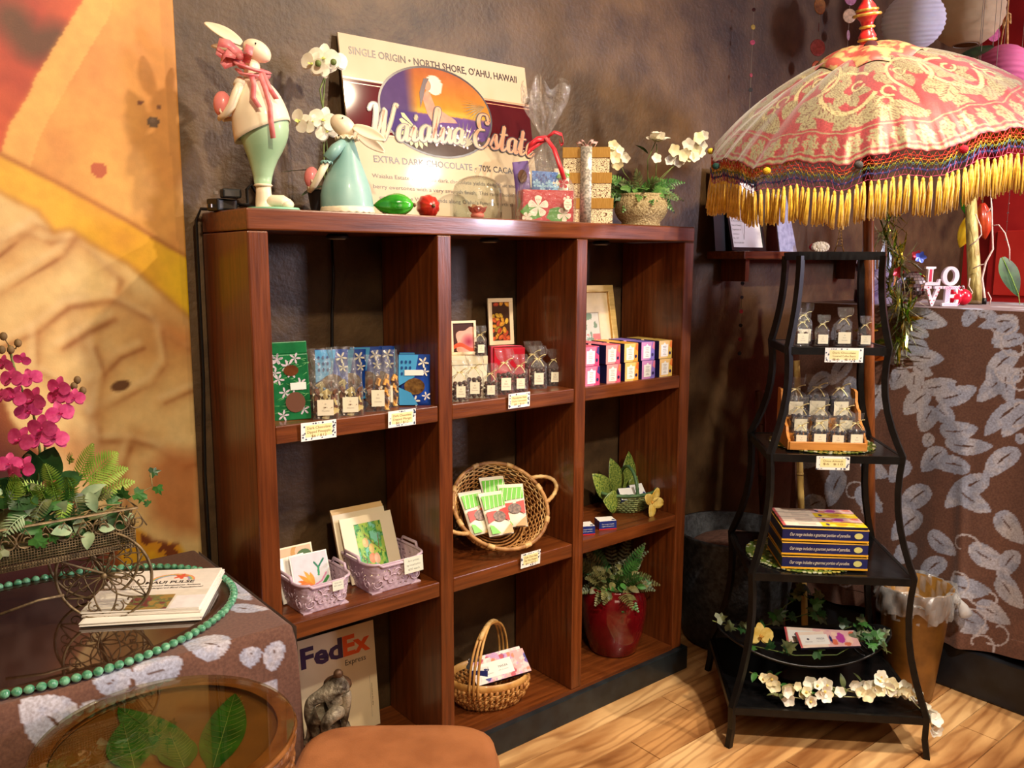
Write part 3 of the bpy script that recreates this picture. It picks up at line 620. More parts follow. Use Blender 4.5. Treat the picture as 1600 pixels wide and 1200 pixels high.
# rainbow net, tassels, pompoms
def rim(a, dz=0.0, dr=0.0):
    r, z = dome(a, 1.0); return UI @ Vector(((r+dr)*math.cos(a), (r+dr)*math.sin(a), z)) + Vector((0, 0, -dz))
NT = 168; rows = [((206, 40, 40), 0.012), ((214, 88, 40), 0.021), ((206, 170, 50), 0.031), ((120, 140, 60), 0.031), ((50, 84, 140), 0.047), ((66, 52, 104), 0.045), ((186, 74, 110), 0.063)]
prev = 0.0
for k, (c, dz) in enumerate(rows):
    mb = MB(); pa = []
    for i in range(NT*2):
        a = 2*math.pi*i/(NT*2); pa.append(rim(a, prev if (i+k) % 2 == 0 else dz+0.005))
    mb.tube(pa, 0.0013, 3, closed=True)
    mb.tube([rim(2*math.pi*i/NT, dz) for i in range(NT)], 0.0009, 3, closed=True)
    uadd('net_row', mb, pm(c, 0.85, name='wool')); prev = dz-0.002
M_TAS = mat('yellow_silk', (206, 150, 18), (238, 190, 52), rough=0.45, scale=90, sheen=0.4)
def tassel_mesh(seed):
    rr = random.Random(seed); mb = MB(); Lt = 0.098
    mb.lathe([(0.001, 0.002), (0.0042, -0.003), (0.0046, -0.012), (0.0038, -0.016)], 7)
    for k in range(11):
        a = rr.random()*6.28; q = 0.0052*math.sqrt(rr.random()); x, y_ = q*math.cos(a), q*math.sin(a); b = rr.uniform(-0.004, 0.004); c = rr.uniform(-0.004, 0.004); l = Lt*rr.uniform(0.9, 1.06)
        mb.tube([(x*0.6, y_*0.6, -0.01), (x*1.35, y_*1.2, -0.04), (x*1.6+b, y_*1.3+c, -l)], [0.0026, 0.0027, 0.0018], 4)
    return mb
TP = []
for s_ in range(4):
    o = uadd('tassel', tassel_mesh(s_), M_TAS); TP.append(o)
for i in range(NT):
    o = TP[i] if i < 4 else link(TP[i % 4].copy(), umb); o.name = 'tassel'
    a = 2*math.pi*(i+0.5)/NT; p = rim(a, 0.065); jx = random.uniform(-0.05, 0.05)
    o.matrix_local = Matrix.Translation(p) @ euler(random.uniform(-0.06, 0.06), jx, a)
for k, c in enumerate([(20, 60, 52), (216, 170, 30), (70, 68, 66), (196, 30, 48), (40, 110, 170), (226, 206, 196), (20, 70, 62), (200, 120, 40), (150, 30, 90), (40, 40, 110), (210, 60, 60), (220, 200, 60)]):
    a = 2*math.pi*(k*1.0/NG) - math.pi*1.0 + 0.1
    uadd('pompom', MB().ball(tuple(rim(a, 0.012, 0.012)), 0.0115, 12, sc=(1, 1, 0.9)), pm(c, 0.95, name='wool', bump=0.5, bscale=400))
for k in range(NG): 
    a = 2*math.pi*(k+0.0)/NG; r, z = dome(a, 1.0)
    uadd('rib', MB().tube([tuple(UI @ Vector((0.02*math.cos(a), 0.02*math.sin(a), UHT-0.03)))]+[tuple(UI @ Vector((dome(a, t)[0]*0.97*math.cos(a), dome(a, t)[0]*0.97*math.sin(a), dome(a, t)[1]-0.012))) for t in (0.3, 0.5, 0.7, 0.85, 0.97)], 0.003, 4), WV)
# ================================================================ SHARED PLANT / FLOWER PARTS
LG = mat('leaf_green', (30, 74, 30), (72, 128, 56), rough=0.42, scale=30)
LD = mat('leaf_dark_green', (18, 48, 24), (52, 92, 46), rough=0.38, scale=24)
LY = mat('fern_lime', (96, 140, 40), (156, 186, 78), rough=0.5, scale=30)
LS = mat('leaf_sage', (112, 140, 104), (156, 176, 136), rough=0.55, scale=26)
LO = mat('fern_olive', (50, 62, 32), (104, 112, 66), rough=0.45, scale=40)
STM = mat('stem_green', (84, 104, 48), (122, 136, 72), rough=0.6, scale=40)
STB = mat('stem_brown', (92, 70, 42), (126, 100, 62), rough=0.7, scale=40)
WHT = mat('petal_white', (236, 228, 206), (248, 244, 230), rough=0.6, scale=40, sss=0.15)
CRMP = mat('petal_cream', (226, 210, 158), (244, 236, 200), rough=0.6, scale=40, sss=0.15)
YEL = mat('petal_yellow', (214, 178, 70), (238, 214, 124), rough=0.6, scale=40)
MAG = mat('petal_magenta', (184, 28, 100), (226, 92, 150), rough=0.55, scale=60, lo=0.3, hi=0.75, sss=0.1)
MAGD = mat('petal_deep_magenta', (120, 8, 60), (160, 20, 80), rough=0.5, scale=60)
def arc(p0, p1, lift=0.0, n=8, out=(0, 0, 0)):
    p0 = Vector(p0); p1 = Vector(p1); m = (p0+p1)/2+Vector((0, 0, lift))+Vector(out)
    return [p0*(1-t)**2+m*2*t*(1-t)+p1*t*t for t in [i/(n-1) for i in range(n)]]
def along(dirv, up=(0, 0, 1)):
    """matrix whose local y is dirv and local z is near up"""
    y = Vector(dirv).normalized(); x = y.cross(Vector(up))
    if x.length < 1e-3: x = Vector((1, 0, 0))
    x.normalize(); z = x.cross(y)
    return Matrix(((x.x, y.x, z.x, 0), (x.y, y.y, z.y, 0), (x.z, y.z, z.z, 0), (0, 0, 0, 1)))
def frond(mb, path, ll, lw, n=14, mi=0, smi=0, jag=0.0, taper=True, face=(0, 0, 1)):
    """fern frond: stem with paired leaflets"""
    P = [Vector(p) for p in path]; K = len(P)
    mb.tube(P, [0.0016*(1-0.6*i/K) for i in range(K)], 4, smi)
    for i in range(n):
        t = 0.12+0.86*i/(n-1); f = t*(K-1); k = min(int(f), K-2); q = P[k].lerp(P[k+1], f-k); d = (P[k+1]-P[k]).normalized()
        s_ = d.cross(Vector(face)); s_ = s_.normalized() if s_.length > 1e-3 else Vector((1, 0, 0)); up = s_.cross(d)
        L = ll*(math.sin(math.pi*min(0.98, 0.25+0.75*t)) if taper else 1)+0.003
        for sg in (-1, 1):
            dv = s_*sg*0.9+d*0.45+up*0.1
            M = Matrix.Translation(q) @ along(dv, up); mb.blade(L, lw, 3, mi, M, curl=0.25, fold=0.1)
def ivy(mb, L, M, mi=0):
    pts = [(0, 0), (0.30, -0.12), (0.55, 0.10), (0.34, 0.36), (0.42, 0.62), (0.16, 0.62), (0, 1.0), (-0.16, 0.62), (-0.42, 0.62), (-0.34, 0.36), (-0.55, 0.10), (-0.30, -0.12)]
    vs = [(0, 0.3*L, 0.0)]+[(x*L, y*L, -0.12*L*(x*x+y*y)*2+0.02*L) for x, y in pts]
    mb.add(vs, [(0, i+1, (i+1) % 12+1) for i in range(12)], mi, False, M)
def rshape(t): return max(0.04, math.sin(math.pi*min(0.97, t*0.9+0.06))**0.6)
def orchid(r, m, mc, rr=random):
    """phalaenopsis bloom facing -y, radius r"""
    mb = MB()
    for k, (a, L, w_) in enumerate([(90, 1.0, 0.36), (215, 1.0, 0.34), (325, 1.0, 0.34), (5, 1.05, 0.62), (175, 1.05, 0.62)]):
        d = Vector((math.cos(math.radians(a)), -0.12 if k > 2 else 0.02, math.sin(math.radians(a))))
        mb.blade(r*L, r*w_, 6, 0, along(d, (0, -1, 0)), curl=0.18, fold=0.12, shape=rshape)
    mb.blade(r*0.42, r*0.2, 4, 1, Matrix.Translation((0, -0.12*r, 0)) @ along((0, -0.75, -0.6), (0, -0.6, 0.8)), curl=-0.5, fold=0.5)
    mb.ball((0, -0.1*r, 0.02*r), r*0.11, 8, 1)
    return mb
def facing(p, dirv=(0, -1, 0), roll=0.0):
    """matrix placing a bloom built to face -y so that it faces dirv"""
    d = Vector(dirv).normalized(); y = -d; x = y.cross(Vector((0, 0, 1))); x = x.normalized() if x.length > 1e-3 else Vector((1, 0, 0)); z = x.cross(y)
    return Matrix.Translation(Vector(p)) @ Matrix(((x.x, y.x, z.x, 0), (x.y, y.y, z.y, 0), (x.z, y.z, z.z, 0), (0, 0, 0, 1))) @ Matrix.Rotation(roll, 4, 'Y')
TOCAM = Vector((-FW[0], -FW[1], 0)).normalized()
def star(r, n=5, cup=0.35, mi=0, w_=0.3, M=None, mb=None):
    mb = mb or MB()
    for k in range(n):
        a = 2*math.pi*k/n; d = Vector((math.cos(a), -cup, math.sin(a)))
        m_ = along(d, (0, -1, 0)); mb.blade(r, r*w_, 4, mi, (M @ m_) if M is not None else m_, curl=0.1, fold=0.15, shape=rshape)
    return mb

# ================================================================ ON TOP OF THE BOOKCASE
# --- power adapters
AP = onY(335, 318, 0.2)
for k, (x, y, rz, lab) in enumerate([(0.02, 0.20, 0.3, 'black power adapter lying flat at the left end of the bookcase top'), (0.03, 0.17, -0.15, 'small black plug standing on the power adapter by the tall rabbit')]):
    a = thing('power_adapter', lab, 'adapter', (x, y, H+(0.0 if k == 0 else 0.031)), rz)
    obj('case', MB().box(-0.03, -0.022, 0, 0.03, 0.022, 0.03) if k == 0 else MB().box(-0.022, -0.016, 0, 0.024, 0.016, 0.022), M_BLK, a, bev=0.004)
    obj('rating_plate', MB().box(-0.024, -0.0226, 0.007, 0.024, -0.022, 0.024) if k == 0 else MB().box(-0.016, -0.0166, 0.004, 0.018, -0.016, 0.018), pm((62, 58, 54), 0.4, name='plate'), a)
    obj('prong', MB().box(-0.038, -0.008, 0.008, -0.03, -0.006, 0.016).box(-0.038, 0.006, 0.008, -0.03, 0.008, 0.016), pm((170, 160, 150), 0.3, metal=1.0, name='prong'), a)
pc = MB(); pc.tube([(0.05, 0.19, H+0.015), (0.085, 0.2, H+0.02), (0.1, 0.24, H+0.06), (0.12, 0.26, H+0.075), (0.15, 0.265, H+0.03), (0.16, 0.27, H+0.006)], 0.004, 6)
pc.tube([(0.05, 0.2, H+0.02), (0.09, 0.16, H+0.012), (0.13, 0.17, H+0.006), (0.08, 0.23, H+0.006), (-0.012, 0.26, H+0.008), (-0.02, 0.275, H-0.02), (-0.018, 0.285, 1.2), (-0.028, 0.28, 0.95), (-0.025, 0.285, 0.7), (-0.035, 0.28, 0.4), (-0.03, 0.28, 0.05)], 0.004, 6)
tag(obj('power_cable', pc, M_BLK), 'black power cord hanging down the mural edge beside the bookcase', 'cord')
mb = MB(); mb.tube([(0.36, WY-0.012, H-TS-0.01), (0.362, WY-0.012, 1.45), (0.355, WY-0.012, 1.36), (0.35, WY-0.015, 1.25), (0.34, WY-0.015, 1.12)], 0.004, 6)
tag(obj('lamp_cable', mb, M_BLK), 'thin black cord hanging behind the clear bags in the upper left cell', 'cord')

RC = mat('rabbit_cream', (232, 214, 182), (244, 230, 204), rough=0.45, scale=12, coat=0.2)
RM = mat('rabbit_mint', (150, 186, 148), (176, 206, 168), rough=0.4, scale=10, coat=0.2)
RB = mat('rabbit_aqua', (128, 172, 166), (150, 190, 182), rough=0.4, scale=10, coat=0.2)
RP = mat('rabbit_pink', (216, 110, 112), (236, 142, 138), rough=0.35, scale=12, coat=0.3)
RIB = mat('sheer_pink_ribbon', (226, 110, 120), (240, 150, 152), rough=0.35, scale=50, sss=0.2)
def crop2(x, y): return (300+x/3.528, 20+y/3.528)
# --- tall rabbit; built in a frame turned to face the shopper, x to the right of the view
BP = onY(*crop2(447, 1062), 0.10); BP[2] = H
tb = thing('rabbit_figurine', 'tall cream rabbit figurine in mint trousers with a pink ribbon holding a pink egg', 'figurine', BP, YAW)
k2 = mpp(BP)/3.528
def L2(x, y, d=0.0): return Vector(((x-447)*k2, d, (1076-y)*k2))
def rings(mb, rows, n=28, mi=0, sy=0.85, z0=None):
    vs = []; fs = []
    for (y, xa, xb) in rows:
        c = L2((xa+xb)/2, y); r = (xb-xa)/2*k2
        for i in range(n): a = 2*math.pi*i/n; vs.append((c.x+r*math.cos(a), r*sy*math.sin(a), c.z))
    for j in range(len(rows)-1):
        for i in range(n): a = j*n+i; b = j*n+(i+1) % n; fs.append((a, b, b+n, a+n))
    fs.append(tuple(range(n))); fs.append(tuple(range((len(rows)-1)*n, len(rows)*n)))
    mb.add(vs, fs, mi, True)
mb = MB(); mb.lathe([(143*k2, 0), (146*k2, 0.004), (140*k2, 0.008)], 36, M=T(0, 0, 0), sy=0.75); obj('stand', mb, mat('rabbit_base_mint', (122, 184, 150), (140, 196, 164), rough=0.4), tb)
mb = MB(); rings(mb, [(930, 350, 440), (890, 345, 448), (850, 336, 460), (800, 324, 482), (760, 310, 506), (720, 297, 526), (680, 283, 540), (640, 270, 546), (600, 262, 545), (560, 262, 536)]); obj('trousers', mb, RM, tb)
def shirt(u, v):
    a = u*2*math.pi; prof = [(0, 712, 268, 300), (0.06, 700, 262, 545)]
    yb = 655+62*(-math.cos(a)); t = v; y = yb*(1-t)+385*t
    tab = [(385, 302, 428), (420, 292, 470), (460, 278, 500), (500, 266, 520), (540, 256, 536), (580, 250, 547), (640, 252, 556), (720, 262, 560)]
    for (y0, a0, b0), (y1, a1, b1) in zip(tab[:-1], tab[1:]):
        if y0 <= y <= y1 or (y1 == 720 and y > 640): q = (y-y0)/(y1-y0); xa = a0+(a1-a0)*q; xb = b0+(b1-b0)*q; break
    c = L2((xa+xb)/2, y); r = (xb-xa)/2*k2*1.02
    return (c.x+r*math.cos(a), r*0.86*math.sin(a), c.z)
obj('shirt', MB().grid(shirt, 36, 14, cu=True), RC, tb, solid=0.003)
mb = MB()
Rh = along(L2(455, 270)-L2(330, 195)).to_3x3()
mb.ball(tuple(L2(392, 232)), 82*k2, 20, sc=(0.72, 1.0, 0.66), R=Rh); mb.ball(tuple(L2(428, 258)), 44*k2, 14, sc=(0.8, 0.9, 0.72), R=Rh)
mb.tube([L2(352, 400), L2(362, 330), L2(372, 270)], [52*k2, 40*k2, 40*k2], 14); hd = obj('head', mb, RC, tb, sub=1)
for (b, t, wd, d) in [((320, 205), (130, 95), 34, -0.012), ((300, 222), (122, 186), 26, 0.018)]:
    B_ = L2(*b, d); T_ = L2(*t, d*1.6); dv = T_-B_
    e = MB().blade(dv.length, wd*k2*1.15, 8, 0, Matrix.Translation(B_) @ along(dv, (0.3, -0.8, 0.5)), curl=0.03, fold=0.35, shape=lambda t: max(0.1, math.sin(math.pi*(0.12+0.85*t))**0.8))
    obj('ear', e, RC, tb, solid=0.004, sub=1)
obj('eye', MB().ball(tuple(L2(403, 208, -60*k2)), 5*k2, 8).ball(tuple(L2(420, 205, 45*k2)), 5*k2, 8), M_BLK, tb)
obj('nose', MB().ball(tuple(L2(456, 268)), 8*k2, 8, sc=(0.7, 1, 0.8)), RP, tb)
ar = MB(); ar.tube([L2(325, 410, -0.035), L2(305, 470, -0.048), L2(280, 535, -0.05), L2(245, 575, -0.045), L2(205, 588, -0.03), L2(188, 592, -0.02)], [24*k2, 24*k2, 23*k2, 19*k2, 15*k2, 12*k2], 10)
for j in range(4): ar.tube([L2(208, 585, -0.03), L2(190, 580+j*7, -0.024), L2(180+j*2, 568+j*9, -0.01)], [7*k2, 6.5*k2, 5*k2], 6)
ar.tube([L2(215, 575, -0.03), L2(205, 556, -0.034), L2(203, 545, -0.03)], [7*k2, 6*k2, 5*k2], 6)
ar.tube([L2(330, 420, 0.03), L2(290, 500, 0.045), L2(240, 570, 0.03), L2(195, 590, 0.0)], [22*k2, 20*k2, 15*k2, 11*k2], 10); obj('arm', ar, RC, tb)
obj('sleeve_cuff', MB().tube([L2(318, 400, -0.03), L2(316, 428, -0.043)], [26*k2, 29*k2], 12), RC, tb)
obj('egg', MB().ball(tuple(L2(203, 515, -0.012)), 60*k2, 18, sc=(0.8, 0.8, 1.18)), RP, tb, label='glossy pink egg')
bt = MB(); rings(bt, [(1062, 352, 452), (1020, 352, 446), (980, 356, 440), (935, 358, 438)], 20); bt.tube([L2(400, 1035), L2(450, 1022), L2(500, 1025), L2(538, 1040)], [34*k2, 38*k2, 40*k2, 30*k2], 14, flat=0.9); bt.ball(tuple(L2(525, 1040)), 38*k2, 14, sc=(1, 1, 0.75)); obj('boot', bt, RC, tb)
obj('boot_cuff', MB().lathe([(43*k2, -6*k2), (52*k2, 0), (43*k2, 8*k2)], 22, M=Matrix.Translation(L2(397, 938))), RC, tb)
def bow(mb, c, pts, wd, depth=-0.03): mb.strip([L2(x, y, d_) for x, y, d_ in pts], [Vector((0.15*wd, 0.35*wd, 1.05*wd)) for _ in pts])
rb = MB()
for lp in [[(330, 275, -.03), (280, 225, -.05), (225, 215, -.05), (205, 250, -.04), (240, 275, -.03), (320, 280, -.03)], [(330, 275, -.03), (270, 270, -.055), (235, 300, -.05), (250, 325, -.04), (300, 300, -.03), (330, 280, -.03)], [(335, 275, -.03), (370, 250, -.06), (410, 268, -.06), (390, 300, -.05), (340, 285, -.035)]]: bow(rb, 0, lp, 22*k2)
rb.tube([L2(290, 300, -0.02), L2(330, 330, -0.052), L2(400, 350, -0.045), L2(440, 345, 0.0), L2(400, 320, 0.045), L2(320, 300, 0.03), L2(288, 298, 0.0)], 26*k2, 8, flat=0.35)
rb.tube([L2(300, 340, -0.02), L2(340, 375, -0.05), L2(410, 390, -0.05), L2(448, 370, 0.0)], 20*k2, 8, flat=0.35); rb.ball(tuple(L2(335, 285, -0.05)), 20*k2, 10)
rbo = obj('neck_ribbon', rb, RIB, tb, solid=0.0006, label='sheer pink ribbon')
for pts in [[(385, 370, -.05), (410, 430, -.062), (405, 500, -.066), (440, 552, -.07)], [(430, 370, -.045), (465, 450, -.058), (490, 540, -.062), (492, 620, -.062), (500, 706, -.062)], [(440, 360, -.04), (480, 440, -.05), (515, 500, -.045)]]:
    q = MB().strip([L2(x, y, d_) for x, y, d_ in pts], [Vector((14*k2, 0, 2*k2))]*len(pts)); obj('ribbon_tail', q, RIB, rbo, solid=0.0006)

# --- small rabbit in aqua dress
BP = onY(*crop2(857, 1098), 0.105); BP[2] = H
sb = thing('rabbit_figurine', 'small rabbit figurine in an aqua dress with a ruffled hem holding a pink egg', 'figurine', BP, YAW)
k2 = mpp(BP)/3.528
def L2(x, y, d=0.0): return Vector(((x-857)*k2, d, (1104-y)*k2))
mb = MB(); rings(mb, [(1100, 716, 1000), (1060, 711, 1001), (1000, 712, 995), (950, 724, 984), (900, 744, 966), (850, 768, 948), (800, 795, 930), (750, 815, 916), (705, 826, 902)], sy=0.9); obj('dress', mb, RB, sb)
obj('hem_ruffle', MB().grid(lambda u, v: (142*k2*(1.0+0.05*v)*math.cos(u*6.283), 128*k2*(1.0+0.05*v)*math.sin(u*6.283), (0.020-0.018*v)*0.9+0.0022*math.sin(u*6.283*22)*v), 110, 4, cu=True), RC, sb, solid=0.002)
obj('collar_ruffle', MB().grid(lambda u, v: tuple(L2(864, 700)+Vector(((38+26*v)*k2*math.cos(u*6.283), (38+26*v)*k2*math.sin(u*6.283), 0.004*math.sin(u*6.283*12)*v))), 72, 3, cu=True), RC, sb, solid=0.003)
mb = MB(); Rh = along(L2(915, 675)-L2(790, 590)).to_3x3(); mb.ball(tuple(L2(845, 632)), 78*k2, 20, sc=(0.72, 1.0, 0.68), R=Rh); mb.ball(tuple(L2(815, 605)), 42*k2, 14, sc=(0.8, 0.9, 0.75), R=Rh); mb.tube([L2(862, 720), L2(862, 660)], 40*k2, 12); obj('head', mb, RC, sb, sub=1)
for (b, t, wd, d) in [((905, 640), (1082, 722), 33, -0.012), ((915, 672), (1062, 772), 30, 0.012)]:
    B_ = L2(*b, d); T_ = L2(*t, d*1.6); dv = T_-B_
    obj('ear', MB().blade(dv.length, wd*k2*1.1, 8, 0, Matrix.Translation(B_) @ along(dv, (-0.3, -0.8, 0.5)), curl=-0.08, fold=0.35, shape=lambda t: max(0.1, math.sin(math.pi*(0.12+0.85*t))**0.8)), RC, sb, solid=0.004, sub=1)
obj('eye', MB().ball(tuple(L2(853, 598, -48*k2)), 4.5*k2, 8), M_BLK, sb)
obj('sleeve', MB().tube([L2(850, 725, -0.02), L2(822, 765, -0.042), L2(778, 820, -0.05)], [22*k2, 32*k2, 30*k2], 12), RB, sb)
obj('sleeve_cuff', MB().grid(lambda u, v: tuple(L2(772, 828, -0.05)+Vector(((22+10*v)*k2*math.cos(u*6.283), (22+10*v)*k2*math.sin(u*6.283), -0.006*v+0.003*math.sin(u*6.283*9)*v))), 54, 3, cu=True), RB, sb, solid=0.002)
ar = MB(); ar.tube([L2(772, 835, -0.05), L2(735, 905, -0.055), L2(700, 955, -0.045), L2(668, 985, -0.03)], [20*k2, 20*k2, 17*k2, 12*k2], 10)
for j in range(4): ar.tube([L2(690, 968, -0.04), L2(668, 968+j*6, -0.034), L2(652, 958+j*8, -0.02)], [7*k2, 6*k2, 5*k2], 6)
ar.tube([L2(700, 950, -0.045), L2(690, 935, -0.046), L2(684, 925, -0.04)], [7*k2, 6*k2, 5*k2], 6)
obj('arm', ar, RC, sb)
obj('egg', MB().ball(tuple(L2(677, 912, -0.02)), 52*k2, 18, sc=(0.8, 0.8, 1.15)), RP, sb, label='glossy pink egg')

# --- white moth orchid
OP = onY(508, 322, 0.21); OP[2] = H
oc = thing('white_orchid', 'white moth orchid on two tall stems standing behind the rabbit figurines', 'plant', OP)
ko = mpp(OP)
def LO_(x, y, d=0.0): P = onY(x, y, OP[1]+d); return Vector((P-OP).tolist())
obj('pot', MB().lathe([(0.032, 0), (0.036, 0.004), (0.045, 0.06), (0.048, 0.066), (0.042, 0.066), (0.04, 0.05)], 20), pm((60, 64, 70), 0.4, name='pot'), oc)
for pts in [[(508, 310), (506, 240), (505, 160), (508, 120), (504, 92)], [(510, 310), (512, 250), (508, 190), (500, 140), (512, 108)]]: obj('stem', MB().tube([LO_(x, y) for x, y in pts], 0.0022, 5), STM, oc)
obj('stem', MB().tube([LO_(508, 212), LO_(490, 196), LO_(470, 188), LO_(462, 196)], 0.0018, 5), STM, oc)
yc = mat('orchid_throat', (176, 188, 84), (200, 206, 120), rough=0.5)
for x, y, r, rr, dx in [(506, 92, 23, 0.1, 0.1), (488, 100, 19, 0.5, -0.5), (524, 98, 19, -0.3, 0.5), (500, 110, 14, 0.2, -0.1), (505, 188, 21, 0.3, 0.2), (511, 206, 17, -0.4, 0.3), (468, 189, 17, 1.2, -0.8), (478, 196, 14, 0.5, -0.6), (489, 190, 11, 0.2, 0.2)]:
    p = LO_(x, y, -0.02); obj('flower', orchid(r*ko, None, None), [WHT, yc], oc, M=facing(p, TOCAM+Vector((dx, 0, -0.05)), rr))
obj('bud', MB().ball(tuple(LO_(497, 99, -0.045)), 5*ko, 8).ball(tuple(LO_(521, 97, -0.045)), 5*ko, 8), STM, oc)
for (a, b) in [((508, 268), (440, 260)), ((508, 280), (555, 290)), ((508, 290), (470, 300))]:
    dv = LO_(*b, -0.04)-LO_(*a); obj('leaf', MB().blade(dv.length, 0.016, 8, 0, Matrix.Translation(LO_(*a)) @ along(dv), curl=0.1), LD, oc)

# --- sign board
SY0, SY1 = 0.195, 0.283
SL = np.array([0.392, SY0, H]); sv = np.array([0.0, SY1-SY0, 0.500]); SHt = float(np.linalg.norm(sv)); sv /= SHt; SWd = 0.668
stilt = math.atan2(SY1-SY0, 0.500)
sg = thing('sign_board', 'large cream chocolate sign with an oval sunset picture leaning on the wall atop the bookcase', 'sign', SL, 0, rx=-stilt)
snrm = np.cross(sv, np.array([1.0, 0, 0]))
def SU(x, y):
    d = ray(x, y); t = ((SL-CAMP) @ snrm)/(d @ snrm); P = CAMP+d*t-SL; return float(P[0]), float(P @ sv)
obj('board', MB().box(0, 0.0, 0, SWd, 0.006, SHt), mat('sign_card', (196, 178, 150), (206, 189, 162), rough=0.07, scale=5, ior=1.28), sg)
def flat(name, pts, m, parent, lift, **k): return obj(name, MB().poly(pts, 0, T(0, -lift, 0)), m, parent, **k)
MRN = mat('print_maroon', (76, 20, 26), (92, 26, 30), rough=0.07, scale=4, ior=1.28); PGL = mat('print_rose_gold', (204, 136, 98), (222, 158, 118), rough=0.25, scale=6); INK = mat('print_ink', (44, 26, 34), rough=0.3)
bv0 = SU(553, 205)[1]; bv1 = SU(536, 122)[1]
flat('printed_band', [(0, bv0), (SWd, bv0), (SWd, bv1), (0, bv1)], MRN, sg, 0.0004)
ln = MB()
for a, b in [(bv1+0.002, bv1+0.006), (bv1-0.010, bv1-0.008), (bv0-0.006, bv0-0.002), (bv0+0.008, bv0+0.010)]: ln.poly([(0, a), (SWd, a), (SWd, b), (0, b)], 0, T(0, -0.0007, 0))
obj('printed_line', ln, PGL, sg)
ex, ez = SU(684, 176); ea = (SU(770, 190)[0]-SU(598, 160)[0])/2; eb = ea*0.66
def ell(a, b, n=48, cx=None, cz=None): return [((ex if cx is None else cx)+a*math.cos(6.2832*i/n), (ez if cz is None else cz)+b*math.sin(6.2832*i/n)) for i in range(n)]
flat('printed_ring', ell(ea*1.035, eb*1.05), INK, sg, 0.001)
# picture inside the oval: sunset print
nu = nv = 120
U_, V_ = np.meshgrid(np.linspace(-1, 1, nu), np.linspace(0, 1, nv), indexing='ij')
th_ = U_*math.pi; Xp = ea*V_*np.cos(th_); Zp = eb*V_*np.sin(th_)
Cp = np.zeros(Xp.shape+(3,)); hz = (Zp/eb+1)/2; Cp[:] = (228, 160, 60); Cp = mixc(Cp, np.clip((hz-0.5)*2, 0, 1), (190, 108, 70)); Cp = mixc(Cp, hz < 0.47, (116, 86, 150)); Cp = mixc(Cp, np.clip(1-np.abs(hz-0.5)/0.05, 0, 1), (236, 190, 90), 0.8)
Cp = mixc(Cp, np.clip((-Xp/ea-0.35)*5, 0, 1), (86, 70, 130), 0.9); Cp = mixc(Cp, (np.hypot(Xp+0.02*ea, Zp-0.62*eb) < 0.15*ea), (250, 244, 220)); Cp = mixc(Cp, hz < 0.22, (96, 84, 60), 0.8)
gridobj('printed_picture', np.stack([ex+Xp, np.full(Xp.shape, -0.0013), ez+Zp], -1), Cp, mat('sign_print', (214, 214, 214), rough=0.07, attr=True, scale=30, ior=1.28), sg)
sk = mat('print_skin', (150, 84, 52), (190, 116, 74), rough=0.3, scale=30)
fig = MB()
fig.poly([(ex-0.20*ea, ez-0.05*eb), (ex-0.26*ea, ez+0.3*eb), (ex-0.20*ea, ez+0.42*eb), (ex-0.16*ea, ez+0.5*eb), (ex-0.1*ea, ez+0.38*eb), (ex-0.04*ea, ez+0.12*eb), (ex+0.3*ea, ez-0.12*eb), (ex+0.34*ea, ez-0.2*eb), (ex+0.06*ea, ez-0.22*eb), (ex-0.1*ea, ez-0.3*eb)], 0, T(0, -0.0017, 0))
fig.poly(ell(0.07*ea, 0.13*eb, 16, ex-0.15*ea, ez+0.6*eb), 0, T(0, -0.0018, 0)); obj('printed_figure', fig, sk, sg)
hr = MB().poly([(ex-0.2*ea, ez+0.74*eb), (ex-0.1*ea, ez+0.76*eb), (ex-0.17*ea, ez+0.6*eb), (ex-0.24*ea, ez+0.3*eb), (ex-0.31*ea, ez+0.05*eb), (ex-0.3*ea, ez+0.4*eb)], 0, T(0, -0.002, 0)); obj('printed_hair', hr, pm((66, 36, 44), 0.3, name='print'), sg)
lf = MB(); lf2 = MB(); fl_ = MB()
for k in range(9): a = 2.4+k*0.34; lf.poly([(ex-0.42*ea, ez-0.45*eb), (ex-0.42*ea+0.26*ea*math.cos(a), ez-0.4*eb+0.42*eb*math.sin(a)), (ex-0.42*ea+0.3*ea*math.cos(a+0.14), ez-0.4*eb+0.5*eb*math.sin(a+0.14)), (ex-0.42*ea+0.26*ea*math.cos(a+0.26), ez-0.4*eb+0.42*eb*math.sin(a+0.26))], 0, T(0, -0.0021-k*0.00004, 0))
for k in range(12): a = 0.4+k*0.2; lf2.poly([(ex+0.38*ea, ez-0.75*eb), (ex+0.38*ea+0.5*ea*math.cos(a)*0.9, ez-0.7*eb+0.6*eb*math.sin(a)), (ex+0.4*ea+0.1*ea*math.cos(a), ez-0.72*eb)], 0, T(0, -0.0021-k*0.00004, 0))
for k in range(8): a = 2.9+k*0.16; lf2.poly([(ex+0.92*ea, ez+0.3*eb), (ex+0.92*ea+0.5*ea*math.cos(a), ez+0.3*eb+0.55*eb*math.sin(a)), (ex+0.9*ea+0.3*ea*math.cos(a+.1), ez+0.34*eb+0.3*eb*math.sin(a+.1))], 0, T(0, -0.0025-k*0.00004, 0))
for k in range(40): fl_.poly([(ex+(x_+0.022*math.cos(q))*ea, ez+(z_+0.034*math.sin(q))*eb) for q in (0, 1.26, 2.5, 3.8, 5.0) for x_, z_ in [(random.Random(k).uniform(-0.2, 0.75), random.Random(k+99).uniform(-0.78, -0.3))]], 0, T(0, -0.003-k*0.00002, 0))
obj('printed_leaf', lf, pm((176, 166, 96), 0.3, name='print'), sg); obj('printed_grass', lf2, pm((128, 116, 72), 0.3, name='print'), sg); obj('printed_blossom', fl_, pm((226, 178, 186), 0.3, name='print'), sg)
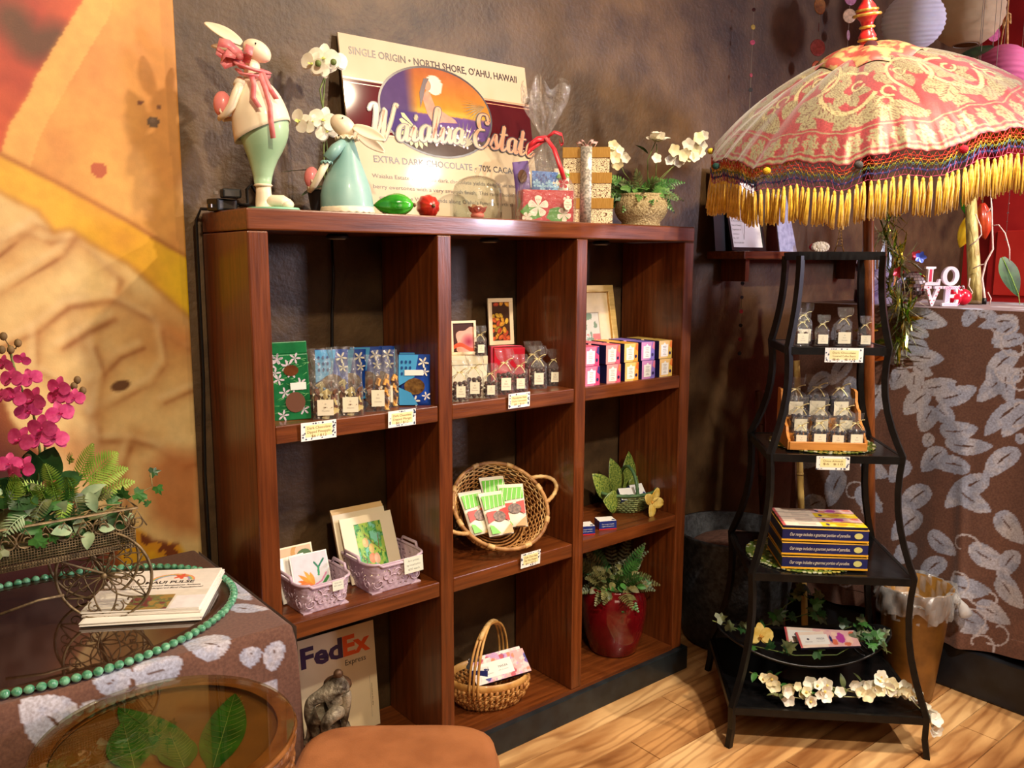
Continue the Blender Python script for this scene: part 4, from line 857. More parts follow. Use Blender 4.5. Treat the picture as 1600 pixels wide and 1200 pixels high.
# lettering
tl = MB(); tl2 = MB()
u0, v0 = SU(547, 78); u1, v1 = SU(800, 122)
text(tl, "SINGLE ORIGIN \u2022 NORTH SHORE, O'AHU, HAWAII", 0.030, T(SWd/2-0.006, -0.0008, (v0+v1)/2-0.012), fit=0.60, bold=0.012)
text(tl2, 'EXTRA DARK CHOCOLATE - 70% CACAO', 0.027, T(SWd/2-0.004, -0.0008, SU(690, 258)[1]-0.008), fit=0.52, bold=0.012)
obj('lettering', tl, INK, sg); obj('lettering', tl2, INK, sg)
ts = MB()
for k, s_ in enumerate(['Waialua Estate 70% cacao dark chocolate yields deep fruit and red', 'berry overtones with a very smooth finish. This rare chocolate is', 'grown on the Waialua lands along O\'ahu\'s famous north shore.']): text(ts, s_, 0.0165, T(SWd/2, -0.0008, SU(660, 283)[1]-k*0.030), fit=(0.55, 0.55, 0.52)[k])
obj('fine_lettering', ts, pm((96, 84, 84), 0.4, name='print'), sg)
# brush script "Waialua Estate": pen strokes with thick down strokes
def script(body):
    G = {'W': (1.25, [[(-.1, .95), (.02, 1.12), (.2, 1.1), (.24, .8), (.2, .3), (.22, .02), (.45, .5), (.62, .98), (.6, .5), (.64, .02), (.9, .5), (1.05, .95), (1.12, 1.12), (1.2, 1.05)]]),
         'a': (.62, [[(.46, .44), (.3, .5), (.1, .38), (.06, .12), (.2, 0), (.38, .14), (.48, .46)], [(.48, .48), (.43, .15), (.5, 0), (.62, .1)]]),
         'i': (.46, [[(.0, .15), (.2, .46), (.16, .12), (.24, 0), (.46, .12)], [(.22, .66), (.27, .80)]]),
         'l': (.38, [[(.0, .12), (.3, .85), (.28, 1.08), (.16, .98), (.1, .3), (.16, 0), (.38, .12)]]),
         'u': (.66, [[(.0, .2), (.14, .46), (.1, .12), (.22, 0), (.42, .2), (.5, .46)], [(.5, .46), (.46, .12), (.54, 0), (.66, .12)]]),
         'E': (.92, [[(.78, .92), (.66, 1.1), (.38, 1.08), (.26, .86), (.36, .62), (.6, .58)], [(.56, .58), (.28, .54), (.1, .3), (.18, .04), (.45, -.04), (.72, .12), (.86, .34)], [(.8, .9), (.72, .8), (.66, .88)]]),
         's': (.5, [[(.0, .1), (.26, .5), (.3, .3), (.36, .1), (.22, 0), (.06, .06)], [(.24, .0), (.4, .04), (.5, .14)]]),
         't': (.44, [[(.0, .14), (.2, .62), (.26, .86)], [(.25, .84), (.14, .2), (.2, 0), (.44, .14)], [(.04, .54), (.42, .58)]]),
         'e': (.5, [[(.0, .14), (.3, .26), (.36, .42), (.24, .48), (.1, .32), (.1, .1), (.24, 0), (.5, .16)]]), ' ': (.42, [])}
    x = 0; out = []
    for ch in body:
        w_, st = G[ch]; out += [[(x+p[0]+0.22*p[1], p[1]) for p in s_] for s_ in st]; x += w_
    return out, x
def smooth(P, n=5):
    out = []; K = len(P)
    for i in range(K-1):
        p0, p1, p2, p3 = P[max(i-1, 0)], P[i], P[i+1], P[min(i+2, K-1)]
        for j in range(n):
            t = j/n; out.append(tuple(0.5*((2*p1[d])+(p2[d]-p0[d])*t+(2*p0[d]-5*p1[d]+4*p2[d]-p3[d])*t*t+(3*p1[d]-p0[d]-3*p2[d]+p3[d])*t**3) for d in (0, 1)))
    return out+[P[-1]]
strokes, wt = script('Waialua Estate'); nW = len(script('Waialua')[0])
sa, sb_ = SU(572, 218), SU(826, 246); sc_ = 0.0
xl = SU(578, 232)[0]; xr = SU(834, 250)[0]; kx = (xr-xl)/wt; kz = kx*1.3; zb = SU(640, 222)[1]-0.010; rot = math.radians(4.0)
for nm, m_, ew, lift in [('script_outline', INK, 0.0032, 0.0034), ('script_lettering', PGL, 0.0, 0.0040)]:
    g1w = MB(); g2w = MB()
    for si, s_ in enumerate(strokes):
        g = g1w if si < nW else g2w
        P = [(xl+px_*kx, zb+py_*kz+(px_*kx)*math.tan(-rot)*0.0+0.02*math.sin(px_/wt*3.1)) for px_, py_ in smooth(s_)]
        vs = []; 
        for i, p in enumerate(P):
            a = P[max(i-1, 0)]; b = P[min(i+1, len(P)-1)]; dx, dz = b[0]-a[0], b[1]-a[1]; l_ = math.hypot(dx, dz) or 1
            down = abs(dz)/l_; hw = 0.0024+0.0048*down*down*(1 if dz < 0 else 0.5)+ew
            vs += [(p[0]-dz/l_*hw-0*dx, -lift-si*0.00001, p[1]+dx/l_*hw), (p[0]+dz/l_*hw, -lift-si*0.00001, p[1]-dx/l_*hw)]
        g.add(vs, [(2*i, 2*i+1, 2*i+3, 2*i+2) for i in range(len(P)-1)])
        for q in (P[0], P[-1]): g.poly([(q[0]+(0.0018+ew)*math.cos(k*0.785), q[1]+(0.0018+ew)*math.sin(k*0.785)) for k in range(8)], 0, T(0, -lift-si*0.00001, 0))
    obj(nm, g1w, m_, sg); obj(nm, g2w, m_, sg)

# --- pods
def pod(name, label, px, py, Y, rx_, m, L, r, rz, tipk=0.25, cat='ornament'):
    P = onY(px, py, Y); P[2] = H
    t = thing(name, label, cat, P, rz)
    n = 14; prof = []
    for i in range(n+1):
        q = i/n; prof.append((max(0.001, r*math.sin(math.pi*min(1, q*0.985+0.012))**(0.62)*(1-0.25*q)), (q-0.5)*L+ (0.03*L if q > 0.97 else 0)))
    obj('shell', MB().lathe(prof, 40, rad=lambda a, z: 1+0.045*math.cos(a*10)+0.02*math.sin(z*900+a*3)+0.015*math.sin(z*1700-a*7)), m, t, M=T(0, 0, r*0.86, ry=math.pi/2))
    obj('stalk', MB().tube([(-L*0.5, 0, r*0.86), (-L*0.56, 0, r*0.92)], [0.006, 0.004], 8), STB, t)
    return t
PG = mat('pod_green_glaze', (20, 120, 24), (60, 170, 40), rough=0.22, scale=18, coat=0.6, bump=0.3, bscale=50)
PR = mat('pod_red_glaze', (150, 26, 22), (200, 50, 36), rough=0.25, scale=18, coat=0.5, bump=0.3, bscale=50)
pod('cacao_pod_ornament', 'glossy green cacao pod ornament lying before the sign on the bookcase top', 616, 334, 0.10, 0, PG, 0.105, 0.034, YAW+math.pi)
pod('cacao_pod_ornament', 'glossy red cacao pod ornament lying beside the glass bell jar', 668, 335, 0.11, 0, PR, 0.085, 0.036, YAW+math.pi/2+0.5)

# --- bell jar
P = onY(746, 338, 0.115); P[2] = H; kj = mpp(P)
bj = thing('bell_jar', 'clear glass bell jar with a round knob on the bookcase top', 'jar', P)
GLS = film('clear_glass', (246, 248, 246), gloss=0.03, rough=0.03, ior=1.45)
R_ = 38*kj
obj('dome', MB().lathe([(R_, 0.003), (R_, 0.04), (R_*0.995, 42*kj), (R_*0.93, 52*kj), (R_*0.75, 60*kj), (R_*0.45, 65*kj), (R_*0.16, 67*kj), (0.004, 67.5*kj)], 40, cap0=False, cap1=False), GLS, bj, solid=0.0022)
obj('knob', MB().lathe([(0.006, 66*kj), (0.005, 68*kj), (0.004, 70*kj), (0.0075, 72*kj), (0.009, 75*kj), (0.0085, 78*kj), (0.004, 80*kj)], 16), GLS, bj)
rj = thing('candy_rose', 'pink and cream candy rose kept under the glass bell jar', 'candy', (P[0], P[1], H+0.001), 0.4)
mb = MB()
for ring, (n, r, h, c) in enumerate([(5, 0.028, 0.012, 0.6), (5, 0.022, 0.02, 1.1), (4, 0.013, 0.026, 1.8)]):
    for k in range(n):
        a = k*6.283/n+ring*0.5; d = Vector((math.cos(a), math.sin(a), c)); mb.blade(r*1.1+0.008, r*0.7, 5, ring % 2, Matrix.Translation((0, 0, h*0.55+0.004)) @ along(d, (-math.cos(a), -math.sin(a), 1)), curl=-0.2, fold=0.2, shape=rshape)
mb.ball((0, 0, 0.012), 0.014, 10, 0, sc=(1.5, 1.5, 0.8)); obj('petals', mb, [pm((226, 130, 116), 0.5, name='candy'), pm((240, 214, 176), 0.5, name='candy')], rj)

# --- hibiscus print gift box wrapped in cellophane
P = onY(850, 343, 0.09); P[2] = H; kg = mpp(P); GZ = -0.30
hb_red = pm((186, 26, 38), 0.4, name='print'); hb_w = pm((240, 228, 206), 0.4, name='print'); hb_g = pm((70, 140, 40), 0.4, name='print'); hb_r2 = pm((200, 40, 50), 0.4, name='print')
GRZ = YAW+0.25
gbx = thing('hibiscus_gift_box', 'red and green hibiscus print carton inside the cellophane wrap', 'box', P, GRZ)
bw, bd, bh = 0.080, 0.045, 0.094
mb = MB(); mb.box(-bw, -bd, 0, bw, -bd+0.002, bh); mb.box(-bw, bd-0.002, 0, bw, bd, bh*1.15); mb.box(-bw, -bd, 0, -bw+0.002, bd, bh); mb.box(bw-0.002, -bd, 0, bw, bd, bh); mb.box(-bw, -bd, 0, bw, bd, 0.002)
obj('carton', mb, hb_red, gbx)
def hib(mb, cx, cz, r, lift, mi=0, mc=1, a0=0.3):
    for k in range(5):
        a = a0+k*1.2566; pts = [(cx, cz)]
        for q, rr in [(-0.50, .55), (-0.42, .92), (-0.15, 1.0), (0.12, 1.03), (0.4, .93), (0.5, .6)]: pts.append((cx+r*rr*math.cos(a+q), cz+r*rr*math.sin(a+q)))
        mb.poly(pts, mi, T(0, -lift-k*0.00003, 0)); 
        for q in (-0.25, 0, 0.25): mb.poly([(cx+0.15*r*math.cos(a), cz+0.15*r*math.sin(a)), (cx+.7*r*math.cos(a+q), cz+.7*r*math.sin(a+q)), (cx+.7*r*math.cos(a+q+.05), cz+.7*r*math.sin(a+q+.05))], mc, T(0, -lift-0.0003, 0))
    mb.poly([(cx, cz), (cx+r*0.75*math.cos(a0+.7), cz+r*0.75*math.sin(a0+.7)), (cx+r*0.7*math.cos(a0+.8), cz+r*0.7*math.sin(a0+.8))], mc, T(0, -lift-0.0005, 0))
pr_ = MB()
for (cx, cz, r, a) in [(0.03, 0.02, 0.02, 0.5), (-0.05, 0.03, 0.02, 0.2)]: pr_.poly([(cx+r*1.5*math.cos(a+k*.6)*(1+0.3*(k % 2)), cz+r*1.2*math.sin(a+k*.6)) for k in range(10)], 2, T(0, -bd-0.0004, 0))
pr_.poly([(0.01, 0.0), (0.045, 0.0), (0.06, 0.035), (0.03, 0.045)], 2, T(0, -bd-0.0005, 0))
hib(pr_, -0.032, 0.045, 0.032, bd+0.0008); hib(pr_, 0.05, 0.022, 0.022, bd+0.0009, a0=1.0); hib(pr_, 0.06, 0.064, 0.014, bd+0.0009, a0=0.1); hib(pr_, -0.066, 0.012, 0.016, bd+0.0008, a0=0.8)
obj('printed_flower', pr_, [hb_w, hb_r2, hb_g], gbx)
sp = MB(); SM = T(-bw, 0, 0, rz=-math.pi/2)
sp2 = MB(); hib(sp2, -0.01, 0.02, 0.02, 0.0006); sp2.poly([(-0.035, 0.03), (0.0, 0.075), (0.03, 0.06), (0.0, 0.04)], 2, T(0, -0.0004, 0)); obj('printed_flower', sp2, [hb_w, hb_r2, hb_g], gbx, M=T(-bw, 0, 0, rz=-math.pi/2))
def inbox(x, y, z, tilt=0.0): v = Matrix.Translation(Vector(P.tolist())) @ Matrix.Rotation(GRZ, 4, 'Z') @ Vector((x, y, z)); return v
def pouch_mesh(w_, h_, d_=0.014, n=10):
    def fn(u, v):
        a = u*2*math.pi; x = w_/2*math.cos(a); sq = abs(math.sin(a))**0.8*(1 if math.sin(a) >= 0 else -1)
        th = d_*max(0.06, (1-v)**0.7*0.9)*(0.35 if v < 0.02 else 1.0)
        if abs(x) > w_/2*0.94: th *= 0.5
        return (x*(1-0.03*math.sin(v*3.1)), sq*th, v*h_)
    return MB().grid(fn, 28, n, cu=True)
g1 = thing('purple_pouch', 'purple chocolate pouch standing at the left inside the cellophane wrap', 'pouch', inbox(-0.052, 0.01, 0.003), GRZ-0.1, ry=-0.12); obj('bag', pouch_mesh(0.05, 0.180), pm((112, 84, 160), 0.4, name='pouch'), g1)
obj('window', MB().poly([(0.014*math.cos(a*.5), 0.135+0.02*math.sin(a*.5)) for a in range(13)], 0, T(0, -0.013, 0)), pm((96, 60, 34), 0.4, name='print'), g1)
g2 = thing('blue_pouch', 'bright blue chocolate pouch in the middle of the cellophane wrap', 'pouch', inbox(-0.002, 0.0, 0.003), GRZ, ry=0.03); obj('bag', pouch_mesh(0.085, 0.150), pm((24, 104, 190), 0.35, name='pouch'), g2)
mb = MB()
for k in range(9): mb.poly([(-0.03+k*0.0075+0.004*math.cos(q), 0.136-0.006*(k % 3)+0.006*math.sin(q)) for q in (0, 1.2, 2.4, 3.6, 4.8)], 0, T(0, -0.0135, 0))
for k in range(4): hib(mb, -0.03+k*0.02, 0.112-(k % 2)*0.01, 0.012, 0.0145, 1, 1)
obj('printed_flower', mb, [pm((16, 70, 150), 0.4, name='print'), pm((120, 180, 220), 0.4, name='print')], g2)
g3 = thing('green_pouch', 'white pouch with green leaves and a red hibiscus inside the cellophane wrap', 'pouch', inbox(0.05, 0.008, 0.003), GRZ, ry=0.05); obj('bag', pouch_mesh(0.05, 0.160), pm((226, 216, 190), 0.4, name='pouch'), g3)
mb = MB()
for k in range(5): mb.poly([(-0.02, 0.13+k*0.003), (0.0, 0.150-k*0.002), (0.024, 0.145-k*0.004), (0.01, 0.134)], 0, T(0, -0.0135-k*0.0002, 0))
hib(mb, 0.004, 0.116, 0.016, 0.0145, 1, 1); hib(mb, -0.02, 0.112, 0.012, 0.0146, 2, 2); obj('printed_flower', mb, [pm((100, 160, 50), 0.4, name='print'), hb_red, hb_w], g3)
CEL = film('cellophane', (250, 250, 250), gloss=0.10, rough=0.07, ior=1.5, bump=1.0, bscale=60, veil=0.05)
cw = thing('cellophane_wrap', 'clear cellophane gift wrap tied with a red ribbon around the hibiscus gift box', 'wrapping', P, GRZ)
def wrap(u, v):
    a = u*2*math.pi; h = v*0.40
    tab = [(0.0, 1.06, 0.0), (0.075, 1.1, 0.02), (0.12, 0.98, 0.1), (0.17, 0.72, 0.4), (0.21, 0.42, 0.8), (0.242, 0.15, 1.0), (0.256, 0.13, 1.0), (0.28, 0.34, 1.0), (0.33, 0.72, 1.0), (0.385, 0.98, 1.0), (0.41, 0.9, 1.0)]
    for t0, t1 in zip(tab[:-1], tab[1:]):
        if t0[0] <= h <= t1[0]: q = (h-t0[0])/(t1[0]-t0[0]); s_ = t0[1]+(t1[1]-t0[1])*q; rd = t0[2]+(t1[2]-t0[2])*q; break
    c, s = math.cos(a), math.sin(a); mx_ = max(abs(c)/1.0, abs(s)/1.0); bx, by = c/mx_*bw, s/mx_*bd
    ex_, ey_ = c*0.07, s*0.055; x = (bx*(1-rd)+ex_*rd)*s_; y_ = (by*(1-rd)+ey_*rd)*s_
    cr = (0.10 if h > 0.1 else 0.0)*min(1, (h-0.1)*8 if h > 0.1 else 0)
    f = 1+cr*(math.sin(a*7+h*20)+0.6*math.sin(a*13-h*31))*(1 if h < 0.25 else 1.5)
    return (x*f, y_*f, h+(0.02*math.sin(a*5)+0.014*math.sin(a*3+1) if v > 0.93 else 0))
obj('film', MB().grid(wrap, 120, 44, cu=True, sm=True), CEL, cw)
RRIB = mat('red_satin', (180, 14, 34), (214, 34, 52), rough=0.32, scale=40, sheen=0.3)
rb = MB(); rb.lathe([(0.014, 0.242), (0.0165, 0.249), (0.014, 0.256)], 16)
def loop(pts, wz): rb.strip([Vector(p) for p in pts], [Vector((0, 0.001, wz))]*len(pts))
loop([(0, -0.014, 0.25), (-0.03, -0.02, 0.245), (-0.055, -0.02, 0.225), (-0.058, -0.012, 0.205), (-0.035, -0.01, 0.225), (0, -0.012, 0.248)], 0.008)
loop([(0, -0.014, 0.25), (0.025, -0.018, 0.268), (0.05, -0.016, 0.262), (0.058, -0.01, 0.24), (0.05, -0.006, 0.232), (0.045, -0.006, 0.245)], 0.005)
rb.strip([Vector(p) for p in [(0.0, -0.016, 0.25), (0.018, -0.04, 0.215), (0.03, -0.055, 0.17), (0.045, -0.06, 0.125)]], [Vector((0.007, 0, 0.001))]*4)
obj('ribbon', rb, RRIB, cw, solid=0.0008, label='red satin ribbon bow')
tg = MB(); tg.poly([(0.013*math.cos(i*.3927), 0.017*math.sin(i*.3927)) for i in range(16)], 0, None, 0.0008)
tgo = obj('gift_tag', tg, hb_w, cw, M=T(0.058, -bd-0.012, 0.052), label='white oval gift tag'); tt = MB()
for k, s_ in enumerate(['Maui', 'Chocolate', 'Gift']): text(tt, s_, 0.006, T(0, -0.0003, 0.004-k*0.007))
obj('lettering', tt, hb_red, tgo)
# --- stack of three gold lidded boxes tied with a silver ribbon
GOLD = mat('gold_card', (176, 128, 52), (204, 160, 84), rough=0.32, scale=40, stretch=(30, 1, 1), metal=0.35)
def scrollmat():
    m = mat('scroll_print_card', (236, 220, 178), (242, 228, 190), rough=0.5, scale=30); nt = m.node_tree; N = nt.nodes; L = nt.links
    tc = N.new('ShaderNodeTexCoord'); ns = N.new('ShaderNodeTexNoise'); ns.inputs['Scale'].default_value = 55; ns.inputs['Detail'].default_value = 0.5
    wv = N.new('ShaderNodeTexWave'); wv.wave_type = 'RINGS'; wv.inputs['Scale'].default_value = 34; wv.inputs['Distortion'].default_value = 16; wv.inputs['Detail'].default_value = 0.6; wv.inputs['Detail Scale'].default_value = 3.0
    r = N.new('ShaderNodeValToRGB'); r.color_ramp.elements[0].position = 0.80; r.color_ramp.elements[1].position = 0.86; r.color_ramp.elements[0].color = (1, 1, 1, 1); r.color_ramp.elements[1].color = lin((112, 70, 44))
    mx = N.new('ShaderNodeMix'); mx.data_type = 'RGBA'; mx.blend_type = 'MULTIPLY'; mx.inputs['Factor'].default_value = 1
    b = N['Principled BSDF']; old = b.inputs['Base Color'].links[0].from_socket
    L.new(tc.outputs['Object'], wv.inputs['Vector']); L.new(wv.outputs['Fac'], r.inputs[0]); L.new(old, mx.inputs['A']); L.new(r.outputs[0], mx.inputs['B']); L.new(mx.outputs['Result'], b.inputs['Base Color']); return m
SCR = scrollmat()
P = onY(915, 350, 0.10); P[2] = H; kb = mpp(P); GR = YAW-0.10
hs = 38*kb; z = H
for k, (hw, lab) in enumerate([(41*kb, 'lowest of the three stacked gold gift boxes with scroll print'), (38*kb, 'middle one of the three stacked gold gift boxes with scroll print'), (35*kb, 'topmost of the three stacked gold gift boxes with scroll print, under the ribbon bow')]):
    b = thing('gift_box', lab, 'box', (P[0], P[1], z), GR)
    obj('carton', MB().box(-hw, -hw*0.72, 0, hw, hw*0.72, hs-0.004), SCR, b, bev=0.001)
    obj('lid', MB().box(-hw-0.002, -hw*0.72-0.002, hs*0.58, hw+0.002, hw*0.72+0.002, hs-0.0005), GOLD, b, bev=0.001); z += hs
SLV = mat('silver_lace_ribbon', (150, 146, 136), (214, 208, 196), rough=0.35, scale=180, metal=0.4, lo=0.4, hi=0.6)
gr = thing('gift_ribbon', 'silver lace ribbon with a bow tied around the stacked gold gift boxes', 'ribbon', (P[0], P[1], H), GR)
h0, d0 = 3*hs, 41*kb*0.72+0.0035
mb = MB(); mb.strip([(0, -d0, 0.002), (0, -d0, hs), (0, -d0+0.001, 2*hs), (0, -d0+0.003, h0+0.001), (0, d0-0.003, h0+0.001), (0, d0, 2*hs), (0, d0, 0.002)], [Vector((8.5*kb, 0, 0))]*7)
obj('band', mb, SLV, gr, solid=0.0006)
mb = MB()
for sg_, a in [(-1, 0.3), (1, 0.3), (-1, 1.0), (1, 1.0)]: mb.strip([(0, -0.02, h0+0.002), (sg_*0.02*math.cos(a), -0.024, h0+0.016+0.008*a), (sg_*0.034*math.cos(a), -0.02, h0+0.014+0.01*a), (sg_*0.026*math.cos(a), -0.014, h0+0.004), (0, -0.016, h0+0.002)], [Vector((0.003*sg_, 0.008, 0.004))]*5)
mb.ball((0, -0.02, h0+0.006), 0.007, 8); obj('bow', mb, [mat('pink_lace_ribbon', (206, 160, 156), (226, 190, 184), rough=0.4, scale=120)], gr, solid=0.0008)

# --- stone pot with fern and white rose
P = onY(1001, 351, 0.13); P[2] = H; kp = mpp(P)
fp = thing('potted_fern', 'stone pot of ferns, cream blossoms and one white rose on the bookcase top', 'plant', P, YAW)
STN = mat('pot_stoneware', (150, 128, 84), (206, 188, 142), rough=0.8, scale=160, detail=8, bump=0.7, bscale=170)
obj('pot', MB().lathe([(29*kp, 0), (30*kp, 3*kp), (30*kp, 8*kp), (36*kp, 14*kp), (41*kp, 24*kp), (42*kp, 34*kp), (39*kp, 43*kp), (36*kp, 47*kp), (38*kp, 50*kp), (34*kp, 50*kp), (32*kp, 42*kp)], 40), STN, fp)
obj('soil', MB().lathe([(33*kp, 43*kp), (0.001, 46*kp)], 24, cap0=False), pm((46, 34, 22), 0.9, name='soil', scale=60, bump=0.6), fp)
rr = random.Random(5)
LGB = mat('fern_fresh', (58, 104, 42), (112, 158, 78), rough=0.42, scale=40)
for k in range(34):
    a = -math.pi*0.5+(k-17)/17*2.4; el = rr.uniform(-0.75, 0.85); L_ = rr.uniform(40, 70)*kp; b0 = Vector((0.022*math.cos(a), 0.022*math.sin(a), 48*kp))
    tip = b0+Vector((math.cos(a)*L_*max(.35, math.cos(el))*1.05, math.sin(a)*L_*0.6*math.cos(el), L_*math.sin(el)*(0.75 if el > 0 else 0.6)))
    if tip.y > 0.10: tip.y = 0.10
    mb = MB(); frond(mb, arc(b0, tip, 0.030, 7), 0.022, 0.0034, 12, face=(0, -0.85, 0.5)); obj('frond', mb, [LGB, LGB, LG, LO][k % 4], fp)
for k in range(46):
    a = -math.pi*0.5+rr.uniform(-1.9, 1.9); q = rr.uniform(.015, .062); b0 = Vector((math.cos(a)*q, math.sin(a)*q*.75, 48*kp+rr.uniform(0, .05)*(1-q/.075))); d = Vector((math.cos(a)+rr.uniform(-.6, .6), -.5, rr.uniform(-.5, .9)))
    obj('leaf', MB().blade(rr.uniform(.02, .032), rr.uniform(.006, .009), 5, 0, along(d, (0, -.8, .5))), [LGB, LG, LGB, LO][k % 4], fp, M=Matrix.Translation(b0))
for k in range(14):
    a = -math.pi*0.5+(k-7)/7*1.7; b0 = Vector((math.cos(a)*0.055, math.sin(a)*0.05, 47*kp+rr.uniform(-.006, .02))); mb = MB(); d = Vector((math.cos(a), -0.4, rr.uniform(-.9, .2)))
    ivy(mb, 0.046, Matrix.Translation(b0+d*0.01) @ along(d, (0, -1, 0.35))); obj('ivy_leaf', mb, [LGB, LG][k % 2], fp)
def LP_(x, y, d=0.0): P_ = onY(x, y, P[1]+d); v = Vector((P_-P).tolist()); return Matrix.Rotation(-YAW, 3, 'Z') @ v
def rose(mb, r, mi=0):
    for ring, (n, rr_, c) in enumerate([(5, 1.0, 0.55), (5, 0.85, 1.1), (4, 0.6, 2.0)]):
        for k in range(n):
            a = k*6.283/n+ring*0.6; mb.blade(r*rr_, r*0.55, 6, mi, along(Vector((math.cos(a), math.sin(a), c)), (-math.cos(a), -math.sin(a), 1)), curl=-0.12 if ring else 0.25, fold=0.22, shape=rshape)
for pts in [[(1012, 290), (1012, 250), (1024, 222)], [(1024, 290), (1026, 250), (1026, 225)]]: obj('stem', MB().tube([LP_(x, y) for x, y in pts], 0.0018, 5), STM, fp)
mb = MB(); rose(mb, 21*kp); obj('rose', mb, WHT, fp, M=Matrix.Translation(LP_(1027, 222, -0.01)) @ euler(0.25, 0, 0))
mb = MB(); mb.blade(24*kp, 7*kp, 6, 0, Matrix.Translation(LP_(1012, 240)) @ along(Vector((-0.7, -0.1, 0.7)))); obj('rose_leaf', mb, LG, fp)
spray = [(958, 228, 9), (966, 236, 9), (960, 246, 10), (972, 244, 9), (965, 256, 10), (978, 248, 8), (955, 238, 8), (1025, 248, 9), (1052, 235, 11), (1060, 252, 10), (1070, 240, 10), (1076, 226, 11), (1084, 234, 11), (1090, 246, 10), (1096, 216, 11), (1102, 228, 10), (1094, 234, 10), (1106, 212, 9), (1078, 246, 9), (1100, 240, 9), (1066, 246, 9), (1045, 250, 9)]
for i, (x, y, r) in enumerate(spray):
    if x > 1086: x -= 6
    obj('blossom', star(r*kp*1.0, 5, 0.5, 0, 0.5), [CRMP, WHT][i % 2], fp, M=facing(LP_(x, y, -0.02-0.01*(i % 3)), (0.3*math.sin(i), -1, 0.3*math.cos(i)), i))
for pts in [[(1010, 300), (1040, 270), (1070, 245), (1098, 224)], [(1000, 300), (975, 270), (962, 240)], [(1015, 300), (1050, 262), (1085, 240)]]: obj('stem', MB().tube([LP_(x, y, -0.01) for x, y in pts], 0.0014, 5), STM, fp)

# ================================================================ PACKAGED GOODS
M_CARD = mat('cream_card', (238, 228, 196), (244, 236, 210), rough=0.5, scale=10)
M_WHITE = mat('white_card', (240, 238, 230), (246, 244, 238), rough=0.45, scale=10)
M_GREY = pm((150, 140, 124), 0.6, name='faint_print')
CHOC = mat('dark_chocolate', (54, 25, 14), (84, 44, 26), rough=0.22, scale=30, coat=0.3)
CHOCM = mat('milk_chocolate', (84, 46, 24), (110, 64, 34), rough=0.3, scale=30)
NUTB = mat('blue_black_drupe', (24, 22, 40), (58, 54, 84), rough=0.22, scale=30, coat=0.4)
MANGO = mat('dried_fruit', (206, 140, 40), (230, 176, 80), rough=0.5, scale=50)
PINE = mat('dried_pineapple', (206, 182, 110), (230, 212, 150), rough=0.5, scale=50)
RAF = mat('raffia', (214, 190, 120), (236, 218, 160), rough=0.6, scale=80)
BAG = film('bag_film', (250, 250, 248), gloss=0.055, rough=0.09, ior=1.5, bump=1.2, bscale=60, veil=0.035)
def bag_film(w_, d_, h, fill, style, seed):
    rr = random.Random(seed); mb = MB(); p1, p2 = rr.random()*6, rr.random()*6
    def fn(u, v):
        a = u*2*math.pi; z = v*h; c, s = math.cos(a), math.sin(a); m_ = max(abs(c), abs(s)); bx, by = c/m_*w_/2, s/m_*d_/2
        if z <= fill: k = 0; t = 1
        else: k = min(1, (z-fill)/(h*0.22)); t = 1
        if style == 'tie':
            zt = h*0.70; nk = math.exp(-((z-zt)/(h*0.07))**2); wx = 1-0.62*nk-(0.10*k if z < zt else 0); wy = (1-0.75*k)*(1-0.5*nk)+0.02
        elif style == 'fold': wx = 1-0.03*k; wy = 1-0.92*k
        else: wx = 1-0.12*k+(0.1*math.sin(v*8)*k); wy = 1-0.85*k
        f = 1+0.02*math.sin(a*5+z*140+p1)+0.02*math.sin(a*9-z*90+p2)
        return (bx*wx*f+0.004*math.sin(z*60+p1)*k, by*wy*f+0.003*math.sin(bx*260+p2)*k, z)
    mb.grid(fn, 44, 18, cu=True); mb.add([(-w_/2, -d_/2, 0.0005), (w_/2, -d_/2, 0.0005), (w_/2, d_/2, 0.0005), (-w_/2, d_/2, 0.0005)], [(0, 3, 2, 1)]); return mb
def filling(w_, d_, h, r, seed, kind='ball'):
    rr = random.Random(seed); mb = MB(); z = r
    while z < h:
        n = max(2, int((w_*0.92)/(2*r*0.92))); nd = max(1, int((d_*0.92)/(2*r*0.92)))
        for i in range(n):
            for j in range(nd):
                x = -w_/2+r+(w_-2*r)*(i+0.5*0)/max(1, n-1)+rr.uniform(-.2, .2)*r; y_ = -d_/2+r+(d_-2*r)*(j/max(1, nd-1) if nd > 1 else 0.5)+rr.uniform(-.2, .2)*r
                if kind == 'ball': mb.ball((x, y_, z+rr.uniform(-.2, .2)*r), r*rr.uniform(.85, 1.02), 8, 0, sc=(1, 1, rr.uniform(.75, 1)))
                elif kind == 'bean': mb.ball((x, y_, z), r, 8, 0, sc=(0.8, 0.8, 1.35), R=(euler(rr.uniform(0, 3), rr.uniform(0, 3), 0)).to_3x3())
                else:
                    q = r*1.5; M = T(x, y_, z, rr.uniform(-.6, .6), rr.uniform(-.6, .6), rr.uniform(0, 3)); mb.add([(-q, -q*.3, -q*.6), (q*.7, -q*.35, -q*.7), (q, -q*.3, q*.5), (-q*.4, -q*.3, q), (-q*.9, q*.1, -q*.5), (q*.6, q*.1, -q*.6), (q*.9, q*.1, q*.4), (-q*.4, q*.1, q*.8)], [(0, 1, 2, 3), (7, 6, 5, 4), (0, 4, 5, 1), (1, 5, 6, 2), (2, 6, 7, 3), (3, 7, 4, 0)], rr.choice([0, 0, 1]), False, M)
        z += r*1.55
    return mb
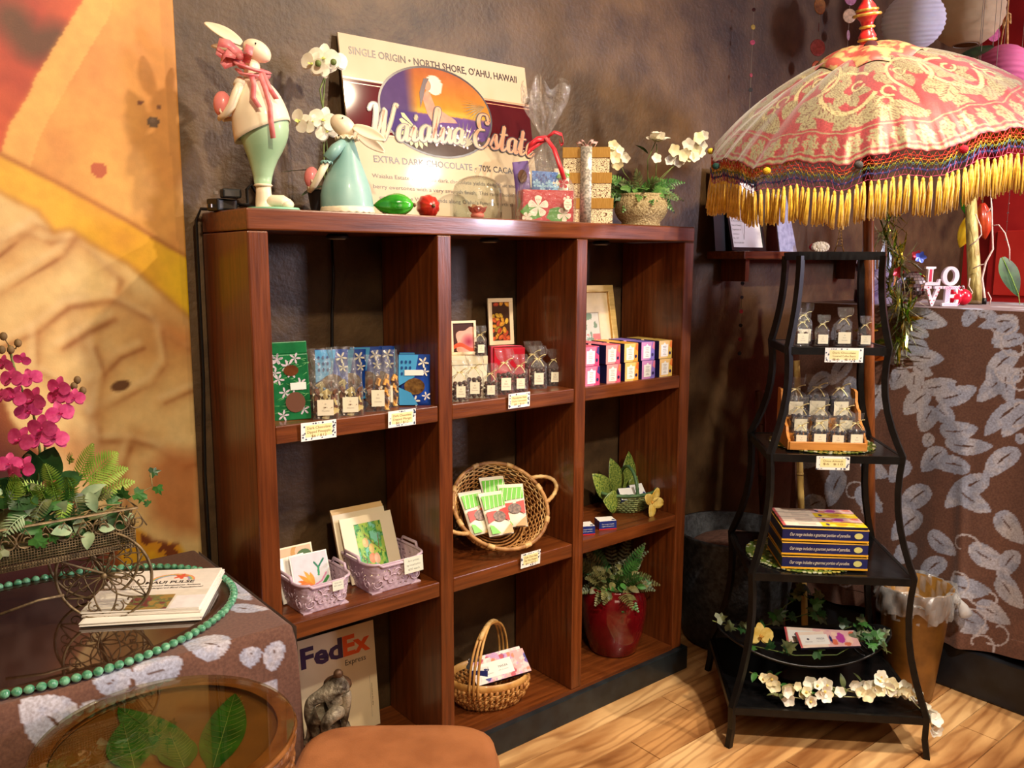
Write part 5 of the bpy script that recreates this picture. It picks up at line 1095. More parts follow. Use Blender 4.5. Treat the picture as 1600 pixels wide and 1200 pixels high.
def make_bag(w_, d_, h, fill, r, style, kind, fm, lw=0.03, lh=0.03, lz=None, seed=1, name='chocolate_bag'):
    t = thing(name, 'x', 'bag')
    obj('film', bag_film(w_, d_, h, fill, style, seed), BAG, t)
    o = obj('sweets', filling(w_*0.9, d_*0.88, fill*0.95, r, seed, kind), fm, t); o['kind'] = 'stuff'
    lz = fill*0.45 if lz is None else lz
    lb = obj('paper_label', MB().box(-lw/2, -d_/2-0.0016, lz-lh/2, lw/2, -d_/2-0.0010, lz+lh/2), M_CARD, t)
    g = MB()
    text(g, 'Dark', 0.005, T(0, -d_/2-0.0019, lz-0.001)); text(g, 'Chocolate', 0.0045, T(0, -d_/2-0.0019, lz-lh*0.24)); text(g, 'o', 0.008, T(0, -d_/2-0.0019, lz+lh*0.18)); obj('label_print', g, M_GREY, lb)
    if style == 'tie':
        zt = h*0.70; mb = MB(); mb.tube([(w_*0.2*math.cos(a), d_*0.12*math.sin(a), zt) for a in np.linspace(0, 6.28, 12)], 0.0016, 5)
        for e_ in [(-w_*0.4, -0.01, zt-0.016), (w_*0.42, -0.012, zt+0.012), (w_*0.3, -0.014, zt-0.02)]: mb.tube(arc((0, -d_*0.14, zt), e_, 0.006, 5), 0.0013, 4)
        obj('raffia_tie', mb, RAF, t)
    elif style == 'fold': obj('header_fold', MB().box(-w_*0.46, -0.004, h*0.93, w_*0.46, 0.003, h*0.985), film('bag_film_gold', (246, 232, 196), gloss=0.08, rough=0.12, bump=0.8, bscale=90, veil=0.15), t)
    return t
def put(src, first, px, py, Y, z, label, rz=YAW, group=None, s=1.0, rx=0.0):
    """stand a bag with its base centre under photo pixel column px at depth Y on height z"""
    P = onY(px, py, Y); loc = (P[0], Y, z)
    if first:
        src.matrix_world = Matrix.Translation(Vector([float(c) for c in loc])) @ euler(rx, 0, rz) @ Matrix.Scale(s, 4); src['label'] = label
        if group: src['group'] = group
        return src
    return dup(src, loc, rz, label, group, rx=rx, s=s)
def price_tag(px, py, Y, z, w_, h_, lines, label, rz=0.0, tilt=0.0):
    """small card clipped to a shelf front"""
    P = onY(px, py, Y); t = thing('price_tag', label, 'price tag', (P[0], Y, z), rz, rx=tilt)
    obj('card', MB().box(-w_/2, -0.0012, -h_/2, w_/2, 0, h_/2), M_WHITE, t)
    obj('yellow_field', MB().box(-w_*0.38, -0.0016, -h_*0.30, w_*0.38, -0.0012, h_*0.34), mat('tag_yellow', (238, 226, 160), (242, 232, 176), rough=0.5, scale=9), t)
    g = MB(); rr = random.Random(int(px))
    for k in range(26):
        e_ = rr.choice([-1, 1]); x = e_*rr.uniform(0.40, 0.48)*w_ if rr.random() < 0.6 else rr.uniform(-.45, .45)*w_; y = rr.uniform(-.45, .45)*h_ if abs(x) > 0.39*w_ else rr.choice([-.40, .42])*h_; q = rr.uniform(0.0012, 0.0030)
        a = rr.random()*3; g.poly([(x+q*math.cos(a+k_)*(1 if k_ % 2 else .5), y+q*math.sin(a+k_)) for k_ in (0, 1.2, 2.4, 3.6, 4.8)], 0, T(0, -0.0018, 0))
    obj('printed_border', g, pm((44, 60, 92), 0.5, name='print'), t)
    g = MB()
    for k, s_ in enumerate(lines): text(g, s_, h_*0.20, T(0, -0.0020, h_*0.12-k*h_*0.22), fit=min(w_*0.66, len(s_)*h_*0.11))
    obj('lettering', g, pm((140, 110, 60), 0.5, name='print'), t); return t
# ---------------- upper left cell
def decal_flower(mb, x, z, r, y, mi=0, n=5, a0=0.0, rx=0.0):
    for k in range(n):
        a = a0+k*6.2832/n; mb.poly([(x, z), (x+r*.55*math.cos(a-.35), z+r*.55*math.sin(a-.35)), (x+r*math.cos(a-.12), z+r*math.sin(a-.12)), (x+r*math.cos(a+.12), z+r*math.sin(a+.12)), (x+r*.55*math.cos(a+.35), z+r*.55*math.sin(a+.35))], mi, T(0, y-k*0.00003, 0, rx=rx))
gp = thing('green_pouch', 'green flower print pouch at the left of the upper left cell', 'pouch', (onY(455, 600, 0.075)[0]-0.005, 0.075, Z1), YAW*0.55, ry=-0.03)
obj('bag', MB().box(-0.05, -0.02, 0, 0.05, 0.02, 0.165).box(-0.05, -0.004, 0.165, 0.05, 0.0, 0.195), mat('pouch_green', (14, 92, 50), (24, 116, 64), rough=0.35, scale=30), gp, bev=0.003)
g = MB(); rr = random.Random(3)
for k in range(16):
    x, z = rr.uniform(-.044, .044), rr.uniform(.008, .185); yy = -0.0206 if z < 0.165 else -0.0206
    if z > .162: z = .155
    decal_flower(g, x, z, 0.014, yy, 0, 5, rr.random()*3)
for k in range(60):
    x, z, a = rr.uniform(-.042, .042), rr.uniform(.01, .155), rr.uniform(-.6, .6); g.poly([(x, z), (x+.014*math.cos(a), z+.014*math.sin(a)), (x+.014*math.cos(a+.12), z+.014*math.sin(a+.12))], 1, T(0, -0.0204, 0))
obj('printed_flower', g, [pm((206, 196, 206), 0.4, name='print'), pm((120, 190, 120), 0.4, name='print')], gp)
obj('window', MB().poly([(0.008+.018*math.cos(a*.4189), .125+.014*math.sin(a*.4189)) for a in range(15)], 0, T(0, -0.0216, 0)), CHOCM, gp)
obj('window', MB().poly([(0.014+.024*math.cos(a*.4189), .045+.026*math.sin(a*.4189)) for a in range(15)], 0, T(0, -0.0216, 0)), pm((112, 76, 60), 0.3, name='print'), gp)
obj('paper_label', MB().box(0.004, -0.0224, 0.076, 0.042, -0.0216, 0.094), M_WHITE, gp)
def blue_pouch(first=None):
    t = thing('blue_pouch', 'x', 'pouch')
    obj('bag', pouch_mesh(0.092, 0.150, 0.02, 12), mat('pouch_blue_print', (14, 58, 150), (20, 74, 170), rough=0.35, scale=20), t)
    g = MB(); y0 = -0.0205
    g.poly([(-.046, .06), (.0, .085), (.012, .15), (-.045, .15)], 0, T(0, y0, 0, rx=-0.10)); g.poly([(-.044, .004), (.01, .004), (-.01, .04), (-.045, .056)], 0, T(0, y0, 0))
    for k in range(9): x, z = -.036+.012*(k % 3), .095+.017*(k//3); g.poly([(x+.0035*math.cos(a), z+.0055*math.sin(a)) for a in (0, 1, 2, 3, 4, 5)], 1, T(0, y0-0.001, 0, rx=-0.10))
    for x, z, r in [(.026, .128, .016), (.03, .10, .013), (.0, .016, .016), (-.03, .03, .012), (.034, .03, .013)]: decal_flower(g, x, z, r, -.0195 if z < .06 else y0-0.001, 2, 5, x*90, 0 if z < .06 else -.10)
    obj('printed_flower', g, [pm((70, 160, 214), 0.4, name='print'), pm((20, 66, 130), 0.4, name='print'), pm((236, 230, 214), 0.4, name='print')], t)
    wdw = obj('window', MB().poly([(.030*math.cos(a*.3142), .058+.024*math.sin(a*.3142)) for a in range(20)], 0, T(0, -.0215, 0, rx=-.10)), mat('window_choc', (70, 44, 26), (130, 96, 48), rough=0.25, scale=60, coat=0.5), t)
    return t
bp = blue_pouch(); first = True
for px, Y, lab, rz, s in [(519, .235, 'blue pouch at the back of the upper left cell, nearest the green pouch', -.35, 1.0), (548, .245, 'blue pouch at the back with its white flowers just above the clear bags', -.45, .97), (573, .235, 'blue pouch in the back row, third along from the green pouch', -.5, 1.0),
                      (592, .225, 'blue pouch in the middle of the back row of pouches', -.5, 1.0), (617, .24, 'blue pouch in the back row behind the oval window pouches', -.5, .98), (637, .215, 'blue pouch leaning just behind the two oval window pouches', -.5, .95), (662, .2, 'blue pouch at the right end of the back row touching the cell wall', -.6, .95),
                      (648, .125, 'blue pouch with oval window, second from the front of its row', -.62, .92), (648, .055, 'frontmost blue pouch with a large oval chocolate window and white label', -.62, .94)]:
    put(bp, first, px, 600, Y, Z1, lab, rz=rz, group='blue chocolate pouches', s=s); first = False
    if Y < .13: obj('paper_label', MB().box(-.028, -.0225, .088, .026, -.0217, .104, 0, T(0, .0004, 0, rx=-.10)), M_WHITE, [o for o in bpy.data.objects if o.get('label') == lab][0])
fb1 = make_bag(0.064, 0.038, 0.152, 0.078, 0.0074, 'loose', 'chunk', [CHOCM, PINE], 0.040, 0.040, lz=.030, seed=3); first = True
for px, Y, lab, s, rz in [(508, .030, 'clear bag of dipped pineapple at the front left with a square label', 1.0, -.5), (547, .034, 'clear bag of dipped pineapple, second at the shelf front', .98, -.5), (500, .10, 'clear bag standing behind the front left pineapple bag', 1.12, -.3), (535, .105, 'clear bag standing behind and between the two front pineapple bags', 1.12, -.3)]:
    put(fb1, first, px, 600, Y, Z1, lab, rz=rz, group='clear bags of dipped pineapple', s=s); first = False
fb2 = make_bag(0.064, 0.038, 0.150, 0.086, 0.0074, 'loose', 'chunk', [CHOCM, MANGO], 0.034, 0.044, lz=.036, seed=8); first = True
for px, Y, lab, s, rz in [(590, .045, 'clear bag of dipped mango with a label, third bag along the shelf front', 1.0, -.5), (603, .085, 'clear bag of dipped mango tucked behind the other mango bag', 1.04, -.5)]:
    put(fb2, first, px, 600, Y, Z1, lab, rz=rz, group='clear bags of dipped mango', s=s); first = False
price_tag(498, 672, -0.002, Z1-0.022, 0.095, 0.046, ['Dark Chocolate', 'Dipped Pineapple', '$6 / $12'], 'price tag for dipped pineapple on the upper left shelf edge', 0, 0.03)
price_tag(628, 654, -0.002, Z1-0.019, 0.085, 0.044, ['Dark Chocolate', 'Dipped Mango', '$6 / $12'], 'price tag for dipped mango on the upper left shelf edge', 0, 0.03)
# ---------------- upper middle cell
P = onY(733, 520, 0.22)
cb = thing('cream_box', 'cream cardboard box at the back of the upper middle cell under the hibiscus card', 'box', (P[0]-0.015, 0.215, Z1), YAW*0.6); obj('carton', MB().box(-.055, -.045, 0, .055, .045, .105), M_CARD, cb, bev=0.001); obj('lid', MB().box(-.057, -.047, .08, .057, .047, .1065), mat('cream_lid', (226, 214, 176), (234, 222, 188), rough=0.5), cb, bev=0.001)
P = onY(790, 560, 0.2)
rbx = thing('red_box', 'red gift box with a pink ribbon in the upper middle cell', 'box', (P[0]-0.005, 0.19, Z1), YAW*0.6); obj('carton', MB().box(-.05, -.04, 0, .05, .04, .125), pm((190, 24, 44), 0.35, name='card'), rbx, bev=0.001)
mb = MB(); mb.strip([(-.05, 0, .1265), (0, 0.0, .129), (.05, 0, .1265)], [Vector((0, .02, 0))]*3); mb.strip([(-.0505, -.0, .1265), (-.0505, 0, 0.004)], [Vector((0, .02, 0))]*2); obj('ribbon', mb, pm((226, 80, 110), 0.4, name='ribbon'), rbx, solid=0.0008)
def framed(name, label, cat, px, py, Y0, z, w_, h_, tilt, bordm, bw_, rz=0.0, th=0.008):
    P = onY(px, py, Y0); t = thing(name, label, cat, (P[0], Y0, z), rz, rx=-tilt)
    f = MB(); f.box(-w_/2, -th, 0, w_/2, 0, bw_); f.box(-w_/2, -th, h_-bw_, w_/2, 0, h_); f.box(-w_/2, -th, bw_, -w_/2+bw_, 0, h_-bw_); f.box(w_/2-bw_, -th, bw_, w_/2, 0, h_-bw_)
    obj('frame', f, bordm, t, bev=0.0008); return t
def picture(t, w_, h_, x0, z0, fn, y=-0.004, n=70, name='printed_picture', m=None):
    nv = int(n*h_/w_); U_, V_ = np.meshgrid(np.linspace(0, 1, n), np.linspace(0, 1, nv), indexing='ij'); C = fn(U_, V_, h_/w_)
    return gridobj(name, np.stack([x0+U_*w_, np.full(U_.shape, y), z0+V_*h_], -1), C, m or mat('print_paper', (242, 242, 242), rough=0.35, attr=True, scale=40), t)
def px_hib(U, V, r):
    C = np.zeros(U.shape+(3,)); C[:] = (70, 40, 36); d = np.hypot(U-.75, (V-.35)*r); a = np.arctan2((V-.35)*r, U-.75); C = mixc(C, d < .62+.08*np.cos(a*5), (226, 170, 150)); C = mixc(C, np.clip(1-d/.42, 0, 1)*(0.6+0.4*np.abs(np.sin(a*14))), (150, 20, 56)); C = mixc(C, (np.abs(V-.16-.1*np.sin(U*5)) < .07), (220, 90, 60)); return C
def px_pods(U, V, r):
    C = np.zeros(U.shape+(3,)); C[:] = (70, 42, 26); rr = random.Random(4)
    for k in range(34):
        cx, cy, a, L = rr.random(), rr.random()*r, rr.random()*3.1, rr.uniform(.12, .18); dx, dy = U-cx, V*r-cy; p, q = dx*math.cos(a)+dy*math.sin(a), -dx*math.sin(a)+dy*math.cos(a); e = (p/L)**2+(q/(L*.62))**2
        col = rr.choice([(216, 150, 50), (206, 96, 50), (186, 70, 44), (224, 176, 60), (150, 130, 50)]); C = mixc(C, e < 1.15, (50, 26, 16)); C = mixc(C, e < 1, col); C = mixc(C, (e < 0.9) & (np.abs(np.sin(q*90)) < .25), [c*.75 for c in col]); C = mixc(C, (e < .3) & (q > 0), [min(255, c*1.2+14) for c in col], .7)
    return C
wf = mat('card_mount', (236, 214, 178), (242, 222, 190), rough=0.5, scale=8)
t = framed('hibiscus_card', 'framed photo card of a pink hibiscus standing on the cream box', 'picture', 724, 500, 0.225, Z1+0.1065, 0.085, 0.105, 0.10, wf, 0.008, -0.25); picture(t, .069, .089, -.0345, .008, px_hib)
t = framed('cacao_picture', 'framed picture of cacao pods leaning at the back of the upper middle cell', 'picture', 783, 560, 0.235, Z1+0.127, 0.087, 0.150, 0.10, wf, 0.013, -0.25); picture(t, .061, .124, -.0305, .013, px_pods)
b1 = make_bag(0.047, 0.034, 0.118, 0.064, 0.0070, 'tie', 'ball', CHOC, 0.026, 0.032, seed=11); first = True
GRP = 'clear bags of chocolates in the upper middle cell'
for px, Y, lab, s, rz in [(719, .035, 'clear chocolate bag cut off by the left divider in the upper middle cell', 1.0, -.5), (741, .060, 'second clear chocolate bag from the left divider, set a little back', 1.06, -.55), (766, .028, 'short clear chocolate bag at the front edge, third from the left divider', .86, -.5), (788, .055, 'tall clear chocolate bag, fourth from the left divider before the red box', 1.15, -.4),
                      (812, .060, 'clear chocolate bag just right of the tallest, fifth from the divider', .98, -.5), (840, .085, 'clear chocolate bag, sixth from the left divider, with a dark shiny top', 1.13, -.5), (832, .15, 'clear bag half hidden at the rear of the right chocolate bags', 1.2, -.5), (865, .10, 'rightmost clear chocolate bag of the upper middle cell with a folded top', 1.0, -.45)]:
    put(b1, first, px, 590, Y, Z1, lab, rz=rz, group=GRP, s=s); first = False
put(b1, False, 750, 520, 0.165, Z1+0.107, 'small clear chocolate bag standing on top of the cream box', rz=-.4, group=GRP, s=.78)
price_tag(811, 629, -0.002, Z1-0.012, 0.082, 0.044, ['Macadamia Nuts', 'Dark Chocolate', '$5 / $10'], 'price tag on the edge of the upper middle shelf', 0, 0.03)
# ---------------- upper right cell
gf = mat('pale_gold_frame', (204, 168, 96), (224, 190, 120), rough=0.35, scale=12, stretch=(1, 1, 8), metal=0.3)
t = framed('framed_artwork', 'pale gold frame with a small red flower painting leaning in the upper right cell', 'picture', 926, 540, 0.215, Z1, 0.25, 0.315, 0.2, gf, 0.024, -0.12, 0.014)
def px_mount(U, V, r):
    C = np.zeros(U.shape+(3,)); C[:] = (222, 196, 148); i = (np.abs(U-.5) < .25) & (np.abs(V-.45) < .27); C = mixc(C, (np.abs(U-.5) < .26) & (np.abs(V-.45) < .28), (150, 130, 90)); C = mixc(C, i, (196, 190, 170)); n = fbm(U*9, V*9, 4)
    C = mixc(C, i & (V < .45) & (n > .45), (206, 84, 50)); C = mixc(C, i & (n < .4), (96, 120, 70)); return C
picture(t, .202, .267, -.101, .024, px_mount, y=-.006)
obj('inner_lip', MB().box(-.101, -.0085, .024, -.0985, -.006, .291).box(.0985, -.0085, .024, .101, -.006, .291).box(-.101, -.0085, .2885, .101, -.006, .291), GOLD, t)
tbp = {}
def tea_box(pal):
    t = thing('chocolate_box', 'x', 'box'); s_ = 0.061; d_ = 0.075
    c0, c1, c2 = pal
    obj('carton', MB().box(-s_/2, -d_/2, 0, s_/2, d_/2, s_*1.02), mat('box_navy', (34, 30, 78), (44, 40, 92), rough=0.35, scale=12), t, bev=0.0006)
    obj('front_print', MB().poly([(-s_/2, 0.0004), (s_/2, 0.0004), (s_/2, s_*1.016), (-s_/2, s_*1.016)], 0, T(0, -d_/2-0.0006, 0)).poly([(s_*.12, 0.001), (s_/2, 0.001), (s_/2, s_*1.01), (s_*.3, s_*1.01), (s_*.22, s_*.5)], 1, T(0, -d_/2-0.0009, 0)).poly([(s_*.3, s_*.7), (s_/2, s_*.55), (s_/2, s_), (s_*.38, s_)], 2, T(0, -d_/2-0.0011, 0)), [pm(c0, .4, name='print'), pm(c1, .4, name='print'), pm(c2, .4, name='print')], t)
    lb = obj('paper_label', MB().poly([(-s_*.36, s_*.12), (s_*.2, s_*.12), (s_*.2, s_*.8), (s_*.04, s_*.8), (-.0045, s_*.92), (-s_*.2, s_*.8), (-s_*.36, s_*.8)], 0, T(0, -d_/2-0.0013, 0)), M_WHITE, t)
    g = MB()
    for k, (w_, z) in enumerate([(.28, .68), (.22, .6), (.26, .5), (.3, .42), (.18, .3), (.24, .22)]): g.poly([(-s_*.08-w_*s_/2, s_*z), (-s_*.08+w_*s_/2, s_*z), (-s_*.08+w_*s_/2, s_*(z+.025)), (-s_*.08-w_*s_/2, s_*(z+.025))], 0, T(0, -d_/2-0.0015, 0))
    obj('label_print', g, M_GREY, lb)
    obj('round_seal', MB().poly([(s_*.34+s_*.085*math.cos(a*.524), s_*.3+s_*.095*math.sin(a*.524)) for a in range(12)], 0, T(0, -d_/2-0.0016, 0)), pm((40, 32, 84), .4, name='print'), t)
    obj('top_print', MB().box(-s_/2+.0005, -d_/2+.0005, s_*1.02, s_/2-.0005, d_/2-.0005, s_*1.02+.0004), pm(c1, .4, name='print'), t)
    return t
PALS = [((232, 120, 150), (220, 60, 110), (60, 40, 110)), ((236, 160, 160), (226, 90, 120), (230, 130, 80)), ((240, 200, 120), (226, 160, 60), (220, 110, 50)), ((206, 140, 190), (130, 110, 190), (220, 120, 140)), ((240, 200, 130), (226, 190, 90), (236, 130, 60))]
names = ['bright pink', 'soft pink', 'golden yellow', 'lilac', 'orange and yellow']
xs = [onY(x, 590, 0.03)[0] for x in (921, 954, 982, 1008, 1035)]
for i, x in enumerate(xs):
    src = None
    for lv in range(2):
        lab = '%s chocolate box in the %s layer of the upper right cell' % (names[i], ['bottom', 'top'][lv])
        if src is None: src = tea_box(PALS[i]); src['label'] = lab; src['group'] = 'small boxes in the upper right cell'; src.matrix_world = Matrix.Translation((x, 0.052, Z1)) @ euler(0, 0, -0.06)
        else: dup(src, (x-0.003, 0.053, Z1+0.0635), -0.07, lab)
    if i > 0: dup(src, (x+0.002, 0.14, Z1), -0.03, '%s chocolate box directly behind the front row, bottom layer' % names[i]); dup(src, (x, 0.14, Z1+0.0635), -0.05, '%s chocolate box directly behind the front row, top layer' % names[i])
# ================================================================ MIDDLE ROW
LIL = mat('lilac_plastic', (186, 160, 176), (206, 184, 196), rough=0.4, scale=8, coat=0.2)
def lilac_basket(label, px, py, Y, wx, wy, h_, rz):
    """moulded basket with lace-pierced walls, rolled rim and side grips"""
    P = onY(px, py, Y); t = thing('storage_basket', label, 'basket', (P[0], Y, Z2), rz, group='lilac lace baskets')
    def sq(a, k=5.0): c, s = math.cos(a), math.sin(a); r = (abs(c)**k+abs(s)**k)**(-1/k); return c*r, s*r
    def wall(u, v):
        x, y = sq(u*6.28318); f = 0.86+0.14*v; e_ = 0.0016*(math.sin(u*6.28318*26+3*math.sin(v*9))*math.sin(v*26+2*math.sin(u*44))) if 0.08 < v < 0.86 else 0
        d = 1+e_/wx*2; return (x*wx/2*f*d, y*wy/2*f*d, v*h_)
    # pierced wall: leave out the cells that fall inside a scroll lace
    nu, nv = 150, 22; mb = MB(); vs = [wall(i/nu, j/(nv-1)) for i in range(nu) for j in range(nv)]; fs = []
    for i in range(nu):
        for j in range(nv-1):
            u, v = (i+.5)/nu, (j+.5)/(nv-1); hole = False
            if 0.12 < v < 0.84:
                q = math.sin(u*120+4*math.sin(v*7))*math.sin(v*24+3*math.sin(u*40)); hole = q > 0.62 and (i+j) % 2 == 0
            if not hole: a = i*nv+j; b = ((i+1) % nu)*nv+j; fs.append((a, b, b+1, a+1))
    mb.add(vs, fs, 0, True); obj('wall', mb, LIL, t, solid=0.0022)
    sc = MB(); fx_ = wx*0.43; rr = random.Random(int(px))
    for k in range(7):                              # raised scrolls on the front and the left side
        cx, cz, r_ = -fx_+0.02+k*(2*fx_-0.04)/6, h_*(0.36+0.2*(k % 2)), h_*0.17; sg = 1 if k % 2 else -1
        sc.tube([(cx+sg*r_*q/5*math.cos(q+k), -wy/2*(0.86+0.14*(cz+r_*q/5*math.sin(q+k))/h_)-0.0018, cz+r_*q/5*math.sin(q+k)) for q in np.linspace(0.6, 6.6, 22)], 0.0018, 5)
    for k in range(4):
        cy, cz, r_ = -wy*.36+k*wy*.72/3, h_*(0.36+0.2*(k % 2)), h_*0.17
        sc.tube([(-wx/2*(0.86+0.14*(cz+r_*q/5*math.sin(q+k))/h_)-0.0018, cy+r_*q/5*math.cos(q+k), cz+r_*q/5*math.sin(q+k)) for q in np.linspace(0.6, 6.6, 22)], 0.0018, 5)
    obj('raised_scrolls', sc, LIL, t)
    obj('rim', MB().tube([(sq(a)[0]*wx/2*1.01, sq(a)[1]*wy/2*1.01, h_*(1.0-0.10*(1 if abs(math.sin(a)) > .8 and abs(math.cos(a)) < .55 else 0))) for a in np.linspace(0, 6.28318, 72, endpoint=False)], 0.0042, 8, closed=True), LIL, t)
    obj('floor', MB().box(-wx*.43, -wy*.43, 0.0, wx*.43, wy*.43, 0.003), LIL, t)
    for sx in (-1, 1): obj('grip', MB().tube([(sx*wx*.505, -wy*.22, h_), (sx*wx*.515, -wy*.18, h_+0.014), (sx*wx*.515, wy*.18, h_+0.014), (sx*wx*.505, wy*.22, h_)], 0.0045, 8), LIL, t)
    return t
lb1 = lilac_basket('smaller lilac lace basket of note cards at the left of the middle left cell', 491, 960, 0.105, 0.152, 0.165, 0.078, 0.02)
lb2 = lilac_basket('larger lilac lace basket of matted prints at the right of the middle left cell', 597, 920, 0.12, 0.185, 0.185, 0.085, 0.02)
def art_card(label, loc, w_, h_, tilt, fn, mat_, mw, rz=0.0, th=0.004, n=80, name='art_print', mh=None):
    t = thing(name, label, 'print', loc, rz, rx=-tilt, group='prints in the lilac baskets'); mh = mw if mh is None else mh
    obj('mount', MB().box(-w_/2, 0, 0, w_/2, th, h_), mat_, t)
    if fn: picture(t, w_-2*mw, h_-2*mh, -w_/2+mw, mh, fn, y=-0.0006, n=n)
    return t
def px_bird(U, V, r):
    C = np.zeros(U.shape+(3,)); C[:] = (216, 216, 222); X, Y = U, V*r
    for a, L_, c in [(2.75, .5, (226, 120, 40)), (2.45, .55, (236, 150, 50)), (2.1, .5, (240, 170, 70)), (3.1, .5, (220, 90, 60)), (1.8, .38, (236, 160, 60)), (3.45, .4, (206, 80, 60)), (2.95, .45, (236, 130, 70))]:
        dx, dy = X-.55, Y-.35; p, q = dx*math.cos(a)+dy*math.sin(a), -dx*math.sin(a)+dy*math.cos(a); C = mixc(C, (p > 0) & (p < L_) & (np.abs(q) < .055*np.sin(np.clip(p/L_, 0, 1)*3.1)), c)
    for P_, c, w_ in [([(.55, .35), (.75, .42), (.92, .62)], (210, 130, 170), .02), ([(.62, .95), (.72, .8), (.9, 1.0)], (30, 120, 90), .025), ([(.72, .8), (.7, .6)], (50, 150, 100), .03), ([(.75, .3), (.95, .5)], (60, 140, 70), .04), ([(.5, .3), (.62, .05)], (90, 130, 60), .02)]: C = mixc(C, dline(X, Y, P_) < w_, c)
    return C
def px_mango(U, V, r):
    n = fbm(U*7, V*7, 3); n2 = fbm(U*16, V*16, 6); C = np.zeros(U.shape+(3,)); C[:] = (90, 170, 90); C = mixc(C, np.clip((n-.45)*6, 0, 1), (170, 206, 90)); C = mixc(C, n2 > .6, (40, 120, 60), .8); C = mixc(C, (n < .38), (120, 196, 170)); X, Y = U, V*r
    for cx, cy, a, b, c in [(.3, 1.0, .11, .16, (236, 190, 130)), (.48, .78, .1, .16, (226, 196, 120)), (.46, .45, .13, .17, (236, 140, 100)), (.62, .42, .11, .18, (236, 190, 160)), (.3, .2, .08, .1, (200, 90, 80))]: C = mixc(C, ((X-cx)/a)**2+((Y-cy)/b)**2 < 1, c); C = mixc(C, ((X-cx+.03)/a*2)**2+((Y-cy-.03)/b*2)**2 < 1, [min(255, q*1.12) for q in c], .7)
    for P_ in [[(.3, 1.3), (.6, .9), (.9, .6)], [(.1, .6), (.25, .4), (.1, .1)], [(.8, 1.2), (.75, .7)]]: C = mixc(C, dline(X, Y, P_) < .012, (130, 80, 60))
    return C
def px_tan(U, V, r):
    C = np.zeros(U.shape+(3,)); C[:] = (222, 186, 150); C = mixc(C, (np.abs(U-.6+.1*np.sin(V*9)) < .06), (200, 150, 80)); C = mixc(C, ((U-.8)/.2)**2+((V-.8)/.12)**2 < 1, (80, 110, 60)); return mixc(C, V < .6, (236, 226, 206))
MT = mat('mat_board', (222, 186, 128), (230, 198, 144), rough=0.6, scale=8); MT2 = mat('mat_board_ivory', (236, 222, 190), (242, 230, 202), rough=0.6, scale=8)
x1_, x2_ = lb1.location.x, lb2.location.x
art_card('tan art card at the back of the smaller lilac basket', (x1_-.02, .15, Z2+.004), .115, .135, .30, px_tan, MT2, .004)
art_card('bird of paradise flower card leaning in the smaller lilac basket', (x1_+.004, .10, Z2+.004), .105, .125, .38, px_bird, M_WHITE, .003, rz=-0.05)
art_card('plain ivory card at the left in the smaller lilac basket', (x1_-.035, .125, Z2+.004), .085, .118, .34, None, M_WHITE, .003, rz=0.1)
for k in range(3): art_card(['rearmost tan mat board in the larger lilac basket', 'middle tan mat board in the larger lilac basket', 'cream mat board just behind the mango print'][k], (x2_-.012-.004*k, .175-.012*k, Z2+.004), .165, .20-.004*k, .34, None, [MT, MT, MT2][k], .0, th=.005, rz=-0.02)
t = art_card('matted green mango print leaning in the larger lilac basket', (x2_-.008, .125, Z2+.004), .165, .185, .40, px_mango, MT2, .040, mh=.022, rz=-0.02)
def basket_note(t, x, y, z, w_, h_, lines, label, rx=0.0):
    P = Vector(t.location)+Vector((x, y, z)); q = thing('price_note', label, 'note', P, t.rotation_euler.z, rx=rx)
    obj('card', MB().box(-w_/2, -.001, -h_, w_/2, 0, 0), mat('pale_note', (222, 226, 206), (230, 232, 214), rough=.5), q); g = MB()
    for k, s_ in enumerate(lines): text(g, s_, h_*.18, T(0, -.0014, -h_*(.28+.27*k)), fit=w_*(.6 if k != 1 else .72))
    obj('lettering', g, pm((140, 150, 140), .5, name='print'), q)
basket_note(lb2, .045, -.096, .086, .062, .044, ['Art prints', 'by local artist', '$20 each'], 'pale handwritten note on the front of the larger lilac basket', -0.08)
basket_note(lb1, .028, -.086, .076, .032, .026, ['Cards', '$5 each'], 'tiny pale note on the front of the smaller lilac basket', -0.08)
# ---------------- round wicker basket with green and red pouches
WK = mat('wicker_honey', (150, 96, 42), (204, 150, 82), rough=0.55, scale=60); WKL = mat('wicker_light', (196, 148, 86), (226, 190, 130), rough=0.55, scale=60)
WB = Vector((onY(776, 850, .15)[0], .150, Z2+.107)); wb = thing('wicker_basket', 'round honey wicker basket tipped forward on the middle shelf holding leaf print pouches', 'basket', WB, YAW*0.4, rx=0.78)
BR, BH = .152, .09
def bprof(v): return BR*(0.72+0.28*v**0.7)
for k in range(13):
    v = k/12; z = -0.04+BH*v; ns = 96; ph = k % 2
    obj('weave_row', MB().tube([((bprof(v)+0.0022*(1 if (i//2+ph) % 2 else -1))*math.cos(i*6.2832/ns), (bprof(v)+0.0022*(1 if (i//2+ph) % 2 else -1))*math.sin(i*6.2832/ns), z) for i in range(ns)], .0022, 5, closed=True), WKL if k > 8 else WK, wb)
for k in range(24): a = k*6.2832/24+.065; obj('stake', MB().tube([(bprof(v)*math.cos(a), bprof(v)*math.sin(a), -.04+BH*v) for v in (0, .25, .5, .75, 1)], .002, 5), WKL, wb)
b_ = MB()
for k in range(11): r = BR*.72*(k+.5)/11; b_.tube([(r*math.cos(i*6.2832/48), r*math.sin(i*6.2832/48), -.042+.001*((i+k) % 2)) for i in range(48)], .0034, 4, closed=True)
obj('woven_base', b_, WK, wb)
obj('rim', MB().tube([(BR*1.02*math.cos(i*.0873), BR*1.02*math.sin(i*.0873), BH-.04) for i in range(72)], .0065, 8, closed=True), mat('wicker_rim', (126, 78, 38), (196, 146, 88), rough=.5, scale=30), wb)
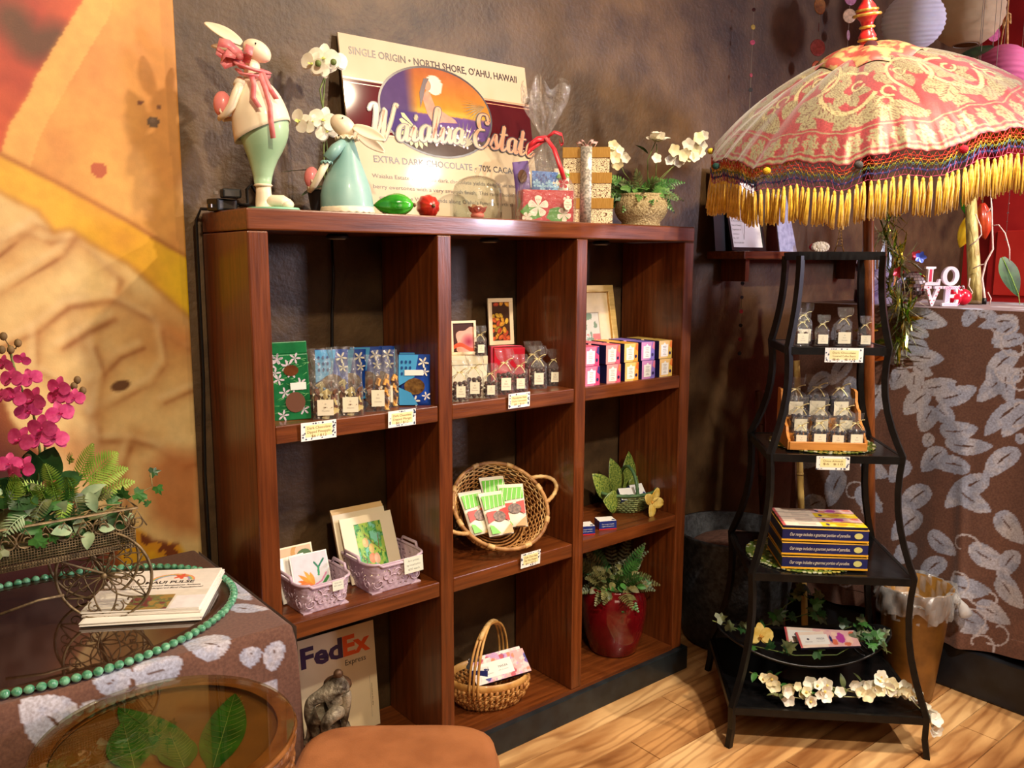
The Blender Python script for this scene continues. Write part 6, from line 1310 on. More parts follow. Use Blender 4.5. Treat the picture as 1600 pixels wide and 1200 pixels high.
for k in range(8): a = k*.785+.3; obj('rim_binding', MB().tube([((BR*1.02)*math.cos(a+q), (BR*1.02)*math.sin(a+q), BH-.04) for q in (-.07, -.03, .03, .07)], .0082, 8), WKL, wb)
for a0 in (0.25, 0.25+math.pi):
    pth = [((BR*1.02+.055*math.sin(q))*math.cos(a0-.32+.64*q/3.1416), (BR*1.02+.055*math.sin(q))*math.sin(a0-.32+.64*q/3.1416), BH-.04+.012*math.sin(q)) for q in np.linspace(0, 3.1416, 24)]
    obj('handle', MB().tube(pth, [.0062+.0011*(i % 2) for i in range(24)], 8), WKL, wb)
PGR = pm((110, 200, 60), .4, name='print'); PRD = pm((216, 48, 34), .4, name='print'); PWH = mat('kraft_white_pouch', (236, 226, 200), (244, 236, 216), rough=.4, scale=12)
def leaf_pouch():
    t = thing('leaf_print_pouch', 'x', 'pouch'); w_, h_ = .086, .145
    obj('bag', pouch_mesh(w_, h_, .013, 10), PWH, t); g = MB(); y0 = -.0128
    g.poly([(-.038, .085), (.038, .095), (.037, .132), (-.037, .132)], 0, T(0, y0-.001, 0, rx=-.06)); g.poly([(-.036, .004), (-.005, .004), (-.024, .03), (-.037, .034)], 0, T(0, y0, 0)); g.poly([(-.038, .04), (-.01, .05), (.0, .078), (-.037, .076)], 1, T(0, y0, 0)); g.poly([(.015, .05), (.037, .04), (.037, .085), (.01, .08)], 1, T(0, y0, 0))
    for k in range(5): g.poly([(-.035+k*.015, .087), (-.033+k*.015, .087), (-.024+k*.015, .13), (-.026+k*.015, .13)], 2, T(0, y0-.0015, 0, rx=-.06))
    obj('printed_leaf', g, [PGR, PRD, PWH], t); obj('window', MB().poly([(.004+.022*math.cos(a*.3927), .058+.017*math.sin(a*.3927)) for a in range(16)], 0, T(0, y0-.0008, 0)), mat('window_nuts', (66, 50, 48), (150, 120, 104), rough=.4, scale=140), t)
    obj('bottom_gusset', MB().poly([(.0, .0), (.038, .0), (.038, .032), (.02, .018)], 0, T(0, y0-.0006, 0)), pm((206, 160, 100), .4, name='print'), t); return t
lp = leaf_pouch(); Mw = wb.matrix_world.copy(); first = True
for x, y, z, rz, ry, lab in [(-.062, -.012, -.012, .25, 0.0, 'leaf print pouch at the left of the wicker basket, half behind the divider'), (-.008, -.03, .0, .15, 0, 'leaf print pouch at the front centre of the wicker basket'), (.046, -.006, -.006, -.15, 0, 'leaf print pouch at the right of the wicker basket'), (.012, .035, -.018, .05, 0, 'leaf print pouch at the back of the wicker basket')]:
    M_ = Matrix.Translation(Mw @ Vector((x, y-.052, z+.004))) @ euler(-0.62, 0, YAW*.5+rz)
    if first: lp.matrix_world = M_; lp['label'] = lab; lp['group'] = 'leaf print pouches'; first = False
    else: o = dup(lp, (0, 0, 0), 0, lab); o.matrix_world = M_
price_tag(829, 861, -.003, Z2-.006, .078, .046, ['Dark Chocolate', 'Mac Nut Clusters', '$6 / $12'], 'white price tag under the wicker basket on the middle shelf edge', 0, .05)
# ---------------- small green basket
GW = mat('green_wicker', (86, 104, 54), (164, 170, 104), rough=.55, scale=50); GB_ = mat('green_wicker_dark', (56, 92, 60), (96, 130, 84), rough=.5, scale=50)
GP = Vector((onY(979, 795, .16)[0], .155, Z2)); gbk = thing('green_basket', 'small green willow basket with an arched handle and a yellow flower', 'basket', GP, YAW*.5)
ga, gb2, gh = .104, .074, .066
for k in range(9):
    v = k/8; f = .62+.38*v**.6; ns = 60
    obj('weave_row', MB().tube([((ga*f+.0025*(1 if (i+k) % 2 else -1))*math.cos(i*6.2832/ns), (gb2*f+.0025*(1 if (i+k) % 2 else -1))*math.sin(i*6.2832/ns), .004+gh*v) for i in range(ns)], .0031, 5, closed=True), GW, gbk)
obj('rim', MB().tube([(ga*1.03*math.cos(i*.1047), gb2*1.03*math.sin(i*.1047), gh+.006+.0015*(i % 2)) for i in range(60)], .0062, 7, closed=True), GB_, gbk)
obj('woven_base', MB().lathe([(.06, .002), (.06, .006)], 30, sx=1.0, sy=.7), GW, gbk)
obj('handle', MB().tube([(.0, gb2*1.0*math.cos(q), gh+.095*math.sin(q)) for q in np.linspace(0, 3.1416, 40)], [.0055+.0012*(i % 2) for i in range(40)], 8), GB_, gbk)
yf = thing('yellow_flower', 'pale yellow fabric flower with four petals pinned on the green basket', 'flower', GP+Vector((.012, -.104, gh*.75)), 0)
for k, a in enumerate([1.15, 2.5, 4.5, -.2]): obj('petal', MB().blade(.056, .020, 6, 0, along(Vector((math.cos(a), -.25, math.sin(a))), (0, -1, 0)), curl=.1, fold=.2, shape=rshape), YEL, yf, solid=.001)
obj('centre', MB().ball((0, -.004, 0), .005, 8), MANGO, yf)
for k, (x, y, a, L_) in enumerate([(-.085, -.03, 2.6, .07), (-.01, .045, 1.75, .14), (.035, .05, 1.35, .15), (-.06, .04, 2.2, .12), (.05, .03, .9, .07)]):
    q = thing('fabric_leaf', ['broad green leaf hanging over the left rim of the green basket', 'tall broad green leaf standing behind the basket handle', 'largest broad green leaf rising at the right behind the basket handle', 'broad green leaf at the back left inside the green basket', 'broad green leaf at the right inside the green basket'][k], 'leaf', GP+Vector((x, y, gh*.75)), 0)
    obj('leaf_blade', MB().blade(L_, .040, 10, 0, along(Vector((math.cos(a), -.1, math.sin(a) if k else .25)), (0, -1, .2)), curl=.2, fold=.15), mat('variegated_leaf', (48, 84, 30), (150, 160, 70), rough=.4, scale=40, stretch=(4, 1, 4)), q, solid=.0008)
def small_box(label, loc, rz, rx=0.0, w_=.062, d_=.05, h_=.030, ry=0.0):
    t = thing('small_chocolate_box', label, 'box', loc, rz, rx=rx, ry=ry); obj('carton', MB().box(-w_/2, -d_/2, 0, w_/2, d_/2, h_), mat('box_blue', (24, 40, 110), (32, 52, 126), rough=.35, scale=10), t, bev=.0006)
    obj('top_print', MB().box(-w_/2+.001, -d_/2+.001, h_, w_/2-.001, d_/2-.001, h_+.0005), M_WHITE, t); obj('bottom_band', MB().box(-w_/2-.0004, -d_/2-.0004, .0005, w_/2+.0004, d_/2+.0004, .004), pm((200, 40, 50), .4, name='print'), t)
    obj('round_seal', MB().lathe([(.006, h_+.0006), (.006, h_+.0010)], 12, M=T(w_*.36, -d_*.3, 0)), pm((60, 70, 120), .4, name='print'), t)
    g = MB(); text(g, 'Our range includes', .005, T(0, -d_/2-.0006, h_*.6), fit=w_*.7); text(g, 'a gourmet portion', .005, T(0, -d_/2-.0006, h_*.36), fit=w_*.7); obj('lettering', g, M_WHITE, t); return t
small_box('small blue chocolate box with a white top on the shelf before the green basket', (onY(947, 815, .055)[0], .058, Z2), YAW*.65)
small_box('small blue chocolate box half hidden by the right divider on the same shelf', (onY(913, 822, .06)[0], .062, Z2), YAW*.65)
small_box('small chocolate box with a white face tilted in the left of the green basket', GP+Vector((-.035, -.02, gh*.82)), YAW*.6, rx=.75)
small_box('small pale chocolate box standing at the back right in the green basket', GP+Vector((.035, .005, gh*.8)), YAW*.6+.3, rx=.9)

# ================================================================ BOTTOM ROW
# ---------------- courier envelope
en = thing('courier_envelope', 'large courier envelope with purple and orange lettering at the back of the bottom left cell', 'envelope', (onY(533, 1100, .235)[0], .225, ZB), -0.02, rx=-0.10)
ew, eh = .245, .325
obj('sleeve', MB().box(-ew/2, -.0035, 0, ew/2, 0, eh), mat('envelope_card', (226, 206, 164), (234, 216, 178), rough=.45, scale=8), en, bev=.001)
PUR = pm((50, 28, 76), .4, name='print'); ORA = pm((238, 92, 30), .4, name='print')
g = MB(); text(g, 'Fed', .082, T(-ew/2+.006, -.0042, .242), align='LEFT', bold=.035, fit=.132); obj('lettering', g, PUR, en)
g = MB(); text(g, 'Ex', .082, T(-ew/2+.139, -.0042, .242), align='LEFT', bold=.035, fit=.090); obj('lettering', g, ORA, en)
g = MB(); text(g, 'Express', .024, T(-ew/2+.143, -.0042, .212), align='LEFT', fit=.068); text(g, 'Align top of label here', .0045, T(.103, -.0042, .10, ry=-math.pi/2), fit=.07); obj('lettering', g, pm((60, 50, 50), .4, name='print'), en)
obj('printed_line', MB().poly([(.096, .03), (.0968, .03), (.0968, .16), (.096, .16)], 0, T(0, -.0042, 0)), M_GREY, en)
# ---------------- weathered sculpture of a crouching figure
SP = Vector((onY(512, 1140, .10)[0], .085, ZB)); sc = thing('bronze_sculpture', 'weathered bronze sculpture of a crouching muscular figure before the envelope', 'sculpture', SP, YAW)
ks = mpp(SP)*430/1600.0
def L6(x, y, d=0.0): return Vector(((x-290)*ks, d, (1005-y)*ks))
BZ = mat('weathered_bronze', (58, 46, 34), (176, 164, 142), rough=.5, scale=26, detail=8, metal=.35, bump=.6, bscale=70, lo=.38, hi=.62); BZD = mat('dark_bronze', (60, 40, 28), (110, 80, 58), rough=.45, scale=30, metal=.4, bump=.3, bscale=60)
def skin_body(name, verts, edges, radii, m, parent, root=0, sub=2):
    me = bpy.data.meshes.new(name); me.from_pydata([tuple(v) for v in verts], edges, []); me.materials.append(m); o = bpy.data.objects.new(name, me); link(o, parent)
    sk_ = o.modifiers.new('skin', 'SKIN'); sk_.use_smooth_shade = True
    for i, r in enumerate(radii): v = me.skin_vertices[0].data[i]; v.radius = (r, r); v.use_root = (i == root)
    sb_ = o.modifiers.new('sub', 'SUBSURF'); sb_.levels = sub; sb_.render_levels = sub; return o
V6 = [L6(330, 560), L6(340, 500), L6(330, 450, .004), L6(348, 405), L6(348, 390),            # pelvis, chest, shoulders, neck, head base
      L6(270, 500, -.02), L6(200, 520, -.03), L6(185, 600, -.035), L6(205, 670, -.04), L6(185, 740, -.035), L6(155, 790, -.03),  # left arm down
      L6(395, 480, -.015), L6(398, 560, -.02), L6(385, 640, -.02), L6(375, 700, -.02),           # right arm
      L6(300, 610, -.03), L6(250, 590, -.05), L6(215, 640, -.05), L6(240, 720, -.05), L6(190, 770, -.05),   # left leg
      L6(355, 600, -.02), L6(345, 560, -.06), L6(300, 600, -.075), L6(300, 690, -.06), L6(330, 760, -.05), L6(290, 785, -.06)]
E6 = [(0, 1), (1, 2), (2, 3), (3, 4), (2, 5), (5, 6), (6, 7), (7, 8), (8, 9), (9, 10), (2, 11), (11, 12), (12, 13), (13, 14), (0, 15), (15, 16), (16, 17), (17, 18), (18, 19), (0, 20), (20, 21), (21, 22), (22, 23), (23, 24), (24, 25)]
R6 = [62, 70, 60, 24, 22, 42, 38, 28, 26, 20, 16, 36, 26, 22, 16, 48, 46, 34, 30, 20, 46, 44, 36, 28, 24, 20]
skin_body('body', V6, E6, [r*ks for r in R6], BZ, sc)
hd = MB(); hd.ball(tuple(L6(346, 392, 0)), 28*ks, 14, sc=(1, 1, 1.05)); hd.ball(tuple(L6(330, 400, -.004)), 14*ks, 8); hd.ball(tuple(L6(364, 400)), 9*ks, 8); obj('head', hd, BZD, sc)
bk_ = MB(); bk_.ball(tuple(L6(335, 465, .012)), 82*ks, 18, sc=(1.0, .7, .62)); obj('drape', bk_, BZD, sc, label='dark smooth drape over the back')
obj('rock', MB().lathe([(150*ks, 0), (160*ks, 20*ks), (140*ks, 100*ks), (115*ks, 200*ks), (95*ks, 280*ks), (70*ks, 340*ks), (40*ks, 380*ks)], 18, M=T(0.0, .015, 0), rad=lambda a, z: 1+.12*math.sin(a*3+z*60)+.07*math.sin(a*7)), BZ, sc)
# ---------------- picnic basket with bars
PB = Vector((onY(765, 1085, .115)[0]+.004, .125, ZB)); pk = thing('picnic_basket', 'round tan picnic basket with arched cane handle in the bottom middle cell', 'basket', PB, YAW*.6)
RS = mat('seagrass', (150, 92, 40), (214, 158, 90), rough=.6, scale=70); CN = mat('cane', (188, 132, 66), (220, 172, 102), rough=.4, scale=30, coat=.2)
pa, pb, ph_ = .128, .096, .098
def pf(v): return .74+.26*math.sin(min(1, v*1.15)*1.57)
for k in range(5):
    v0 = k/5; n_ = 44
    for half in (0,):
        mb = MB()
        for i in range(n_):
            if (i//2+k) % 2 == 0 or True:
                a = i*6.2832/n_; o_ = .0022 if (i//2+k) % 2 else -.0004; zz = .003+ph_*.74*v0; f0, f1 = pf(v0), pf(v0+.2)
                mb.tube([((pa*f0+o_)*math.cos(a), (pb*f0+o_)*math.sin(a), zz), ((pa*(f0+f1)/2+o_+.0016)*math.cos(a+.02), (pb*(f0+f1)/2+o_+.0016)*math.sin(a+.02), zz+ph_*.074), ((pa*f1+o_)*math.cos(a+.04), (pb*f1+o_)*math.sin(a+.04), zz+ph_*.148)], .0058, 5)
        o = obj('braided_row', mb, RS, pk)
    obj('cane_row', MB().tube([((pa*pf(v0)+.0045*(1 if (i//2) % 2 else .3))*math.cos(i*.0714), (pb*pf(v0)+.0045*(1 if (i//2) % 2 else .3))*math.sin(i*.0714), .004+ph_*.74*v0) for i in range(88)], .0016, 4, closed=True), CN, pk)
obj('rim_band', MB().lathe([(1.0*pa, ph_*.74), (1.03*pa, ph_*.76), (1.02*pa, ph_), (.985*pa, ph_), (.96*pa, ph_*.76)], 60, sy=pb/pa, cap0=False, cap1=False), CN, pk)
obj('woven_base', MB().lathe([(pa*.76, .001), (pa*.76, .005)], 36, sy=pb/pa), RS, pk)
for d_ in (-.014, 0, .014): obj('handle_cane', MB().tube([((pa*1.03)*math.cos(q)*1.0, d_*abs(math.cos(q))**.5-.002, ph_*.72+0.185*max(0,math.sin(q))**.8) for q in np.linspace(.0, 3.1416, 34)], .0042, 6), CN, pk, M=euler(0, 0, .95))
obj('handle_wrap', MB().tube([((pa*1.03)*math.cos(q), 0, ph_*.72+0.185*max(0,math.sin(q))**.8) for q in np.linspace(1.0, 2.14, 26)], [.0078+.0012*(i % 2) for i in range(26)], 8), WKL, pk, M=euler(0, 0, .95))
def px_floral(seed, pal):
    def f(U, V, r):
        n = fbm(U*7, V*7*r, seed); n2 = fbm(U*12+3, V*12*r, seed+2); C = np.zeros(U.shape+(3,)); C[:] = pal[0]; C = mixc(C, n > .55, pal[1]); C = mixc(C, n2 > .6, pal[2]); C = mixc(C, (n < .4), pal[3]); rr = random.Random(seed)
        for k in range(14): cx, cy, a, b = rr.random(), rr.random(), rr.uniform(.02, .05), rr.uniform(.06, .14); C = mixc(C, ((U-cx)/a)**2+((V-cy)/b)**2 < 1, rr.choice([(70, 76, 150), (120, 90, 170), (200, 80, 100), (226, 140, 110)]))
        return C
    return f
PALP = [(238, 206, 206), (236, 176, 176), (206, 160, 206), (246, 232, 226)]
def choc_bar(label, loc, L_, Wd, th, M_, fn, lab_fn=None, word='MAILEA', group=None, name='chocolate_bar', edge=None, lx=0.0, lw=.62):
    """flat bar; local x along its length, y across, z up"""
    t = thing(name, label, 'chocolate bar', (0, 0, 0), 0, group=group); t.matrix_world = Matrix.Translation(Vector([float(c) for c in loc])) @ M_
    obj('carton', MB().box(-L_/2, -Wd/2, 0, L_/2, Wd/2, th), edge or mat('bar_navy', (26, 24, 46), (34, 32, 58), rough=.35), t, bev=.0006)
    picture(t, L_-.001, Wd-.001, 0, 0, fn, y=0, n=70, name='wrapper_print').matrix_local = Matrix.Translation((-L_/2+.0005, -Wd/2+.0005, th+.0004)) @ euler(-math.pi/2, 0, 0) @ Matrix.Scale(1, 4)
    if word:
        l_ = obj('paper_label', MB().box(lx*L_-L_*lw/2, -Wd*.32, th+.0006, lx*L_+L_*lw/2, Wd*.30, th+.0009), M_WHITE, t); g = MB(); Mt = T(lx*L_+L_*lw*.22, -Wd*.02, th+.0012, -math.pi/2)
        text(g, word, .011, Mt, fit=L_*lw*.28); text(g, 'milk chocolate', .004, T(lx*L_+L_*lw*.2, -Wd*.14, th+.0012, -math.pi/2), fit=L_*lw*.3); text(g, 'Waialua Estate', .005, T(lx*L_-L_*lw*.24, -Wd*.17, th+.0012, -math.pi/2), fit=L_*lw*.26)
        g.lathe([(.0042, th+.0011), (.0042, th+.0013)], 10, M=T(lx*L_-L_*lw*.24, Wd*.02, 0)); obj('lettering', g, pm((90, 84, 96), .4, name='print'), l_)
    return t
Mb = euler(0, 0, YAW+.38) @ euler(.62, -.10, 0)
choc_bar('pink floral chocolate bar lying on top in the picnic basket', PB+Vector((.014, -.040, .118)), .185, .082, .010, Mb, px_floral(3, PALP), lw=.6, lx=-.08)
choc_bar('pink floral chocolate bar behind and under the top bar in the picnic basket', PB+Vector((.030, -.008, .114)), .18, .076, .010, euler(0, 0, YAW+.42) @ euler(.6, -.06, 0), px_floral(5, PALP), word=None)
choc_bar('dark teal chocolate bar wedged at the right of the picnic basket', PB+Vector((.03, -.03, .090)), .15, .05, .012, euler(0, 0, YAW+.3) @ euler(.3, -.1, 0), px_floral(9, [(40, 76, 70), (60, 110, 60), (30, 60, 90), (80, 120, 80)]), word=None)
fl3 = thing('cloth_flower', 'dark grey fabric flower at the left edge of the picnic basket', 'flower', PB+Vector((-.06, .01, .140)), 0); obj('petals', star(.032, 6, .5, 0, .4), mat('dark_cloth', (44, 44, 46), (74, 72, 70), rough=.8, scale=50), fl3)
small_box('dark box standing at the left inside the picnic basket', PB+Vector((-.05, -.02, .08)), YAW, w_=.05, d_=.03, h_=.05)
# ---------------- red glazed pot with fern
RP_ = Vector((onY(960, 1030, .12)[0], .128, ZB)); rp = thing('potted_fern', 'dark red glazed pot with an olive fern in the bottom right cell', 'plant', RP_, 0)
kr = mpp(RP_)
obj('pot', MB().lathe([(34*kr, 0), (37*kr, 3*kr), (45*kr, 30*kr), (50*kr, 60*kr), (50*kr, 82*kr), (46*kr, 96*kr), (41*kr, 102*kr), (43*kr, 106*kr), (37*kr, 106*kr), (37*kr, 94*kr)], 44), mat('oxblood_glaze', (84, 8, 14), (122, 16, 22), rough=.12, scale=6, coat=.7), rp)
obj('soil', MB().lathe([(37*kr, 96*kr), (.001, 99*kr)], 24, cap0=False), pm((40, 30, 20), .9, name='soil', scale=60, bump=.6), rp)
rr = random.Random(11)
LOB = mat('fern_bronze_olive', (70, 72, 34), (128, 122, 74), rough=.45, scale=40)
for k in range(36):
    a = k*2.399; el = rr.uniform(-.15, 1.15); L_ = rr.uniform(64, 98)*kr; b0 = Vector((.02*math.cos(a), .02*math.sin(a), 100*kr)); tip = b0+Vector((math.cos(a)*L_*math.cos(el)*1.05, math.sin(a)*L_*math.cos(el)*.8, L_*math.sin(el)*.85))
    if k in (3, 11, 20): tip = b0+Vector((-.075+.035*(k % 3), -.12, -.045))
    if k == 6: tip = b0+Vector((.15, -.05, .11))
    tip.y = min(tip.y, .125); tip.x = max(-.14, min(tip.x, .15)); tip.z = min(tip.z, .40)
    mb = MB(); frond(mb, arc(b0, tip, .03, 8), .026, .0042, 13, face=(-.5, -.65, .45)); obj('frond', mb, [LOB, LOB, LO, LG][k % 4] if k not in (3, 11, 20) else LG, rp)
for k in range(80):
    a = rr.random()*6.28; q = rr.uniform(.02, .10); z_ = rr.uniform(0, .12)*(1-q/.14); b0 = Vector((max(-.11, min(.12, math.cos(a)*q)), min(.09, math.sin(a)*q*.8-.02), 101*kr+z_)); d = Vector((math.cos(a)+rr.uniform(-.7, .7), math.sin(a)-.4, rr.uniform(-.5, .8)))
    obj('leaf', MB().blade(rr.uniform(.026, .042), rr.uniform(.008, .013), 5, 0, along(d, (-.5, -.7, .5))), [LOB, LO, LOB, LG][k % 4], rp, M=Matrix.Translation(b0))
# ================================================================ ON THE RACK
def RKM(w_, d_, z, rz=0.0): return Matrix.Translation(rk(w_, d_, z)) @ euler(0, 0, RANG+rz)
def rput(src, first, w_, d_, z, label, rz=0.0, group=None, s=1.0):
    M_ = RKM(w_, d_, z, rz) @ Matrix.Scale(s, 4)
    o = src if first else dup(src, (0, 0, 0), 0, label, group)
    o.matrix_world = M_; o['label'] = label
    if group: o['group'] = group
    return o
zt = TIERS[3][0]
q1 = make_bag(.050, .036, .128, .062, .0085, 'tie', 'ball', CHOC, .040, .038, seed=21); first = True
for w_, d_, s, lab in [(-.100, -.085, .80, 'clear bag of dark chocolates at the left front of the top rack tier'), (-.040, -.085, .74, 'clear bag of dark chocolates, second from the left on the top rack tier'), (.022, -.085, .92, 'tallest clear bag of dark chocolates in the front row of the top rack tier'), (.086, -.085, .72, 'clear bag of dark chocolates at the right end of the top rack tier'),
                   (-.085, -.03, 1.0, 'tall clear bag of dark chocolates behind the left bag on the top rack tier')]: rput(q1, first, w_, d_, zt+.002, lab, 0, 'clear chocolate bags on the top rack tier', s); first = False
def rack_tag(w_, ti, h_, wd, lines, label):
    z, hw = TIERS[ti]; t = thing('price_tag', label, 'price tag', rk(w_, -hw*DR-.0125, z-.022), RANG)
    obj('card', MB().box(-wd/2, -.0012, -h_/2, wd/2, 0, h_/2), M_WHITE, t); obj('yellow_field', MB().box(-wd*.38, -.0016, -h_*.30, wd*.38, -.0012, h_*.34), _M['tag_yellow'], t)
    g = MB(); rr = random.Random(ti)
    for k in range(24):
        x = rr.choice([-1, 1])*rr.uniform(.40, .48)*wd; y = rr.uniform(-.45, .45)*h_; q = rr.uniform(.0012, .003); a = rr.random()*3
        if k % 2: x = rr.uniform(-.45, .45)*wd; y = rr.choice([-.41, .42])*h_
        g.poly([(x+q*math.cos(a+k_)*(1 if k_ % 2 else .5), y+q*math.sin(a+k_)) for k_ in (0, 1.2, 2.4, 3.6, 4.8)], 0, T(0, -.0018, 0))
    obj('printed_border', g, pm((44, 60, 92), .5, name='print'), t); g = MB()
    for k, s_ in enumerate(lines): text(g, s_, h_*.2, T(0, -.002, h_*.1-k*h_*.23), fit=wd*.6)
    obj('lettering', g, pm((140, 110, 60), .5, name='print'), t)
rack_tag(.015, 3, .044, .112, ['Dark Chocolate', 'Covered Coffee Beans', '$6  $10'], 'price tag hanging from the top tier of the black rack')
rack_tag(-.01, 2, .042, .098, ['Choco Almonds', '$6  $10'], 'price tag hanging from the second tier of the black rack')
# placemats woven from metallic gold and green reed
GR1 = mat('reed_gold', (170, 160, 60), (220, 212, 120), rough=.25, scale=90, metal=.5); GR2 = mat('reed_green', (70, 96, 40), (120, 140, 60), rough=.35, scale=90, metal=.3); GR3 = mat('reed_pale', (200, 206, 160), (232, 236, 200), rough=.25, scale=90, metal=.4)
def placemat(label, M_, r):
    t = thing('woven_placemat', label, 'placemat', (0, 0, 0)); t.matrix_world = M_
    rr = random.Random(int(r*1e4))
    for ring in range(8):
        r0 = r*(ring+1)/8; mbs = [MB(), MB(), MB()]; n = 14+ring*8
        for i in range(n):
            a = (i+.5*(ring % 2))*6.2832/n; k = rr.choice([0, 1, 2]); L_ = 6.2832*r0/n*.68; M2 = T(r0*math.cos(a), r0*math.sin(a), .003+.0015*((i+ring) % 2), 0, rr.uniform(-.2, .2), a+math.pi/2+rr.uniform(-.3, .3))
            mbs[k].box(-L_/2, -.0042, -.0012, L_/2, .0042, .0012, 0, M2)
        for k in range(3):
            if mbs[k].v: o = obj('reed_ring', mbs[k], [GR1, GR2, GR3][k], t); o['kind'] = 'stuff'
    obj('backing', MB().lathe([(r*.98, .0006), (r*.98, .0022)], 40), GR2, t); return t
placemat('gold and green woven placemat under the wooden bag stand on the second rack tier', RKM(.0, .005, TIERS[2][0]+.0008), .158)
placemat('gold and green woven placemat under the boxes on the third rack tier', RKM(-.050, -.02, TIERS[1][0]+.0008), .172)
# tan stepped stand
st = thing('stepped_stand', 'tan wooden stepped stand holding bags on the second rack tier', 'stand', rk(-.015, -.055, TIERS[2][0]+.0058), RANG)
TAN = mat('stand_tan', (196, 124, 52), (218, 148, 74), rough=.45, scale=8, stretch=(1, 8, 8))
sw = .115
obj('front_lip', MB().box(-sw, -.072, 0, sw, -.064, .026), TAN, st, bev=.002)
obj('base_panel', MB().box(-sw, -.064, 0, sw, .11, .008), TAN, st)
for i, (y0, z0) in enumerate([(-.012, .04), (.045, .08)]): obj('step', MB().box(-sw+.008, y0, 0.008, sw-.008, y0+.055, z0), TAN, st)
for sx in (-1, 1):
    prof = [(-.066, 0), (-.066, .03), (-.052, .036), (-.035, .05), (-.03, .066), (-.01, .072), (.012, .086), (.018, .11), (.036, .116), (.055, .135), (.06, .165), (.075, .17), (.11, .17), (.11, 0)]
    obj('side_panel', MB().poly(prof, 0, T(sx*sw+.004, 0, 0, rz=math.pi/2), .008), TAN, st)
q2 = make_bag(.050, .030, .098, .048, .0062, 'tie', 'bean', NUTB, .034, .034, seed=31, name='drupe_bag'); first = True
z0 = TIERS[2][0]+.0145
for w_, d_, z, s, lab in [(-.09, -.095, z0, .92, 'clear bag at the left of the front row on the tan stand'), (-.035, -.095, z0, 1.05, 'clear bag, second from the left in the front row on the tan stand'), (.02, -.095, z0, .98, 'clear bag, third from the left in the front row on the tan stand'), (.073, -.095, z0, 1.08, 'clear bag at the right of the front row on the tan stand'),
                      (-.085, -.044, z0+.033, 1.15, 'clear bag at the left of the middle row on the tan stand, with a label'), (-.02, -.044, z0+.033, 1.12, 'clear bag in the centre of the middle row on the tan stand'), (.055, -.044, z0+.033, 1.12, 'clear bag at the right of the middle row on the tan stand'),
                      (-.085, .022, z0+.073, 1.28, 'clear bag at the left of the top row on the tan stand'), (-.018, .022, z0+.073, 1.38, 'wide clear bag in the centre of the top row on the tan stand'), (.052, .022, z0+.073, 1.35, 'clear bag at the right of the top row on the tan stand')]: rput(q2, first, w_, d_, z, lab, random.Random(lab).uniform(-.1, .1), 'clear bags on the tan stand', s); first = False
# three gift cartons of bars
NAVY = mat('carton_navy', (28, 30, 74), (36, 40, 92), rough=.35, scale=10)
def gift_carton(label, k):
    t = thing('chocolate_carton', label, 'box', (0, 0, 0)); L_, Dp, h_ = .258, .195, .040
    t.matrix_world = RKM(-.018, -.070, TIERS[1][0]+.0075+k*.0445, .02-.012*k)
    obj('carton', MB().box(-L_/2, -Dp/2, .004, L_/2, Dp/2, h_), NAVY, t, bev=.0012); obj('yellow_base', MB().box(-L_/2-.001, -Dp/2-.001, 0, L_/2+.001, Dp/2+.001, .0055), pm((226, 166, 40), .4, name='print'), t)
    obj('yellow_edge', MB().box(-L_/2-.0006, -Dp/2-.0006, h_-.003, L_/2+.0006, Dp/2+.0006, h_), pm((226, 176, 70), .4, name='print'), t)
    g = MB(); text(g, 'Our range includes a gourmet portion of paradise.', .015, T(-.015, -Dp/2-.0006, .016), fit=L_*.70, shear=.35); obj('lettering', g, mat('print_cream', (226, 214, 190), rough=.4), t)
    obj('round_seal', MB().poly([(L_*.385+.013*math.cos(a*.3927), .021+.0095*math.sin(a*.3927)) for a in range(16)], 0, T(0, -Dp/2-.0008, 0)), pm((206, 200, 120), .4, name='print'), t); return t
for k, lab in enumerate(['bottom navy carton of the stack on the third rack tier', 'middle navy carton of the stack on the third rack tier', 'top navy carton of the stack on the third rack tier, under the bars']): gift_carton(lab, k)
def px_bar(pal, seed):
    def f(U, V, r):
        C = np.zeros(U.shape+(3,)); C[:] = pal[0]; C = mixc(C, U < .04, (200, 90, 90)); C = mixc(C, (U > .04) & (U < .47), (246, 226, 206)); X = U
        for cx, cy, a, b, c in [(.72, .55, .075, .33, pal[1]), (.6, .3, .05, .2, pal[2]), (.55, .5, .02, .25, (46, 44, 110)), (.86, .4, .05, .3, pal[3]), (.93, .75, .05, .2, pal[2]), (.64, .8, .05, .15, pal[3]), (.8, .15, .06, .12, pal[2])]: C = mixc(C, ((X-cx)/a)**2+((V-cy)/b)**2 < 1, c)
        for z_ in (.35, .5, .62): C = mixc(C, (np.abs(V-z_) < .02) & (U > .2) & (U < .42), (170, 140, 130))
        return C
    return f
PAL1 = [(240, 190, 186), (190, 70, 160), (226, 120, 90), (250, 210, 190)]; PAL2 = [(244, 206, 40), (214, 160, 40), (250, 226, 120), (226, 180, 30)]
tz = TIERS[1][0]+.0075+3*.0445
for k in range(4): choc_bar(['pink chocolate bar at the back of the row on the top carton', 'yellow chocolate bar, second from the back on the top carton', 'pink chocolate bar, third from the back on the top carton', 'yellow chocolate bar at the front edge of the top carton'][k], rk(-.018, .002-.0475*k, tz-.0035), .253, .046, .006, euler(0, 0, RANG-.004), px_bar(PAL1 if k % 2 == 0 else PAL2, k), word=None, group='bars lying on the top carton')
